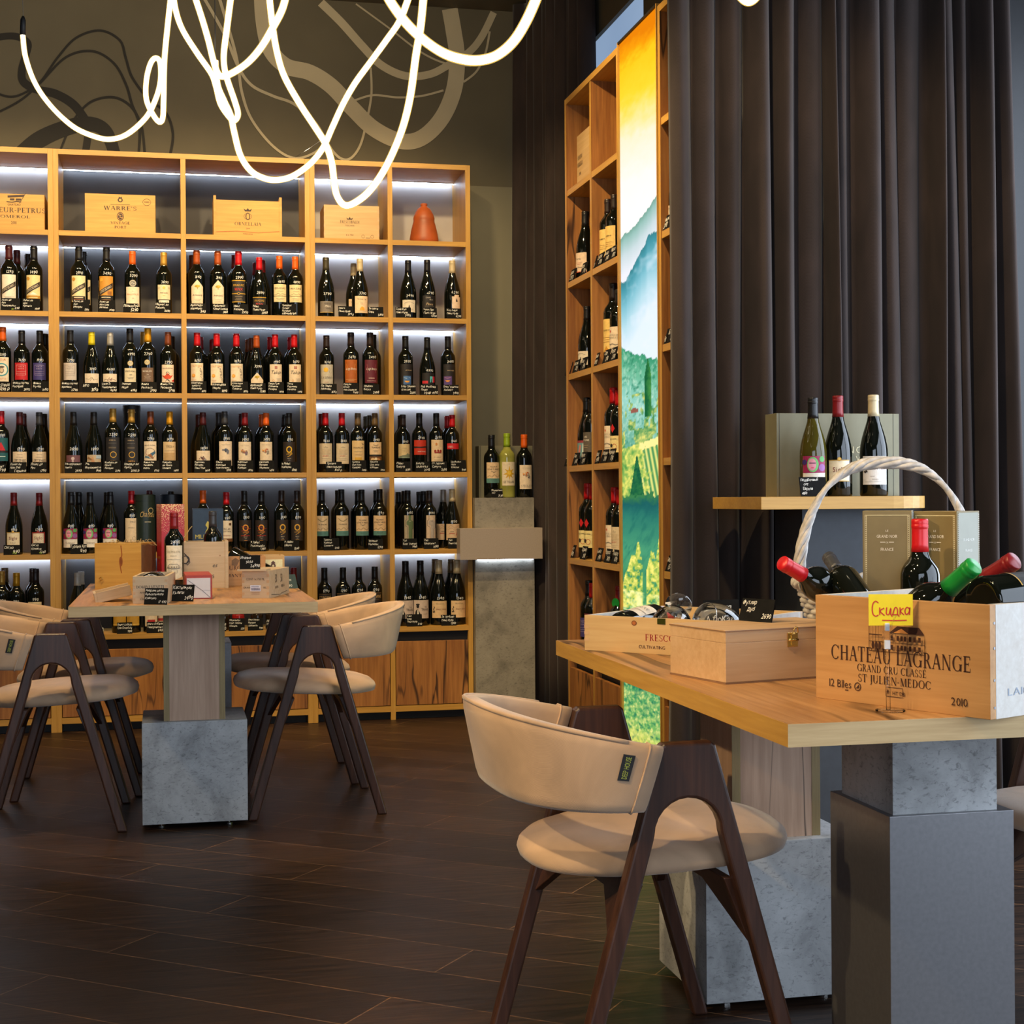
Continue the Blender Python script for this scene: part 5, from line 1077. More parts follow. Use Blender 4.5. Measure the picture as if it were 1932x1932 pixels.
ROWN = ['upper', 'second', 'third', 'fourth', 'lowest']
BAYN = ['edge bay', 'second bay', 'third bay', 'fourth bay', 'end bay']
ORD = ['first', 'second', 'third', 'fourth', 'fifth', 'sixth', 'seventh', 'eighth']
def bay(x): return 0 if x < 95 else 1 if x < 350 else 2 if x < 588 else 3 if x < 740 else 4
BOT = """0|20|0|b|mr|LW|471|1290|white label with slanted dark band
0|35|1|b|mr||480||plain, half hidden at the back
0|56|2|b|bk||487||plain, half hidden at the back
0|67|0|b|bk|LY|472|1490|cream label with slanted band and gold foot
0|152|0|b|bk|LC|472|2190|cream label with slanted band and black foot
0|161|1|b|bk|LC|482||cream label, mostly hidden behind another
0|204|0|b|bk|LG|473|3490|amber label with slanted dark band
0|253|0|b|or|MAL|480|5290|silver roundel over a plain cream label
0|312|0|b|gd|MR|482|3690|ornate cream label over an engraving
0|374|0|b|ab|ARB|478|3140|pointed cream label with gold tree
0|366|1|b|br||487||plain, half hidden at the back
0|414|0|b|ab|ARB|479|3140|pointed cream label with gold tree
0|453|0|b|rd|MAX|479|2990|black label with gold borders
0|446|1|b|dr||486||plain, half hidden at the back
0|492|0|g|rd|MXL|490|2890|low black label with gold borders
0|485|2|g|dr||500||plain, half hidden at the back
0|498|1|g|dr||495||plain, half hidden at the back
0|530|0|b|or|ERR|487|4890|cream label with building sketch
0|560|0|b|or|ERR|488|4890|cream label with building sketch
0|618|0|g|ol|SEL|489|3790|low grey label
0|670|1|g|cr|TEM|500||cream label, mostly hidden behind another
0|682|0|g|cr|TEM|491|3390|low cream label with gold hill
0|773|0|g|bk|SPY|493|3490|low cream label with small tower
0|809|0|g|bk|CHP|492|4790|black label with pale script
0|856|0|g|cr|CLO|493|6290|stepped pinkish label
1|7|0|b|or|POR|625|2190|poster label with teal ring
1|43|0|b|bk|RED|631|3690|square red label
1|77|0|b|bk|BLU|631|1990|square violet label
1|87|1|b|bk||637||plain, half hidden at the back
1|135|0|b|bk|GRY|630|2790|square pale grey label
1|175|0|g|yl|ITO|633|3190|low cream label with sketch
1|210|0|g|sv|CEP|634|4690|low cream label with vine sketch
1|247|0|b|bk|EMI|626|4990|gold roundel over a cream label
1|273|1|b|gd||632||plain, half hidden at the back
1|281|0|b|ye|RES|625|2790|gold roundel over a brown label
1|319|0|b|br|ENC|632|2790|cream label with orange fan
1|326|1|b|dk||640||plain, half hidden at the back
1|374|0|b|rd|CAL|633|1690|cream label with vine and orange dot
1|380|1|b|dr||641||plain, half hidden at the back
1|411|0|b|rd|CAL|634|1890|cream label with vine and orange dot
1|403|1|b|dr||645||plain, half hidden at the back
1|448|0|b|rd|CAL|634|1890|cream label with vine and orange dot
1|486|0|g|ab|ARL|637|3390|low pointed cream label with gold tree
1|470|2|g|br||645||plain, furthest back
1|477|1|g|br||642||plain, half hidden at the back
1|521|0|b|rd|TAK|635|1490|cream label with large script
1|512|1|b|rd||640||plain, half hidden at the back
1|557|0|b|rd|TAK|635|1490|cream label with large script
1|550|1|b|rd||640||plain, half hidden at the back
1|618|0|b|dk|LAL|636|1640|tall grey label with gold disc
1|664|0|b|dk|LUO|630|2490|tall orange label with white script
1|700|0|b|dk|LUP|630|2490|tall wine-red label with white script
1|706|1|b|bk||634||plain, half hidden at the back
1|767|0|b|bk|HB|636|2690|black label with blue boat picture
1|808|0|g|bk|HR|638|4990|red strip and small red-teal picture
1|847|0|b|bk|HP|636|3490|black label with purple boat picture
2|3|0|b|rd|TEA|783|2190|teal label, cut by the picture edge
2|38|0|g|mr|LH2|785|1790|low cream label with tall lettering
2|45|1|g|mr||788||plain, half hidden at the back
2|75|0|g|gy|LH2|785|1790|low cream label with tall lettering
2|84|1|g|dk||788||plain, half hidden at the back
2|140|0|g|bk|CUM|784|2690|low mauve picture label
2|178|0|g|bk|CUG|784|1990|low golden picture label
2|214|0|b|gd|OBL|777|2290|black label with gold ring
2|249|0|b|gd|OBL|778|2590|black label with gold ring
2|285|0|b|br|EN2|782|1790|cream label with blue bird
2|321|0|b|ye|ORZ|782|1490|tall tan label
2|384|0|g|mr|CRL|783|1490|low cream label with dark floral head
2|376|1|g|mr||787||plain, half hidden at the back
2|425|0|b|gy|CRB|781|1990|cream label with bluish floral head
2|414|1|b|gy||783||plain, half hidden at the back
2|463|0|b|dr|CRR|783|1490|cream label with red floral head
2|457|1|b|mr||785||plain, half hidden at the back
2|503|0|b|or|CRO|783|1490|cream label with orange floral head
2|495|1|b|or||786||plain, half hidden at the back
2|546|0|b|bk|NLY|783|1390|black label with yellow numeral
2|538|1|b|bk||786||plain, half hidden at the back
2|615|0|b|rd|MLB|782|1840|plain cream label with red word
2|608|1|b|dr||784||plain, half hidden at the back
2|646|0|b|rd|MLB|782|1840|plain cream label with red word
2|676|0|b|bz|TR1|782|1490|tan label with gold hill
2|708|0|b|bz|TR2|782|1490|cream label over a brown picture
2|699|1|b|ol||786||plain, half hidden at the back
2|692|2|b|ol||788||plain, furthest back
2|761|0|b|dk|MNT|784|1690|beige label with teal mountains
2|757|1|b|dk||786||plain, half hidden at the back
2|792|0|b|bk|RAB|781|2640|two red-orange bands
2|824|0|b|bk|STL|781|2690|tall cream label with red horses
2|854|0|b|rd|RDS|784|1940|narrow red label
2|845|1|b|rd||786||plain, half hidden at the back
3|26|0|g|dr|SIG|937|990|low cream label in gold frame
3|74|0|g|dr|SGR|937|1240|low cream label in red frame
3|134|0|g|bk|GUR|935|890|colourful picture label
3|149|1|g|bk||935||plain, half hidden at the back
3|170|0|g|bk|GUR|935|890|colourful picture label
3|208|0|g|bk|GUR|934|890|colourful picture label
3|202|1|g|bk||935||plain, half hidden at the back
3|248|0|b|rd|OR2|932|890|tall cream label beside the green tube
3|383|0|b|or||930|990|plain, behind the blue gift box
3|427|0|b|rd|CEL|933|990|cream label with bronze seal
3|461|0|b|bk|NLR|930|1390|dark label with fiery numeral
3|493|0|b|bk|NLR|930|1390|dark label with fiery numeral
3|531|0|b|dk|NLK|929|1390|dark label with plain gold numeral
3|560|0|b|dk|NLK|929|1390|dark label with plain gold numeral
3|607|0|b|bk|TV1|927||cream label with teal foot and bird
3|644|0|b|bk|TV1|926||cream label with teal foot and bird
3|638|1|b|bk||928||plain, half hidden at the back
3|682|0|b|bk|TV2|926||cream label with teal foot and large word
3|675|1|b|bk||928||plain, half hidden at the back
3|716|0|b|bk|TV2|925|1290|cream label with teal foot and large word
3|710|1|b|bk||927||plain, half hidden at the back
3|769|0|b|bk|HUG|927|1490|grey and green outline label
3|763|1|b|bk||928||plain, half hidden at the back
3|752|2|b|bk||930||plain, furthest back
3|810|0|b|dk|HUW|927|1490|grey and pink outline label
3|799|1|b|bk||928||plain, half hidden at the back
3|791|2|b|bk||929||plain, furthest back
3|836|1|g|sv|UMA|925||low tan label, turned partly away
3|853|0|g|cr|UMA|924|1950|low tan label with red figure
4|2|0|b|gd|CRM|1085|990|cream label, cut by the picture edge
4|8|1|b|bz||1079||plain, half hidden at the back
4|30|0|b|ye|CRM|1088|790|cream label, standing lower than the others
4|66|0|b|dk|CRM|1080|990|cream label with ornament
4|61|1|b|dk||1079||plain, half hidden at the back
4|145|0|g|wt|GL|1087||plain, seen beside the table corner
4|152|1|g|wt||1085||plain, half hidden at the back
4|224|0|b|gd|GL|1086||gold label seen under the tabletop
4|250|0|b|gd|GL|1086||gold label seen under the tabletop
4|283|0|b|dr|WL|1086||white and red label under the tabletop
4|302|1|b|dr|WL|1086||white and red label under the tabletop
4|611|0|b|bk|STK|1074|1290|black label with gold lettering
4|646|0|b|bk|STK|1073|1290|black label with gold lettering
4|676|0|b|bk|STK|1072|1290|black label with gold lettering
4|706|0|b|bk|STK|1071|1290|black label with gold lettering
4|764|0|g|bk|TRL|1060|1340|label with dark hatted figure
4|792|0|g|bk|TRL|1059|1340|label with dark hatted figure
4|820|1|g|bz||1056||plain, half hidden at the back
4|827|0|g|cr|PIN|1058|1340|low tan label
4|850|1|g|bz||1056||plain, half hidden at the back
4|861|0|g|cr|PIN|1057|1340|low tan label"""
CAPN = {'bk': 'black', 'mr': 'maroon', 'gd': 'gold', 'or': 'orange', 'rd': 'red', 'dr': 'dark red', 'yl': 'yellow', 'ye': 'amber', 'sv': 'silver', 'br': 'brown', 'cr': 'cream', 'ol': 'olive', 'gy': 'grey', 'ab': 'rust', 'bz': 'bronze', 'wt': 'white', 'dk': 'dark'}
recs = [l.split('|') for l in BOT.split('\n')]
cnt, seen = {}, {}
def keyof(r): return (CAPN[r[4]], r[8], r[0], bay(int(r[1])))
for r in sorted(recs, key=lambda q: int(q[1])): cnt.setdefault(keyof(r), []).append(r)
for r in recs:
    row, x, dep = int(r[0]), int(r[1]), int(r[2]); k = keyof(r)
    Y = YA + (0.090, 0.185, 0.275)[dep]
    p = onY(x, float(r[6]), Y); z = ZF[row + 1]
    same = cnt[k]
    pre = '' if len(same) == 1 else ['leftmost', 'middle' if len(same) == 3 else 'second', 'third', 'rightmost'][(len(same) - 1 if same[-1] is r and len(same) < 4 else same.index(r)) if not (len(same) == 2 and same[-1] is r) else 3] + ' '
    if len(same) == 3 and same[-1] is r: pre = 'rightmost '
    lab = f"{pre}{CAPN[r[4]]}-capped wine bottle, {r[8]}, {ROWN[row]} row, {BAYN[bay(x)]}"
    bottle(lab, (p.x, Y, z), r[3], r[4], r[5], min(0.325, max(0.27, p.z - z)), r[7], R(-YW * 0) + math.atan2(p.x, -Y) * 0 + R(RNG.uniform(-6, 6)), 'wine bottles on the lit shelf wall')

# ================================================================== chalked price cards
CARDM = {}
def card(lab, loc, w, h, txt, rotz=0.0, tilt=16, col=(232, 230, 222), group='chalk price cards on the lit shelf wall', green='', big=True):
    t = thing('price_card', lab, 'price card', loc, rotz, group)
    e = R(tilt); th = 0.003
    f3 = lambda a, b, d: (a, b * sin(e) + d * cos(e), b * cos(e) - d * sin(e) + th * sin(e))
    obj('card_board', MB().prism([(-w / 2, 0), (w / 2, 0), (w / 2, h), (-w / 2, h)], 0, th, f3), chalkboard, t)
    ls = [q for q in txt.split('|' if '|' in txt else '/') if q]; n = len(ls); it = []
    dh = h * 0.92 / n
    for i, l in enumerate(ls):
        last = i == n - 1 and big
        sz = dh * (0.74 if last else 0.62)
        v = h * 0.97 - dh * (i + 1) + dh * 0.22
        it.append(('T', col, l, (w * .465 if last else -w * .465), v, sz, dict(al='r' if last else 'l', slant=.16, jit=.10, cond=.82, max=w * .93)))
    if green: it.append(('T', (150, 190, 40), green, w * .05 if green[0] != '-' else 0, h * .06, dh * .5, dict(al='l', slant=.16, jit=.1, cond=.8)))
    obj('chalk_writing', prints(MB(), it, lambda x, y, k: f3(x, y, -0.0006)), None, t)
    return t
CARDS = """0|4|40|Лопес де/Аро/Темпранильо/1290|990
0|45|78|Лопес де/Аро/Крианса/1490
0|140|171|Лопес де/Аро/Ресерва/2190
0|189|219|Лопес де/Аро Гран/Ресерва/3490
0|235|264|Мальеолус/5290
0|295|324|Маркес де/Рискаль/3690
0|361|391|Арболеда/Карменер/3140
0|404|433|Арболеда/Каберне Совиньон/3140
0|443|471|Макс/Каберне/2990
0|479|508|Макс/Пино Нуар/2890
0|534|562|Эразурис/Эстейт/Ресерва/Карменер 1890
0|641|670|Сингл/Пино Нуар/3790
0|697|726|Те Мата/Сира/3390
0|749|778|Спай Кио/Пино Нуар/3490
0|801|827|Чепл Пик/Пино Нуар/4790
0|845|873|Кло Анри/Пино Нуар/6290
1|-6|20|Эль Старшой/2190 р
1|24|59|Финка Нуэва/Ресерва/3690
1|63|93|Финка/Нуэва/1990
1|117|149|Финка Нуэва/крианса/2790
1|157|187|Ито/3190
1|193|222|Сепа 21/Темпранильо/4690
1|230|260|Эмилио/Моро/4990
1|267|297|Финка/Ресальсо/2790
1|303|332|Финка Эль/Энсиналь/2790
1|362|391|Калитерра/Трибуто/Карменер/1690
1|402|431|Калитерра/Мерло/1890
1|439|470|Калитерра/Каберне-/Совиньон/1890
1|473|503|Арболеда/Пино Нуар/3390
1|507|537|Такун Гран/Совиньон/Ресерва/1490
1|543|572|Такун/Карменер/Ресерва/1490
1|606|637|Ла Линда/Мальбек/1640
1|649|678|Луиджи/Боска/Каб-Совиньон/2490
1|687|717|Луиджи/Боска/2490
1|758|786|Блауфранкиш/Классик/2690
1|795|828|Рид Фусбинд/Пинно/Нуар 4990
1|838|867|Блауфранкиш/Лаккерт/3490
2|-8|11|Монт/790
2|18|50|Лопес де/Аро 1790/Гарнача
2|57|88|Лопес де/Аро/1790
2|122|155|Эль илусионист/тинто/2690
2|160|192|Эль/Илусиониста/1990
2|197|228|Кондадо де/Ориса/Ресерва/2290
2|234|264|Кондадо де/Ориса/2590 р
2|270|301|Финка Эль/Энсиналь/Робле/1790
2|306|338|Кондадо/де Ориса/Крианса/1490
2|367|397|Каролина/Ресерва/Пино Нуар/1490
2|407|437|Санта/Каролина/Гран Ресерва/1990
2|448|478|Каролина/Ресерва/Каберне/1490
2|489|518|Каролина/Ресерва/Карменер/1490
2|531|561|9 Лайвс/Каберне/1390
2|616|646|Трапиче/Пино Мальбек/1840 р
2|664|692|Трапиче/Оук Каск/Каберне/1490
2|698|727|Трапиче/Оук Каск/Каберне/1490
2|748|775|Пойнт/Блауэр/1690
2|785|812|Блауэр/Цвайгельт/2640
2|815|844|Ст Лаурент/Самуэл/2690
2|851|880|Цвайгельт-/Неро/Классик/1940
3|6|37|Сигло/990|790
3|57|86|Сигло/Крианса/1240|990
3|132|163|Гурпеги Арт/890
3|471|501|9 Лайвс/Эпасионадо/1390
3|535|564|9 Лайвс/Мерло/1390
3|610|640|Трапиче/Каберне/Совиньон/1290
3|694|722|Трапиче/Мальбек/1290
3|759|787|Уна/Блауфранкиш/1490
3|799|827|Уна/Цвайгельт/1490
3|845|874|Уна/Пино Нуар/1950
4|180|194|890 р
4|219|248|Винья Албали/Гран Селексьон/990
4|275|306|Винья Албали/Темпранильо/840
4|414|425|Розе/790
4|430|460|Фельдмарк/Сент Лаурен/Айнцель/520
4|466|495|Пино Негро/Неорил/Совиньон/990
4|501|530|Потт/Неро/850
4|766|795|Ханс/Баер/Пино Нуар/1340
4|831|859|Зе Трэйлер/Пино Нуар/1340"""
crec = [l.split('|') for l in CARDS.split('\n')]
cells = {}
for r in crec: cells.setdefault((r[0], bay((int(r[1]) + int(r[2])) / 2)), []).append(r)
for r in crec:
    row, x0, x1 = int(r[0]), int(r[1]), int(r[2]); xm = (x0 + x1) / 2; b = bay(xm)
    grp = cells[r[0], b]; i = grp.index(r)
    pa, pb = onY(x0, 745, YA + .012), onY(x1, 745, YA + .012)
    o = ORD[i] + ' from the left' if len(grp) > 1 else 'the only one'
    h = 0.040 + 0.007 * min(3, len(r[3].split('/')) - 1)
    card(f"black chalk price card, {o} in the {ROWN[row]} row, {BAYN[b]}", ((pa.x + pb.x) / 2, YA + .008, ZF[row + 1]), pb.x - pa.x, h, r[3], RNG.uniform(-.05, .05), green=r[4] if len(r) > 4 else '')

# ================================================================== things in the top row and between the bottles
def crate(name, lab, loc, w, d, h, rotz=0.0, mat=pine, printing=None, wall=0.010, open_top=True, group=None, insidem=None, tongues=False, rot=None, cat='crate'):
    """a box of boards, open or lidded; origin at the middle of the front bottom edge, front towards -y"""
    t = thing(name, lab, cat, loc, rotz, group, rot)
    f = obj('front_board', MB().box(-w / 2, w / 2, 0, wall, 0.0, h), mat, t, bevel=0.0008)
    obj('back_board', MB().box(-w / 2, w / 2, d - wall, d, 0.0, h), mat, t)
    for s in (-1, 1): obj('side_board', MB().box(min(s * w / 2, s * (w / 2 - wall)), max(s * w / 2, s * (w / 2 - wall)), wall, d - wall, 0.0, h), insidem or mat, t)
    obj('bottom_board', MB().box(-w / 2 + wall, w / 2 - wall, wall, d - wall, 0, wall), insidem or mat, t)
    if not open_top: obj('lid', MB().box(-w / 2 + wall, w / 2 - wall, wall, d - wall, h - wall, h - 0.0005), mat, t)
    if tongues:
        mb = MB(); n = 9
        for s in (-1, 1):
            for i in range(n):
                if i % 2: mb.box(s * w / 2 - .0085 if s > 0 else -w / 2 - .0003, w / 2 + .0003 if s > 0 else -w / 2 + .0085, -0.0004, 0.002, h * i / n, h * (i + 1) / n)
        obj('joint_tongue_pattern', mb, beech if mat is not beech else ply, f)
    if printing: obj('lettering', prints(MB(), printing, lambda x, y, k: (x, -0.0006 - .0001 * k, y)), None, f)
    return t
BR = (52, 26, 12)
def topcrate(lab, x0, x1, ytop, d, mat, items, **k):
    Y = YA + 0.035
    a, b = onY(x0, ytop, Y), onY(x1, ytop, Y); z = ZF[0]
    return crate('wine_crate', lab, ((a.x + b.x) / 2, Y, z), b.x - a.x, d, a.z - z, 0, mat, items, open_top=False, group='wine crates in the top row', **k)
pineg = wood('golden_pine_box', (0.60, 0.34, 0.075), (0.46, 0.225, 0.038), 0, 0.7, 0.5)
topcrate('golden pine crate branded in brown with a flag, cut off beside the first upright', -26, 88, 372, .20, pineg, [
    ('S', BR, 'LA FLEUR-PETRUS', -.012, .082, .022, {'fit': .30, 'cond': .8}), ('S', BR, 'POMEROL', -.006, .056, .013, {'fit': .15}), ('T', BR, '2011', -.004, .028, .013), ('T', BR, 'CHATEAU', -.002, .114, .009, {'max': .06}),
    ('L', BR, [(.05, .172), (.022, .125)], .002), ('P', BR, [(-.03, .160), (.046, .166), (.04, .155), (-.03, .150)]), ('R', BR, -.02, .138, .0, .147), ('R', BR, .006, .138, .030, .147), ('L', BR, [(-.035, .131), (-.01, .129), (.01, .134), (.03, .131)], .004)])
topcrate('golden pine crate branded in brown with VINTAGE PORT', 164, 297, 371, .22, pineg, [
    ('S', BR, "WARRE'S", 0, .108, .019, {'fit': .15}), ('S', BR, 'VINTAGE', 0, .042, .0125, {'fit': .088}), ('S', BR, 'PORT', 0, .022, .0125, {'fit': .054}), ('R', BR, -.045, .134, .045, .1355), ('D', BR, 0, .079, .016, .020), ('L', pine and (214, 160, 80), [(-.009, .086), (.004, .082), (-.004, .076), (.009, .072)], .003), ('O', (214, 160, 80), 0, .079, .0125, .0012, .016),
    ('D', BR, 0, .156, .012, .010), ('D', (214, 160, 80), 0, .156, .006, .006), ('P', BR, [(-.008, .164), (.008, .164), (.006, .172), (0, .168), (-.006, .172)]), ('O', BR, .122, .150, .019, .0012, .016), ('T', BR, '2000', .122, .146, .008)])
oc = topcrate('golden pine crate with raised side rails, crown and ring branded on its front', 409, 533, 381, .20, pineg, [
    ('S', BR, 'ORNELLAIA', 0, .054, .016, {'fit': .125}), ('T', BR, '2014', 0, .036, .008), ('O', BR, 0, .098, .011, .004, .018), ('O', BR, 0, .098, .019, .0015, .015), ('P', BR, [(-.014, .122), (.014, .122), (.020, .136), (.008, .128), (0, .138), (-.008, .128), (-.020, .136)]), ('P', (150, 84, 24), [(-.17, 0), (.17, 0), (.17, .055), (.10, .040), (-.05, .030), (-.17, .020)]) and ('L', (170, 100, 40), [(-.15, .02), (-.05, .026), (.05, .02), (.15, .03)], .003), ('T', BR, 'TOSCANA', 0, .010, .007)])
for s in (-1, 1):
    w2 = (onY(533, 400, 7.535).x - onY(409, 400, 7.535).x) / 2
    obj('side_rail', MB().box(s * w2 - .006, s * w2 + .006, -.004, .2, 0, onY(470, 375, 7.535).z - ZF[0]), pineg, oc)
topcrate('small pale crate with finger joints beside the terracotta vase', 615, 719, 389, .20, pine, [
    ('S', BR, 'FRESCOBALDI', -.01, .080, .014, {'fit': .094}), ('T', BR, 'TOSCANA', -.01, .066, .007), ('P', BR, [(-.022, .098), (.002, .098), (.006, .108), (-.004, .102), (-.010, .112), (-.016, .102), (-.026, .108)]), ('T', BR, '6 x 750', -.01, .020, .008), ('R', BR, .068, .010, .09, .012), ('O', BR, .055, .018, .008, .001), ('O', BR, .10, .018, .008, .001)], tongues=True)
vp = onY(803.5, 400, YA + .14); vz = ZF[0]; vs_ = (onY(803.5, 386, YA + .14).z - vz)
terra = plain('terracotta', (0.36, 0.075, 0.016), 0.5, 0, 0.25, 12)
vr = (onY(831, 420, YA + .14).x - onY(777, 420, YA + .14).x) / 2
vp_ = [(0, 0), (.82, 0.0), (.95, .03), (1.0, .10), (.985, .17), (.90, .33), (.80, .48), (.73, .56), (.72, .60), (.735, .64), (.70, .69), (.60, .77), (.46, .86), (.33, .90), (.23, .925), (.21, .945), (.24, .955), (.245, .99), (.21, 1.0), (.15, 1.0), (.14, .95), (0, .95)]
vt = obj('vase', MB().lathe([(r * vr, z * vs_) for r, z in vp_], 36), terra, smooth=True, loc=(vp.x, YA + .14, vz))
tag(vt, 'terracotta gourd-shaped vase with a narrow neck in the top row', 'vase')
# black gift tube behind the ringed bottle, green and blue tubes lower down
def tube_box(lab, px, ytop, Y, r, row, mat, items=(), ry=None):
    p = onY(px, ytop, Y); z = ZF[row]; h = p.z - z
    t = thing('gift_tube', lab, 'gift tube', (p.x, Y, z), 0, 'gift tubes on the lit shelf wall')
    b = obj('tube_body', MB().lathe([(0, 0), (r, 0), (r, h - .030), (0, h - .030)], 32), mat, t, smooth=True, sharp=40)
    obj('tube_lid', MB().lathe([(0, h - .030), (r + .0012, h - .030), (r + .0012, h - .002), (r - .001, h), (0, h)], 32), mat, t, smooth=True, sharp=40)
    if items: obj('lettering', prints(MB(), items, lambda x, y, k: ((r + .0012 + .0001 * k) * sin(x / r), -(r + .0012 + .0001 * k) * cos(x / r), y)), None, b)
    return t
tube_box('black gift tube standing behind the second gold-capped bottle, third row', 249.5, 771, YA + .18, .041, 3, black, [('R', (180, 150, 80), -.02, .292, .02, .297)])
gbox = plain('green_gift_tube', (0.012, 0.022, 0.016), 0.4); bbox = plain('blue_gift_tube', (0.012, 0.018, 0.030), 0.4)
tube_box('dark green gift tube with gold script beside the red gift box, fourth row', 273, 939, YA + .09, .050, 4, gbox, [hand('Chateau', .17, .028, (190, 160, 100), .012, max=.07), ('O', (190, 170, 120), .03, .20, .014, .003), ('R', (200, 190, 160), .0, .145, .03, .148)])
tube_box('dark blue gift tube behind the red gift box, fourth row', 323, 938, YA + .14, .051, 4, bbox)
for px, yt, c, lab in ((282, 931, 'mr', 'bottle neck with purple cap rising behind the dark green gift tube'), (322, 932, 'bk', 'bottle neck with black cap rising behind the dark blue gift tube')):
    p = onY(px, yt, YA + .245); bottle(lab, (p.x, YA + .245, ZF[4]), 'b', c, '', p.z - ZF[4], group='wine bottles on the lit shelf wall')
# jars and small bottles of the lowest row, third bay
redm = plain('red_preserve', (0.30, 0.012, 0.012), 0.15); darkm = plain('dark_preserve', (0.02, 0.012, 0.006), 0.1); lidw = plain('white_jar_lid', (0.58, 0.50, 0.42), 0.4)
for px, mt, lab in ((421, darkm, 'dark jar with white lid beside the oak column, lowest row'), (448, redm, 'red preserve jar with white lid, lowest row'), (483, darkm, 'dark preserve jar with white lid beside the red one'), (511, darkm, 'dark preserve jar with white lid nearest the chairs')):
    p = onY(px, 1160, YA + .09)
    t = thing('preserve_jar', lab, 'jar', (p.x, YA + .09, ZF[5]), 0, 'preserve jars in the lowest row')
    obj('jar_glass', MB().lathe([(0, 0), (.027, 0), (.030, .004), (.030, .068), (.026, .078), (0, .078)], 24), mt, t, smooth=True)
    obj('lid', MB().lathe([(.0285, .078), (.0292, .080), (.0292, .096), (.0285, .098), (0, .098)], 24), lidw, t, smooth=True, sharp=40)
    obj('lid_print', prints(MB(), [('R', (190, 40, 40), -.010, 0, .010, .006)], lambda x, y, k: (.0296 * sin(x / .0292), -.0296 * cos(x / .0292), .084 + y)), None, t)
p = onY(553, 1074, YA + .10); pinkm = plain('capsule_pink', srgb(190, 30, 90), .3)
bt = bottle('pink-capped bottle glimpsed behind the folded green card, lowest row', (p.x, YA + .10, ZF[5]), 'b', 'dr', 'WL', p.z - ZF[5], group='wine bottles on the lit shelf wall')

# ================================================================== bottles and cards of the side shelves
SIDE = """0|1108|398|g|bk|SHZ|lower cream label, far bay, first bottle row
0|1151|375|b|dk|YLS|gold label, near bay, first bottle row
0|1163|366|b|dk|YLS|gold label partly behind another, near bay, first bottle row
0|1284|343|g|sv|SPY|white label beside the wide curtain
1|1110|577|g|bk|SPY|white label, far bay, second row
1|1160|533|b|dk|YLS|gold label, near bay, second row
1|1170|545|b|bk|PNF|cream label at the divider, near bay, second row
2|1108|749|g|bk|TLR|teal and red label, far bay, third row
2|1117|760|b|bk|GRB|grey label, far bay, third row
2|1159|730|b|rd|PNF|cream label, near bay, third row
2|1169|735|b|rd|DMD|yellowish label, near bay, third row
3|1109|911|b|rd|DMD|cream label with red diamond, far bay, fourth row
3|1119|912|b|rd|DMD|cream label with red diamond at the divider, far bay, fourth row
3|1160|918|b|rd|PNF|cream label, near bay, fourth row
3|1170|922|b|rd|MLB|pale label at the divider, near bay, fourth row
4|1110|1094|b|bk|BLU|violet label, far bay, lowest row
4|1117|1099|b|rd|LUP|red cap at the divider, far bay, lowest row
4|1167|1104|b|dr|HB|round green neck tag, near bay, lowest row"""
for l in SIDE.split('\n'):
    r = l.split('|'); row = int(r[0]); x = float(r[1])
    X = XB + (0.064 if x not in (1163, 1117, 1169, 1119, 1170) else 0.072)
    p = onX(x, float(r[2]), X); z = ZF[row + 1]
    o = bottle(f"{CAPN[r[4]]}-capped bottle, {r[6]}, side shelves", (X, p.y, z), r[3], r[4], r[5], max(.27, min(.32, p.z - z)), '', R(-62), 'wine bottles on the side shelves')
    if x == 1167:
        obj('neck_tag', MB().lathe([(0, -.001), (.020, -.001), (.020, .001), (0, .001)], 24, M=Matrix.Rotation(R(90), 4, 'X')), plain('green_tag', srgb(20, 150, 60), .4), o, loc=(0, -.020, .232))
SC_ = """0|1090|Шираз/2390 р
0|1112|Ярра/1990
0|1130|Брют/3490
0|1143|Шабли/2890
0|1156|Риоха/1990
0|1168|Мерло/1890
0|1267|Совиньон/2190
0|1281|Пино/2590
1|1082|Шардоне/2490
1|1096|Рислинг/2190
1|1110|Пино/1990
1|1133|Каберне/2890
1|1154|Сира/2190
1|1167|Мерло/2390
1|1263|Гави/1890
1|1278|Брют/1790
2|1079|Совиньон/1490
2|1094|Гаме/1690
2|1108|Мерло/1590
2|1135|Шираз/1990
2|1149|Каберне/2190
2|1162|Мальбек/1790
3|1086|Вермут/1890
3|1108|Ординар/2190
3|1137|Кьянти/1990
3|1154|Бароло/3890
3|1168|Гриджо/1690
3|1271|Кава/1590"""
scn = {}
for l in SC_.split('\n'):
    a, x, t = l.split('|'); row = int(a); x = float(x); bn = 'far bay' if x < 1117 else 'near bay' if x < 1180 else 'curtain bay'
    i = scn[a, bn] = scn.get((a, bn), -1) + 1
    p = onX(x, 745, XB + .03)
    card(f"black chalk card on the side shelves, {ORD[i]} in the {bn}, {ROWN[row]} row", (XB + .006, p.y, ZF[row + 1]), .075, .054, t, R(-90), 16, group='chalk price cards on the side shelves')
for x0, yt, hh, lab in ((1093, 262, .21, 'pale wine crate standing in the top far bay of the side shelves'), (1279, 112, .23, 'pale wine crate in the top shelf beside the wide curtain')):
    p = onX(x0, 300, XB + .03)
    cw_ = .30 if x0 < 1200 else .066
    crate('wine_crate', lab, (XB + .03, p.y - cw_ / 2, ZF[0]), cw_, .17, hh, R(-90), pine, [('S', BR, 'CHATEAU', -.10, .11, .016, {'fit': .07}), ('S', BR, 'BORDEAUX', -.10, .08, .018, {'fit': .08}), ('T', BR, '2012', -.10, .045, .012)] if x0 < 1200 else None, open_top=False, group='wine crates on the side shelves')

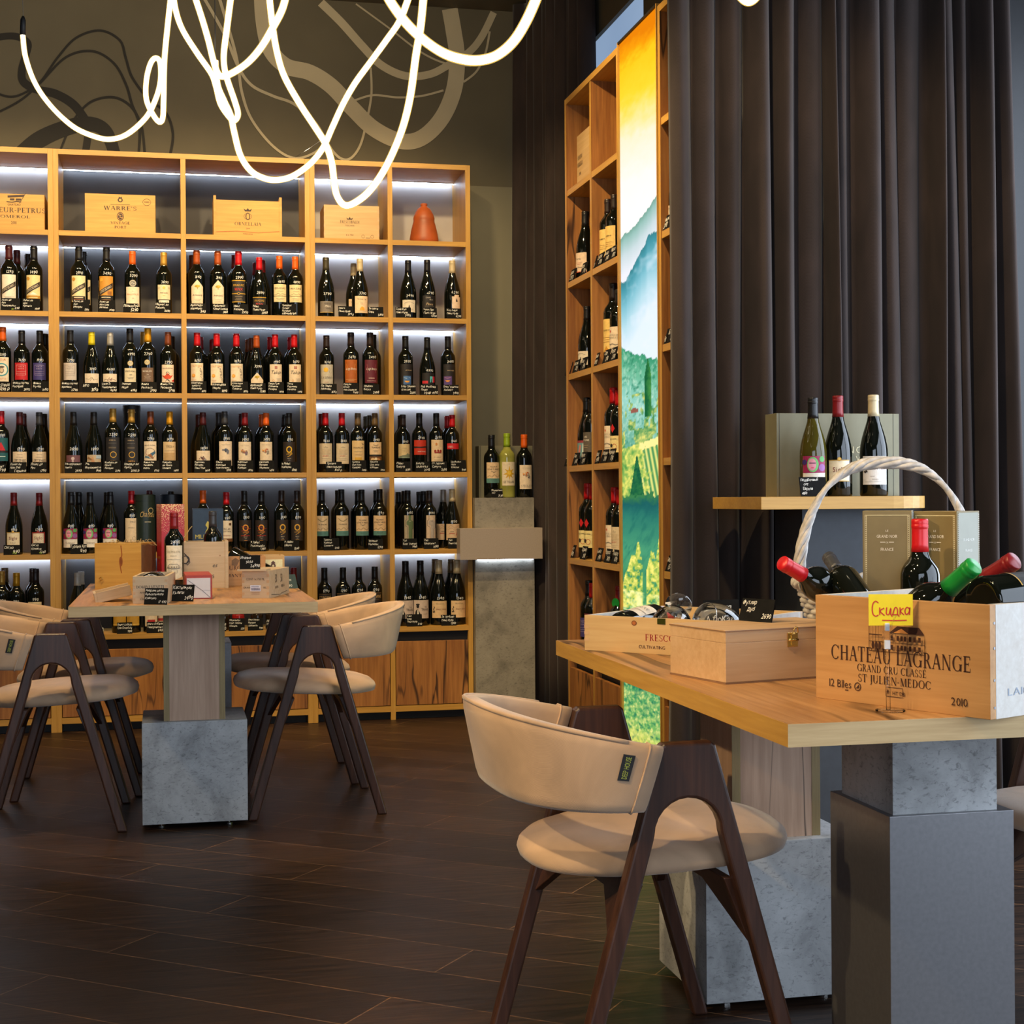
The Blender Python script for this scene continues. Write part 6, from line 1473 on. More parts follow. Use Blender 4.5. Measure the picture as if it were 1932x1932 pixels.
# ================================================================== things on the far table
TZ = 0.75
def onT(px, py): return onZ(px, py, TZ)
GT = 'things on the far table'
def facing(lab_l, lab_r):
    """middle, width and turn of a box whose front bottom corners stand at two pixels on the tabletop"""
    a, b = onT(*lab_l), onT(*lab_r)
    return (a + b) / 2, (b - a).length, math.atan2(b.y - a.y, b.x - a.x)
def boxh(px, py, top):
    p = onT(px, py); return onY(px, top, p.y).z - TZ
# open pine crate standing on end, its sliding front board kept in
m_, w_, r_ = facing((175, 1112), (288, 1108))
m_.y = 5.96; m_.x = (onY(175, 1080, 5.98).x + onY(268, 1080, 5.94).x) / 2; w_ = onY(268, 1080, 5.96).x - onY(175, 1080, 5.96).x
h_ = onY(230, 1031, 5.96).z - TZ
cr = crate('wine_crate', 'plain golden pine crate with a knot and straw on the far table', (m_.x, 5.96, TZ), w_, .17, h_, R(-18), pineg, [('L', (150, 80, 30), [(.012, h_ * .95), (.016, h_ * .75), (.008, h_ * .55), (.014, h_ * .35)], .004), ('D', (140, 76, 30), .012, h_ * .60, .007, .018), ('D', (120, 64, 26), .012, h_ * .60, .0035, .010)])
obj('reddish_end_board', MB().box(w_ / 2 - .001, w_ / 2 + .0015, .004, .168, 0, h_ - .006), ply, cr)
obj('brass_hook', MB().tube(spline([(-w_ / 2 + .018, -.004, h_ * .22), (-w_ / 2 + .026, -.006, h_ * .26), (-w_ / 2 + .032, -.006, h_ * .22), (-w_ / 2 + .024, -.006, h_ * .18)], 5), .0018, 6), brass, cr, smooth=True)
rr = random.Random(4); mb = MB()
for i in range(60):
    x, y = rr.uniform(-.05, .10), rr.uniform(.03, .17); a = rr.uniform(0, 6.28)
    mb.tube(spline([(x, y, h_ - .03), (x + .02 * cos(a), y + .02 * sin(a), h_ + rr.uniform(-.01, .014)), (x + .05 * cos(a), y + .04 * sin(a), h_ - .012)], 4), .0008, 3)
tag(obj('straw', mb, plain('straw', (0.5, .36, .16), .7), loc=(m_.x, 5.96, TZ)), 'pale packing straw poking out of the golden pine crate', 'straw', kind='stuff')
# pale crate with a crest
Yc = 5.90; xa, xb = onY(346, 1080, Yc).x, onY(426, 1080, Yc).x; h2 = onY(390, 1027, Yc).z - TZ
c2 = crate('wine_crate', 'pale pine crate with a scroll crest holding a dark bottle', ((xa + xb) / 2, Yc, TZ), xb - xa, .20, h2, 0, pinepale, [('O', DK, -.072, h2 * .62, .016, .004), ('L', DK, [(-.085, h2 * .80), (-.07, h2 * .72), (-.06, h2 * .62), (-.07, h2 * .52)], .004), ('L', DK, [(-.066, h2 * .50), (-.056, h2 * .56), (-.06, h2 * .66)], .003), hand('es', .45 * h2, .015, DK, .035), ('T', DK, '5', .030, h2 * .22, .013), ('D', (160, 120, 80), .055, h2 * .7, .0025)])
obj('edge_board', MB().box((xb - xa) / 2 - .004, (xb - xa) / 2 + .008, -.003, .2, -.0, h2 + .003), pinepale, c2)
p = onY(401, 969, Yc + .09); bottle('plain dark-capped bottle standing in the pale crate on the far table', (p.x, Yc + .09, TZ + .011), 'b', 'gy', '', p.z - TZ - .011, group=GT)
# blue gift box
Yb = 6.20; xa, xb = onY(363, 1000, Yb).x, onY(421, 1000, Yb).x; hb = onY(390, 964, Yb).z - TZ
blue = plain('navy_gift_box', (0.022, 0.045, 0.085), .45); bt_ = thing('gift_box', 'navy blue gift box with gold emblem behind the pale crate', 'gift box', ((xa + xb) / 2, Yb, TZ), 0, GT)
wb = xb - xa
bb = obj('carton', MB().box(-wb / 2, wb / 2, 0, .09, 0, hb - .002), blue, bt_, bevel=.001)
obj('tuck_flap', MB().box(-wb / 2 + .001, wb / 2 - .001, -.001, .089, hb - .002, hb), blue, bt_)
obj('lettering', prints(MB(), [('T', (205, 190, 90), 'MILLE', -.024, hb * .60, .017, {'fit': .05}), ('T', (205, 190, 90), 'CRU', .030, hb * .60, .017, {'fit': .03}), ('T', (205, 190, 90), 'BORDEAUX', 0, hb * .50, .007, {'fit': .04}), ('P', (205, 190, 90), [(-.012, hb * .68), (.014, hb * .67), (.018, hb * .74), (.010, hb * .81), (-.002, hb * .83), (-.010, hb * .78), (-.002, hb * .74)])], lambda x, y, k: (x, -.0008, y)), None, bb)
# red sparkling gift box, its corner towards the viewer
pc = onY(304, 1000, 6.0); hr_ = pc.z and onY(304, 957, 6.0).z - TZ
red, nt, bs = new_mat('red_sparkle_box')
n1 = node(nt, 'ShaderNodeTexVoronoi', Scale=260.0); nt.links.new(coords(nt, (1, 1, 1)), n1.inputs['Vector'])
sx = node(nt, 'ShaderNodeSeparateXYZ'); nt.links.new(coords(nt, (1, 1, 1)), sx.inputs[0])
mr = node(nt, 'ShaderNodeMapRange'); mr.inputs[1].default_value = hr_ * .52; mr.inputs[2].default_value = hr_; mr.inputs[3].default_value = 0.03; mr.inputs[4].default_value = 0.50
nt.links.new(sx.outputs[2], mr.inputs[0])
lt = node(nt, 'ShaderNodeMath', operation='LESS_THAN'); nt.links.new(n1.outputs[0], lt.inputs[0]); nt.links.new(mr.outputs[0], lt.inputs[1])
mx = node(nt, 'ShaderNodeMix', data_type='RGBA'); mx.inputs[6].default_value = (0.42, 0.012, 0.018, 1); mx.inputs[7].default_value = (0.75, 0.50, 0.22, 1)
nt.links.new(lt.outputs[0], mx.inputs[0]); nt.links.new(mx.outputs[2], bs.inputs['Base Color']); bs.inputs['Roughness'].default_value = .4
rb = thing('gift_box', 'tall red gift box with gold sparkle behind the white-labelled bottle', 'gift box', (pc.x, 6.0, TZ), R(12), GT)
rbm = obj('carton', MB().box(0, .088, 0, .088, 0, hr_), red, rb, bevel=.0008)
obj('lettering', prints(MB(), [('T', GD, 'CAPITOLO', .044, hr_ * .34, .010, {'fit': .06}), ('T', GD, 'VINO', .044, hr_ * .28, .006)], lambda x, y, k: (-.0006, .088 - x, y)), None, rbm)
# the white-labelled bottle
p = onT(328, 1118); p2 = onY(328, 972, p.y)
cb = bottle('red-capped bottle with white villa label standing on the far table', tuple(p), 'b', 'dr', 'CAS', p2.z - TZ, '2490', 0, GT)
obj('neck_band', MB().lathe([(.0166, .228), (.0160, .240)], 24), ink((222, 210, 176)), cb, smooth=True)
# one-bottle crate with its sliding lid pulled out
a, b = onT(249, 1146), onT(312, 1143); w3 = (b - a).length; h3 = onY(280, 1093, a.y).z - TZ
sc = crate('wine_crate', 'small finger-jointed crate with dark lettering and a bottle end inside', (a.x + w3 / 2, a.y, TZ), w3, .30, h3, R(-5), pinepale, [('S', DK, 'DOMINI VENETI', 0, h3 * .56, .0095, {'fit': w3 * .80}), hand('Classico', h3 * .14, .007, DK, -.016, max=.05), ('T', DK, 'AMARONE', -.012, h3 * .38, .006)], tongues=True, wall=.009)
mbt = MB().lathe([(0, 0), (.034, 0), (.040, .006), (.040, .17), (.034, .20), (.018, .225), (.016, .28), (0, .28)], 28, M=Matrix.Rotation(R(-90), 4, 'X'))
o = tag(obj('wine_bottle', mbt, wine, smooth=True, loc=(a.x + w3 / 2 + .003, a.y + .012, TZ + .052 + .006), rot=(0, 0, R(-5))), 'dark bottle lying base forward inside the small finger-jointed crate', 'bottle', GT)
obj('base_ring', MB().tube([(.034 * cos(R(10 * i)), -.0008, .034 * sin(R(10 * i))) for i in range(36)], .0022, 6, closed=True), chrome, o, smooth=True)
tr = MB(); q0, q1 = onY(181, 1112, 5.16), onY(247, 1096, 5.16)
lid = thing('crate_lid', 'pale sliding lid lying aslant against the small finger-jointed crate', 'crate lid', ((q0.x + q1.x) / 2, 5.27, TZ), R(2), GT, rot=(0, R(-13), R(4)))
wl = q1.x - q0.x
obj('lid_board', MB().box(-wl / 2, wl / 2, -.06, .07, .014, .022), pinepale, lid)
for y0 in (-.068, .07): obj('lid_rim', MB().box(-wl / 2, wl / 2, y0, y0 + .008, .010, .044), pinepale, lid, bevel=.0008)
obj('lid_rim', MB().box(-wl / 2 - .008, -wl / 2, -.068, .078, .010, .044), pinepale, lid)
# red and white carton with folded end
a, b = onT(349, 1136), onT(399, 1135); w4 = (b - a).length; h4 = onY(374, 1090, a.y).z - TZ
redc = plain('red_carton', (0.38, 0.045, 0.03), .5); whitec = plain('white_card', (0.62, 0.60, 0.60), .6, 0, .03)
bx = thing('gift_box', 'red carton lying with its white folded end towards the front', 'gift box', (a.x + w4 / 2, a.y, TZ), R(1), GT)
obj('carton', MB().box(-w4 / 2, w4 / 2, .001, .26, 0, h4 + .0), redc, bx, bevel=.001)
wf = obj('folded_end', MB().box(-w4 / 2 + .004, w4 / 2 - .006, -.001, .004, .004, h4 - .010), whitec, bx)
obj('fold_line', prints(MB(), [('L', (90, 90, 100), [(-w4 * .42, h4 * .80), (w4 * .12, h4 * .36), (w4 * .42, h4 * .06)], .0014), ('L', (130, 130, 140), [(w4 * .12, h4 * .36), (w4 * .44, h4 * .36)], .0012)], lambda x, y, k: (x, -.0016, y)), None, wf)
# dim crate with a lying magnum, and a lid with a paper label
Yd = 6.02; xa, xb = onY(422, 1080, Yd).x, onY(500, 1080, Yd).x; hd = onY(450, 1054, Yd).z - TZ
crate('wine_crate', 'open pine crate with faded stamp holding a slanting bottle with cream label', ((xa + xb) / 2, Yd, TZ), xb - xa, .19, hd, 0, pineorange, [('S', (70, 44, 24), 'EURO M', -.03, hd * .54, .016, {'fit': .085}), ('S', (70, 44, 24), 'MANTILLA-P', -.01, hd * .30, .012, {'fit': .12}), ('P', (120, 90, 60), [(-.05, hd * .70), (-.03, hd * .68), (-.02, hd * .86), (-.035, hd * .95), (-.05, hd * .86)])])
pA, pB = onY(436, 1052, Yd + .07), onY(486, 1080, Yd + .07)
mg = bottle('dark bottle with cream label lying slanted in the stamped pine crate', (pA.x, Yd + .08, pA.z + .0), 'b', 'bk', 'ERR', .27, '', 0, GT, rot=(R(8), R(118), R(-8)))
mg.location = (onY(434, 1056, Yd + .08).x, Yd + .08, onY(434, 1050, Yd + .08).z)
Ye = 6.12; xa, xb = onY(487, 1070, Ye).x, onY(536, 1070, Ye).x; he = onY(510, 1052, Ye).z - TZ
pl_ = crate('wine_crate', 'open crate with a cream crest label behind the small crate with a barcode', ((xa + xb) / 2, Ye, TZ), xb - xa, .15, he, 0, pine, [('R', (226, 220, 180), -(xb - xa) / 2 + .006, he * .40, (xb - xa) / 2 - .008, he * .86), ('D', (90, 60, 50), .006, he * .62, .010, .014), ('D', (226, 220, 180), .006, he * .64, .004), ('P', (90, 60, 50), [(-.004, he * .62 + .012), (.016, he * .62 + .012), (.006, he * .62 + .022)])])
# small crate with barcode, a corner towards the viewer
cn = onT(506.5, 1133); lf = onT(455, 1135); rt = onT(543, 1122)
rz = R(-17); wf_ = .092; lf = cn - Vector((cos(rz), sin(rz), 0)) * wf_; hf = onY(506, 1081, cn.y).z - TZ
sb = crate('wine_crate', 'small pine crate with a barcode sticker and a double number on one side', tuple((cn + lf) / 2), wf_, .30, hf, rz, pinepale, [('T', DK, 'CONT 1 x 750 ML', 0, hf * .66, .0075, {'fit': wf_ * .68}), ('R', (214, 214, 222), -.018, hf * .26, .018, hf * .48), ('T', DK, 'GRAN', -.03, hf * .36, .006), ('T', DK, 'SEL', .032, hf * .36, .006), ('R', (160, 120, 90), -.014, hf * .20, .014, hf * .215), ('R', (160, 120, 90), -.014, hf * .15, .014, hf * .165)] + [('R', (40, 40, 90), -.014 + .0028 * i, hf * .29, -.0128 + .0028 * i, hf * .38) for i in range(11)] + [('R', (80, 80, 130), -.014, hf * .42, .012, hf * .435)], open_top=False, tongues=True)
side_ = [c for c in sb.children if c.name.startswith('side_board')][1]
obj('lettering', prints(MB(), [('T', DK, '50', -.05, hf * .52, .030, {'cond': .7}), ('T', DK, '50', .03, hf * .50, .030, {'cond': .7}), ('T', DK, 'GRAPPA', -.04, hf * .30, .009), ('T', DK, 'RISERVA', .05, hf * .30, .010), ('L', DK, [(-.12, hf * .12), (-.02, hf * .06), (0, hf * .02), (.03, hf * .08), (.12, hf * .12)], .0016)], lambda x, y, k: (wf_ / 2 + .0006, .15 + x, y)), None, side_)
obj('slid_lid', MB().box(-wf_ / 2 - .012, wf_ / 2 - .006, -.016, .05, hf + .0002, hf + .006), pinepale, sb)
GC = 'price cards on the tables'
mc = (cn + lf) / 2
card('black chalk card with a large five-figure price on the small barcode crate', (mc.x + cos(rz) * -.016 + .010 * sin(rz), mc.y - .016 * sin(rz) - .010 * cos(rz), TZ + hf + .0062), .068, .047, 'Италия|      50/50|24990', rz * .3, 12, group=GC)
def tcard(lab, x0, x1, yb, yt, txt, tilt=12, big=True):
    a, b = onT(x0, yb), onT(x1, yb)
    h = (onY((x0 + x1) / 2, yt, (a.y + b.y) / 2).z - TZ) / cos(R(tilt))
    card(lab, tuple((a + b) / 2), (b - a).length, h, txt, math.atan2(b.y - a.y, b.x - a.x), tilt, group=GC, big=big)
tcard('black chalk card leaning on the small finger-jointed crate', 270, 313, 1146.5, 1116, 'Амароне делла/Вальполичелла/Классико/17 490')
tcard('black chalk card beside the red carton with the white folded end', 322, 363, 1140, 1109, 'Кастильони/Кьянти/2490')
gp = plain('green_card', (0.02, 0.045, 0.04), .5)
a = onT(549, 1114)
t = thing('price_card', 'dark green folded card at the corner of the far table', 'price card', (a.x, a.y, TZ), R(0), GC)
gw = .020; obj('card_board', MB().prism([(-gw, 0), (gw + .004, 0), (gw - .006, .052), (-gw + .002, .052)], 0, .003, lambda x, y, d: (x, y * .25 + d, y)), gp, t)
obj('chalk_writing', prints(MB(), [('T', (200, 205, 195), '90', -.004, .006, .010), ('T', (200, 205, 195), 'ик', -.006, .028, .009)], lambda x, y, k: (x, y * .25 - .0008, y)), None, t)
a = onT(428, 1112); card('black chalk card seen edge-on beside the stamped pine crate', (a.x, a.y, TZ), .03, .045, 'Кьянти/1990', R(62), 14, group=GC)
# twig
tag(obj('twig', MB().tube(spline([onY(346, 1020, 5.98), onY(352, 1012, 5.98), onY(357, 1004, 5.98), onY(362, 998, 5.98)], 5), .0016, 6), plain('straw', (0.5, .36, .16), .7), smooth=True), 'thin straw stalk sticking up beside the navy gift box', 'straw')

# ================================================================== things on the near table
# open crate with the wine glasses
A_, B_, D_ = onT(1101, 1226), onT(1240, 1233.5), None
rz = math.atan2(B_.y - A_.y, B_.x - A_.x); ww = .355; hh = .076
mid = A_ + (B_ - A_).normalized() * ww / 2
oc = crate('wine_crate', 'open pale crate with red lettering holding two clear glasses', tuple(mid), ww, .335, hh, rz, pine, [('S', (150, 24, 34), 'FRESCOBALDI', -.025, hh * .37, .0135, {'al': 'l'}), ('T', (70, 26, 26), 'CULTIVATING', -.041, hh * .15, .0072, {'al': 'l', 'fit': .064}), ('D', (120, 66, 34), -.052, hh * .84, .0065, .0055), ('D', (176, 100, 50), -.052, hh * .84, .0042, .0036)], insidem=pinewhite, wall=.011, tongues=False)
obj('joint_tongue_pattern', [MB().box(-ww / 2 - .0003, -ww / 2 + .012, -.0004, .004, hh * q, hh * (q + .09)) for q in (.27, .42, .57)][0].box(-ww / 2 - .0003, -ww / 2 + .012, -.0004, .004, hh * .45, hh * .54).box(-ww / 2 - .0003, -ww / 2 + .012, -.0004, .004, hh * .63, hh * .72), beech, [c for c in oc.children if c.name.startswith('front')][0])
obj('brass_catch', MB().box(.005, .024, -.0015, .0, hh - .012, hh), plain('dull_green_metal', (.06, .07, .01), .35, .6), oc)
M0 = Matrix.Translation(mid) @ Matrix.Rotation(rz, 4, 'Z')
def incrate(x, y, z): return M0 @ Vector((x, y, z))
for i, (x, y, lab, rotv) in enumerate([(-.028, .115, 'clear wine glass lying in the open crate, nearer its left end board', 112), (.060, .175, 'clear wine glass lying in the open crate beside the black card', 70)]):
    g = thing('wine_glass', lab, 'wine glass', incrate(x, y, .050), 0, 'wine glasses in the open crate', rot=(R(rotv), 0, rz + R(20 - 40 * i)))
    bw = [(0, -.052), (.016, -.050), (.034, -.036), (.044, -.010), (.046, .010), (.043, .032), (.037, .050)]
    obj('bowl', MB().lathe(bw, 32), clear, g, smooth=True)
    obj('rim', MB().tube([(.037 * cos(R(12 * k)), .037 * sin(R(12 * k)), .050) for k in range(30)], .0009, 5, closed=True), chrome, g, smooth=True)
    obj('stem', MB().tube([(0, 0, -.052), (0, 0, -.10)], .004, 10), clear, g, smooth=True)
    obj('foot', MB().lathe([(0, -.100), (.030, -.102), (.030, -.104), (0, -.104)], 28), clear, g, smooth=True)
p = incrate(-.115, .05, .047)
bottle('dark bottle with white label lying at the left end of the open crate', tuple(p), 'b', 'rd', 'PNF', .28, '', 0, None, rot=(R(-88), R(0), rz + R(8)))
p = incrate(.02, .262, .012); card('black chalk card standing inside the open crate behind the glasses', tuple(p), .085, .088, 'Италия/А бокала/Каберне', 0.05, 8, group=GC, big=False)
# beech case with clasp
P0, P1, P2 = onT(1367, 1289), onT(1240, 1272), onT(1534, 1276)
rz = math.atan2((P2 - P0).y, (P2 - P0).x); hc = onY(1367, 1187, P0.y).z - TZ; dc = (P1 - P0).length; wc = .285
bc = thing('wine_case', 'closed beech wine case with a brass clasp and a black card on its lid', 'wine case', tuple(P0), rz)
body = obj('case_body', MB().box(0, wc, 0, dc, .003, hc * .76), beech, bc, bevel=.0008)
obj('base_board', MB().box(-.0008, wc + .0008, -.0008, dc + .0008, 0, .003), ply, bc)
ld = obj('lid', MB().box(0, wc, 0, dc, hc * .762, hc - .0035), beech, bc, bevel=.0005)
obj('lid_board', MB().box(-.0008, wc + .0008, -.0008, dc + .0008, hc - .0035, hc), beech, bc)
obj('lid_edge', MB().box(-.0012, wc + .0012, -.0012, dc + .0012, hc - .0028, hc - .0012), ply, bc)
kx = wc * .50
cl = obj('clasp', MB().box(kx - .011, kx + .011, -.0022, 0, hc * .78, hc * .90).box(kx - .011, kx + .011, -.0022, 0, hc * .63, hc * .745).box(kx - .004, kx + .004, -.004, -.002, hc * .66, hc * .88), brass, bc, bevel=.0004)
obj('clasp_loop', MB().tube(spline([(kx - .004, -.004, hc * .86), (kx, -.007, hc * .98), (kx + .006, -.007, hc * 1.0), (kx + .009, -.005, hc * .90)], 5), .0012, 6), brass, cl, smooth=True)
obj('clasp_pin', MB().tube([(kx - .011, -.003, hc * .762), (kx + .011, -.003, hc * .762)], .0022, 8), brass, cl, smooth=True)
q = onZ(1425, 1171, TZ + hc); a, b = onZ(1391, 1168, TZ + hc), onZ(1454, 1172, TZ + hc)
card('black chalk card standing on the lid of the beech case', tuple((a + b) / 2 + Vector((0, 0, .0004))), (b - a).length * .97, .043, 'Футляр/     дуб/2690', math.atan2(b.y - a.y, b.x - a.x), 17, group=GC)
# the big branded crate
L0, R0 = onT(1537, 1312), onT(1866, 1352)
dv = (R0 - L0); rz = math.atan2(dv.y, dv.x); wl = dv.length; hl = onZ(1866, 1352, TZ).z and onY(1868, 1135, R0.y).z - TZ
cc_ = (L0 + R0) / 2; kx = lambda f: (f - .5) * wl
BK2 = (58, 28, 18)
im = [('S', BK2, 'CHATEAU LAGRANGE', kx(.50), hl * .395, .0235, {'fit': wl * .80, 'gap': .13}), ('S', BK2, 'GRAND CRU CLASSÉ', kx(.46), hl * .305, .0115, {'fit': wl * .40}), ('S', BK2, 'ST JULIEN-MEDOC', kx(.475), hl * .205, .0125, {'fit': wl * .42}),
      ('T', BK2, '12 Blles', kx(.155), hl * .130, .013, {'fit': wl * .135}), ('R', BK2, kx(.185), hl * .105, kx(.205), hl * .115), ('O', BK2, kx(.262), hl * .155, .0068, .0014), ('P', BK2, [(kx(.262) - .004, hl * .155 - .003), (kx(.262) + .003, hl * .155 - .002), (kx(.262) + .003, hl * .155 + .004)]),
      ('T', BK2, '2010', kx(.84), hl * .090, .0125, {'fit': wl * .088}), ('T', BK2, 'HT DB', kx(.505), hl * .115, .0062), ('L', BK2, [(kx(.432), hl * .10), (kx(.528), hl * .10), (kx(.528), hl * .185), (kx(.432), hl * .185), (kx(.432), hl * .10)], .001), ('R', BK2, kx(.455), hl * .10, kx(.457), hl * .185), ('P', BK2, [(kx(.443), hl * .115), (kx(.448), hl * .145), (kx(.443), hl * .17), (kx(.438), hl * .145)])]
# the engraved mansion
def E(f, g): return (kx(f), hl * g)
X0, X1, Y0, Y1 = .335, .655, .51, .74
im += [('L', BK2, [E(X0, Y0), E(X1, Y0), E(X1, .68), E(X1, Y0)], .0010), ('L', BK2, [E(X0, Y0), E(X0, .77), E(.42, .77)], .0010), ('L', BK2, [E(X0, .60), E(X1, .60)], .0008), ('P', BK2, [E(.455, .69), E(X1, .69), E(.625, .755), E(.50, .755)]), ('L', BK2, [E(.46, .68), E(.525, .745), E(.575, .69)], .0012), ('P', (196, 130, 66), [E(.48, .692), E(.565, .692), E(.525, .735)])]
im += [('L', BK2, [E(x, Y0), E(x, .685)], .0007) for x in (.455, .49, .56)] + [('L', BK2, [E(x, Y0), E(x, .77)], .0007) for x in (.355, .375, .395, .415)]
im += [('R', BK2, kx(x), hl * y, kx(x + .014), hl * (y + .045)) for x in (.465, .50, .522, .543, .572, .598, .625) for y in (.535, .622)]
im += [('D', BK2, kx(x), hl * .565, .003, .006) for x in (.365, .385, .405)] + [('R', BK2, kx(.34), hl * .66, kx(.42), hl * .67)]
im += [('L', (120, 66, 28), [(kx(-.0) + wl * t, hl * (yy + .012 * sin(9 * t + yy * 20))) for t in [i / 16 for i in range(17)]], .0010) for yy in ()]
lg = crate('wine_crate', 'large amber pine crate branded with a mansion and holding bottles on the near table', tuple(cc_), wl, .49, hl, rz, pineorange, im, insidem=pinewhite, wall=.014)  # side boards whitened, the daylight on them put into the colour
for z in (.10, .34, .62, .84): obj('nail_head', MB().lathe([(0, 0), (.0022, 0), (.0022, .0006), (0, .0006)], 10, M=Matrix.Translation((wl / 2, .010, hl * z)) @ Matrix.Rotation(R(90), 4, 'Y')), steel, lg)
sd = [c for c in lg.children if c.name.startswith('side_board')][1]
obj('lettering', prints(MB(), [('T', (150, 160, 175), 'LA1005 158', .10, hl * .19, .0115, {'fit': .115})], lambda x, y, k: (wl / 2 + .0006, x, y)), None, sd)
ML = Matrix.Translation(cc_) @ Matrix.Rotation(rz, 4, 'Z')
def inL(x, y, z): return ML @ Vector((x, y, z))
def aim(base, top):
    d = (Vector(top) - Vector(base)); return d.to_track_quat('Z', 'Y').to_euler(), d.length
GB = 'bottles in the branded crate'
def laid(lab, base, neck, kind, cap, sty, hgt, roll=0, group=GB, glassk=''):
    d = (Vector(neck) - Vector(base)).normalized()
    q = d.to_track_quat('Z', 'Y') @ Matrix.Rotation(R(roll), 3, 'Z').to_quaternion()
    t = bottle(lab, tuple(base), kind, cap, sty, hgt, '', 0, group, rot=q.to_euler(), glassk=glassk)
    return t
ST_['GED'] = (0.074, 0.060, 0.150, (30, 150, 66), [('T', WT, 'ED', 0, .040, .036, {'fit': .050}), ('R', WT, -.036, .006, .036, .009)])
ST_['SPE'] = (0.074, 0.050, 0.130, (40, 40, 42), [('T', GD, 'SAN PEDRO', 0, .040, .011, {'fit': .056}), ('R', GD, -.037, .0, .037, .002), ('R', GD, -.037, .077, .037, .079)])
MLi = ML.inverted()
def inplane(px, py, yl):
    """the point of the crate's own frame, yl behind its front, that a pixel looks at"""
    o, d = MLi @ CAM, MLi.to_3x3() @ ray(px, py)
    return o + d * ((yl - o.y) / d.y)
def slant(px, py, yl, ang, L, dy=0.0):
    n = inplane(px, py, yl); b = n + Vector((-cos(R(ang)) * L, dy, -sin(R(ang)) * L))
    return ML @ b, ML @ n
b_, n_ = slant(1838, 1060, .066, 38, .285)
gb = laid('green-capped bottle with green label leaning in the branded crate', b_, n_, 'b', 'gn', 'GED', .285, 150)
obj('cap_print', prints(MB(), [('T', WT, 'ED', 0, 0, .010, {})], lambda x, y, k: (.0167 * sin(x / .0165), -.0167 * cos(x / .0165), .262 + y)), None, gb)
b_, n_ = slant(1914, 1050, .20, 31, .29)
laid('dark red capped bottle leaning towards the window in the branded crate', b_, n_, 'g', 'dr', 'SIG', .29, 150)
b_ = inplane(1852, 1127, .05); b0 = ML @ b_; b1 = ML @ (b_ + Vector((.045, .28, .012)))
laid('dark bottle lying base forward with a grey and gold label in the branded crate', b0, b1, 'b', 'bk', 'SPE', .30, 180)
# red-capped bottle standing behind the crate
p = atZ(1735, 973, 2.86); bottle('tall red-capped bottle standing between the branded crate and the gift boxes', (p.x, p.y, TZ), 'b', 'rd', 'ORZ', p.z - TZ, '1490', R(-15), 'loose bottles on the near table')
# sign holder with yellow note
bp = onT(1677, 1337)
sh = thing('sign_holder', 'clear plastic sign holder with a yellow note clipped before the branded crate', 'sign holder', tuple(bp), rz * .25)
obj('base_disc', MB().lathe([(0, 0), (.021, 0), (.0225, .001), (.0225, .0025), (.020, .0035), (0, .0035)], 32), acrylic, sh, smooth=True)
zt0 = onY(1672, 1215, bp.y).z - TZ
obj('stem', MB().tube([(-.003, 0, .003), (-.004, 0, zt0)], [.0035, .0028], 10), acrylic, sh, smooth=True)
whp = plain('white_plastic', (.7, .7, .72), .4)
clp = obj('clip', MB().box(-.0085, .0005, -.003, .003, zt0 - .004, zt0 + .010).box(-.0075, -.0005, -.003, .003, zt0 + .024, zt0 + .036), whp, sh, bevel=.001)
obj('clip_jaw', MB().box(-.010, .004, -.004, -.003, zt0 + .012, zt0 + .034).box(-.010, .004, .003, .004, zt0 + .012, zt0 + .034).tube([(.0, -.004, zt0 + .03), (.008, -.008, zt0 + .048)], .001, 5), acrylic, clp)
wn = onY(1717, 1150, bp.y).x - onY(1641, 1150, bp.y).x; zn0 = onY(1680, 1175, bp.y).z - TZ; zn1 = onY(1680, 1116, bp.y).z - TZ; xn = onY(1679, 1150, bp.y).x - bp.x
ylw = plain('yellow_note', (0.93, 0.70, 0.004), .6, 0, .04)
nt_ = obj('note', MB().box(xn - wn / 2, xn + wn / 2, .0006, .0014, zn0, zn1), ylw, sh)
rd_ = (205, 42, 20); hN = zn1 - zn0
def K(pts): return [(xn + wn * (a - .5), zn0 + hN * b) for a, b in pts]
word = [K(spline2) for spline2 in (
    [(.22, .72), (.16, .78), (.10, .70), (.08, .52), (.10, .36), (.16, .30), (.22, .34)], [(.25, .58), (.25, .34)], [(.35, .56), (.26, .46), (.36, .32)],
    [(.41, .58), (.40, .38), (.46, .36), (.50, .56), (.50, .36), (.52, .34)], [(.54, .34), (.58, .52), (.61, .58), (.65, .52), (.65, .34)], [(.53, .28), (.53, .34), (.67, .34), (.68, .28)],
    [(.71, .58), (.71, .34)], [(.79, .56), (.72, .46), (.80, .34)], [(.92, .54), (.86, .58), (.82, .46), (.85, .35), (.91, .42), (.93, .58), (.92, .34)], [(.30, .17), (.60, .16), (.86, .17)])]
obj('lettering', prints(MB(), [('L', rd_, [tuple(v.xy) for v in spline([(*p, 0) for p in w], 4)], .0018) for w in word], lambda x, y, k: (x, .0002, y)), None, nt_)

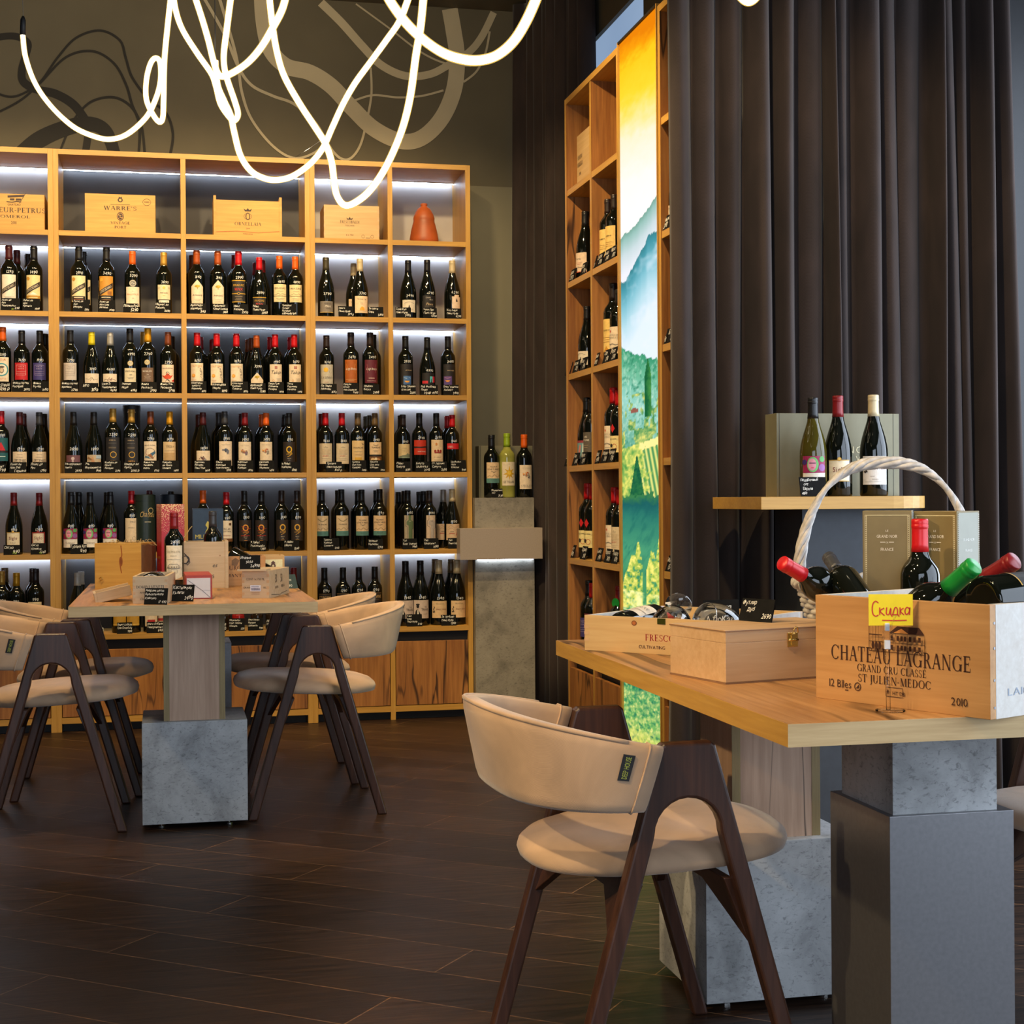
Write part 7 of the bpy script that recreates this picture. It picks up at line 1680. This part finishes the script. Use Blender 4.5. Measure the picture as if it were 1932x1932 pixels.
# white wicker basket with its handle
bk = thing('wicker_basket', 'white wicker basket with a tall twisted handle behind the branded crate', 'basket', (1.445, 2.955, TZ), R(-20))
zr = .150; rx, ry = .180, .155
def ring(k, z, ph=0, amp=.004, n=72, st=18): return [(k * rx * cos(2 * pi * i / n) * (1 + amp / rx * sin(st * 2 * pi * i / n + ph)), k * ry * sin(2 * pi * i / n) * (1 + amp / ry * sin(st * 2 * pi * i / n + ph)), z) for i in range(n)]
mb = MB(); nl = 13
for j in range(nl):
    z = .006 + (zr - .02) * j / (nl - 1); mb.tube(ring(.76 + .22 * (z / zr), z, pi * (j % 2), .006), .0058, 6, closed=True)
obj('woven_wall', mb, wicker, bk, smooth=True)
mb = MB()
for i in range(30):
    a = 2 * pi * i / 30; mb.tube([(rx * k * cos(a), ry * k * sin(a), z) for k, z in ((.75, .002), (.86, zr * .5), (.97, zr))], .0032, 5)
obj('upright_weave', mb, wicker, bk, smooth=True)
mb = MB()
for q in range(3):
    mb.tube([(rx * (1 + .05 * cos(13 * 2 * pi * i / 120 + q * 2.1)) * cos(2 * pi * i / 120), ry * (1 + .05 * cos(13 * 2 * pi * i / 120 + q * 2.1)) * sin(2 * pi * i / 120), zr + .008 * sin(13 * 2 * pi * i / 120 + q * 2.1)) for i in range(120)], .0068, 6, closed=True)
obj('braided_rim', mb, wicker, bk, smooth=True)
obj('bottom', MB().lathe([(0, 0), (.13, 0), (.13, .008), (0, .008)], 32), wicker, bk, smooth=True)
mb = MB(); hz = .398 - zr
for q in range(5):
    pts = []
    for i in range(61):
        th = pi * i / 60; c_, s_ = cos(th), sin(th)
        k = math.copysign(abs(c_) ** .80, c_)
        tw = 9 * th + q * 2 * pi / 5; rr_ = .0085
        pts.append((-k * (rx - .002) + rr_ * cos(tw) * c_, rr_ * sin(tw), zr - .01 + (hz + .01) * s_ ** .95 + rr_ * cos(tw) * s_))
    mb.tube(pts, .0056, 6)
obj('handle', mb, wicker, bk, smooth=True)
# gift boxes in the basket
gold = plain('olive_gold_carton', (0.20, 0.145, 0.055), .42, .25, .05, 30); pales = plain('pale_sage_carton', (0.30, 0.30, 0.24), .45, .1, .04, 30); whiteb = plain('cream_carton_band', (0.52, 0.47, 0.42), .5, 0, .04)
def gift(lab, px, Z, w, rot, side=False):
    a = atZ(px, 958, Z); t = thing('gift_box', lab, 'gift box', (a.x, a.y, TZ + .012), rot, 'gift boxes in the basket')
    h = a.z - TZ - .012; d = w
    bx = obj('carton', MB().box(0, w, 0, d, 0, h - .001), gold, t, bevel=.001)
    pts = [(0, 0), (w, 0), (w, d), (0, d)]
    obj('printed_band', MB().box(-.0006, w + .0006, -.0006, d + .0006, 0.0, h * .40), whiteb, t)
    obj('side_panel', MB().box(w - .0003, w + .0006, .006, d - .006, h * .40, h - .004), pales, t)
    it = [('T', (225, 215, 195), 'LE', w / 2, h * .86, .004), ('T', (225, 215, 195), 'GRAND NOIR', w / 2, h * .82, .0062, {'fit': w * .42}), ('T', (225, 215, 195), 'DE', w / 2, h * .785, .003), ('R', (225, 215, 195), w * .36, h * .79, w * .46, h * .794), ('R', (225, 215, 195), w * .54, h * .79, w * .64, h * .794), ('T', (225, 215, 195), 'FRANCE', w / 2, h * .735, .0062, {'fit': w * .26})]
    for x in (.004, w - .0075): it += [('R', (200, 185, 140), x, h * .42, x + .0008, h * .97), ('R', (200, 185, 140), x + .003, h * .42, x + .0038, h * .97)]
    it += [('R', (200, 185, 140), .004, h * .965, w - .004, h * .970)]
    for i in range(40): it += [('D', (214, 200, 165), .0062, h * (.43 + .0135 * i), .0008), ('D', (214, 200, 165), w - .0054, h * (.43 + .0135 * i), .0008)]
    obj('lettering', prints(MB(), it, lambda x, y, k: (x, -.0007, y)), None, bx)
    r2 = random.Random(8); br = []
    for cx in (.22, .80):
        for i in range(16):
            x = w * (cx + r2.uniform(-.16, .16)); y = h * r2.uniform(.20, .27); br.append(('L', (120, 90, 60), [(x, h * .20), (x + r2.uniform(-.006, .006), y), (x + r2.uniform(-.010, .010), y + h * .05)], .0012))
    br.append(('P', (30, 24, 20), [(w * .36, h * .20), (w * .64, h * .20), (w * .64, h * .255), (w * .58, h * .27), (w * .46, h * .25), (w * .36, h * .255)]))
    obj('band_print', prints(MB(), br, lambda x, y, k: (x, -.0012, y)), None, t)
    obj('side_lettering', prints(MB(), [('T', (235, 235, 225), 'GRAND NOIR', d / 2, h * .80, .005, {'fit': d * .5}), ('T', (235, 235, 225), 'FRANCE', d / 2, h * .73, .005, {'fit': d * .3})] + [('D', (235, 235, 228), q, h * (.42 + .0135 * i), .0009) for i in range(42) for q in (.004, d - .004)], lambda x, y, k: (w + .0010, x, y)), None, t)
    return t
gift('olive gold gift carton in the basket, nearer the handle end with the loose bottles', 1627, 2.93, .090, R(-29))
gift('olive gold gift carton in the basket showing its pale side panel', 1723, 2.96, .090, R(-56))
BB = 'bottles in the basket'
nk = atZ(1474, 1058, 2.80); bs_ = nk + (atZ(1560, 1108, 2.86) - nk).normalized() * .26
laid('red-capped bottle sticking out over the basket rim', bs_, nk, 'b', 'rd', '', .26, 0, BB)
nk = atZ(1562, 1046, 2.92); bs_ = nk + (atZ(1610, 1120, 2.80) - nk).normalized() * .24
b2_ = laid('black-capped bottle with white numerals lying in the basket', bs_, nk, 'b', 'gy', '', .24, 0, BB)
for o_, tx in ((b2_, '2 990'),):
    def gg(x, y, k): a = x / .034; z = .196 - y; r = radius('b', z) + .0015; return (r * sin(a), -r * cos(a), z)
    obj('chalked_price', prints(MB(), [('T', (235, 235, 235), tx, 0, 0, .013, {'slant': .1})], gg), None, o_)

# ================================================================== the two display stands' gift sets
Ys = 4.20
def setbox(lab, x0, x1, ytop, Y, z, mat, rot, its, dep=.09):
    a, b = onY(x0, ytop, Y), onY(x1, ytop, Y); h = a.z - z; w = (b.x - a.x) / cos(rot)
    t = thing('gift_box', lab, 'gift box', (a.x, Y, z), rot, 'three-bottle gift cartons')
    bx = obj('carton', MB().box(0, w, 0, dep, 0, h), mat, t, bevel=.001)
    for q in (.008, w - .020): obj('lid_seam', MB().box(q, q + .0014, -.0006, 0, 0, h), plain('seam_line', (.05, .045, .03), .6), bx)
    if its: obj('lettering', prints(MB(), its(w, h), lambda x, y, k: (x, -.0009, y)), None, bx)
    return t
sage = plain('sage_carton', (0.20, 0.185, 0.115), .5, .15, .04, 30)
setbox('sage green gift carton behind the three bottles before the wide curtain', 1466, 1697, 776, Ys + .17, zs, sage, R(0), lambda w, h: [('T', (214, 206, 170), 'NOIR', w * .68, h * .52, .022, {'al': 'c', 'gap': .25}), ('T', (214, 206, 170), 'VIN', w * .70, h * .42, .018, {'gap': .3})])
GS = 'gift set bottles on the stands'
for px, yt, kd, c, sty, lab, gk in ((1535, 746, 'g', 'bk', 'GUR', 'black-capped olive bottle with colourful picture label on the oak shelf', 'o'), (1582, 742, 'g', 'dr', 'SIG', 'red-capped bottle with gold-framed cream label on the oak shelf', ''), (1649, 740, 'g', 'cr', 'PIV', 'cream-capped bottle with white label on the oak shelf', '')):
    p = onY(px, yt, Ys + .06); bottle(lab, (p.x, Ys + .06, zs), kd, c, sty, p.z - zs, '', R(-20), GS, glassk=gk)
a, b = onY(1509, 932, Ys - .02), onY(1559, 932, Ys - .02)
card('black chalk card for the gift set on the oak shelf by the wide curtain', ((a.x + b.x) / 2, Ys - .03, zs), b.x - a.x, .058, 'Подарочный/   сет/  Европа/4810', 0, 15, group='price cards on the stands', big=False)
pz = 1.082; Yp = PILY + .12
setbox('sage green gift carton on the concrete stand beside the lit shelves', 904, 1017, 842, Yp + .05, pz, sage, R(0), None)
for px, yt, kd, c, sty, lab, gk in ((928, 821, 'b', 'bk', 'TV2', 'black-capped bottle with teal-footed label on the concrete stand', ''), (957, 818, 'b', 'lm', 'STE', 'lime-capped pale bottle with a gold star on the concrete stand', 'y'), (989.5, 820, 'b', 'or', 'CRO', 'orange-capped bottle with floral head label on the concrete stand', '')):
    p = onY(px, yt, Yp - .02); bottle(lab, (p.x, Yp - .02, pz), kd, c, sty, p.z - pz, '', R(4), GS, glassk=gk)
a, b = onY(926, 936, Yp - .09), onY(948, 936, Yp - .09)
card('black chalk card for the gift set on the concrete stand', ((a.x + b.x) / 2, Yp - .105, pz), b.x - a.x, .046, 'Подарочный/ сет/3530', 0, 18, group='price cards on the stands')
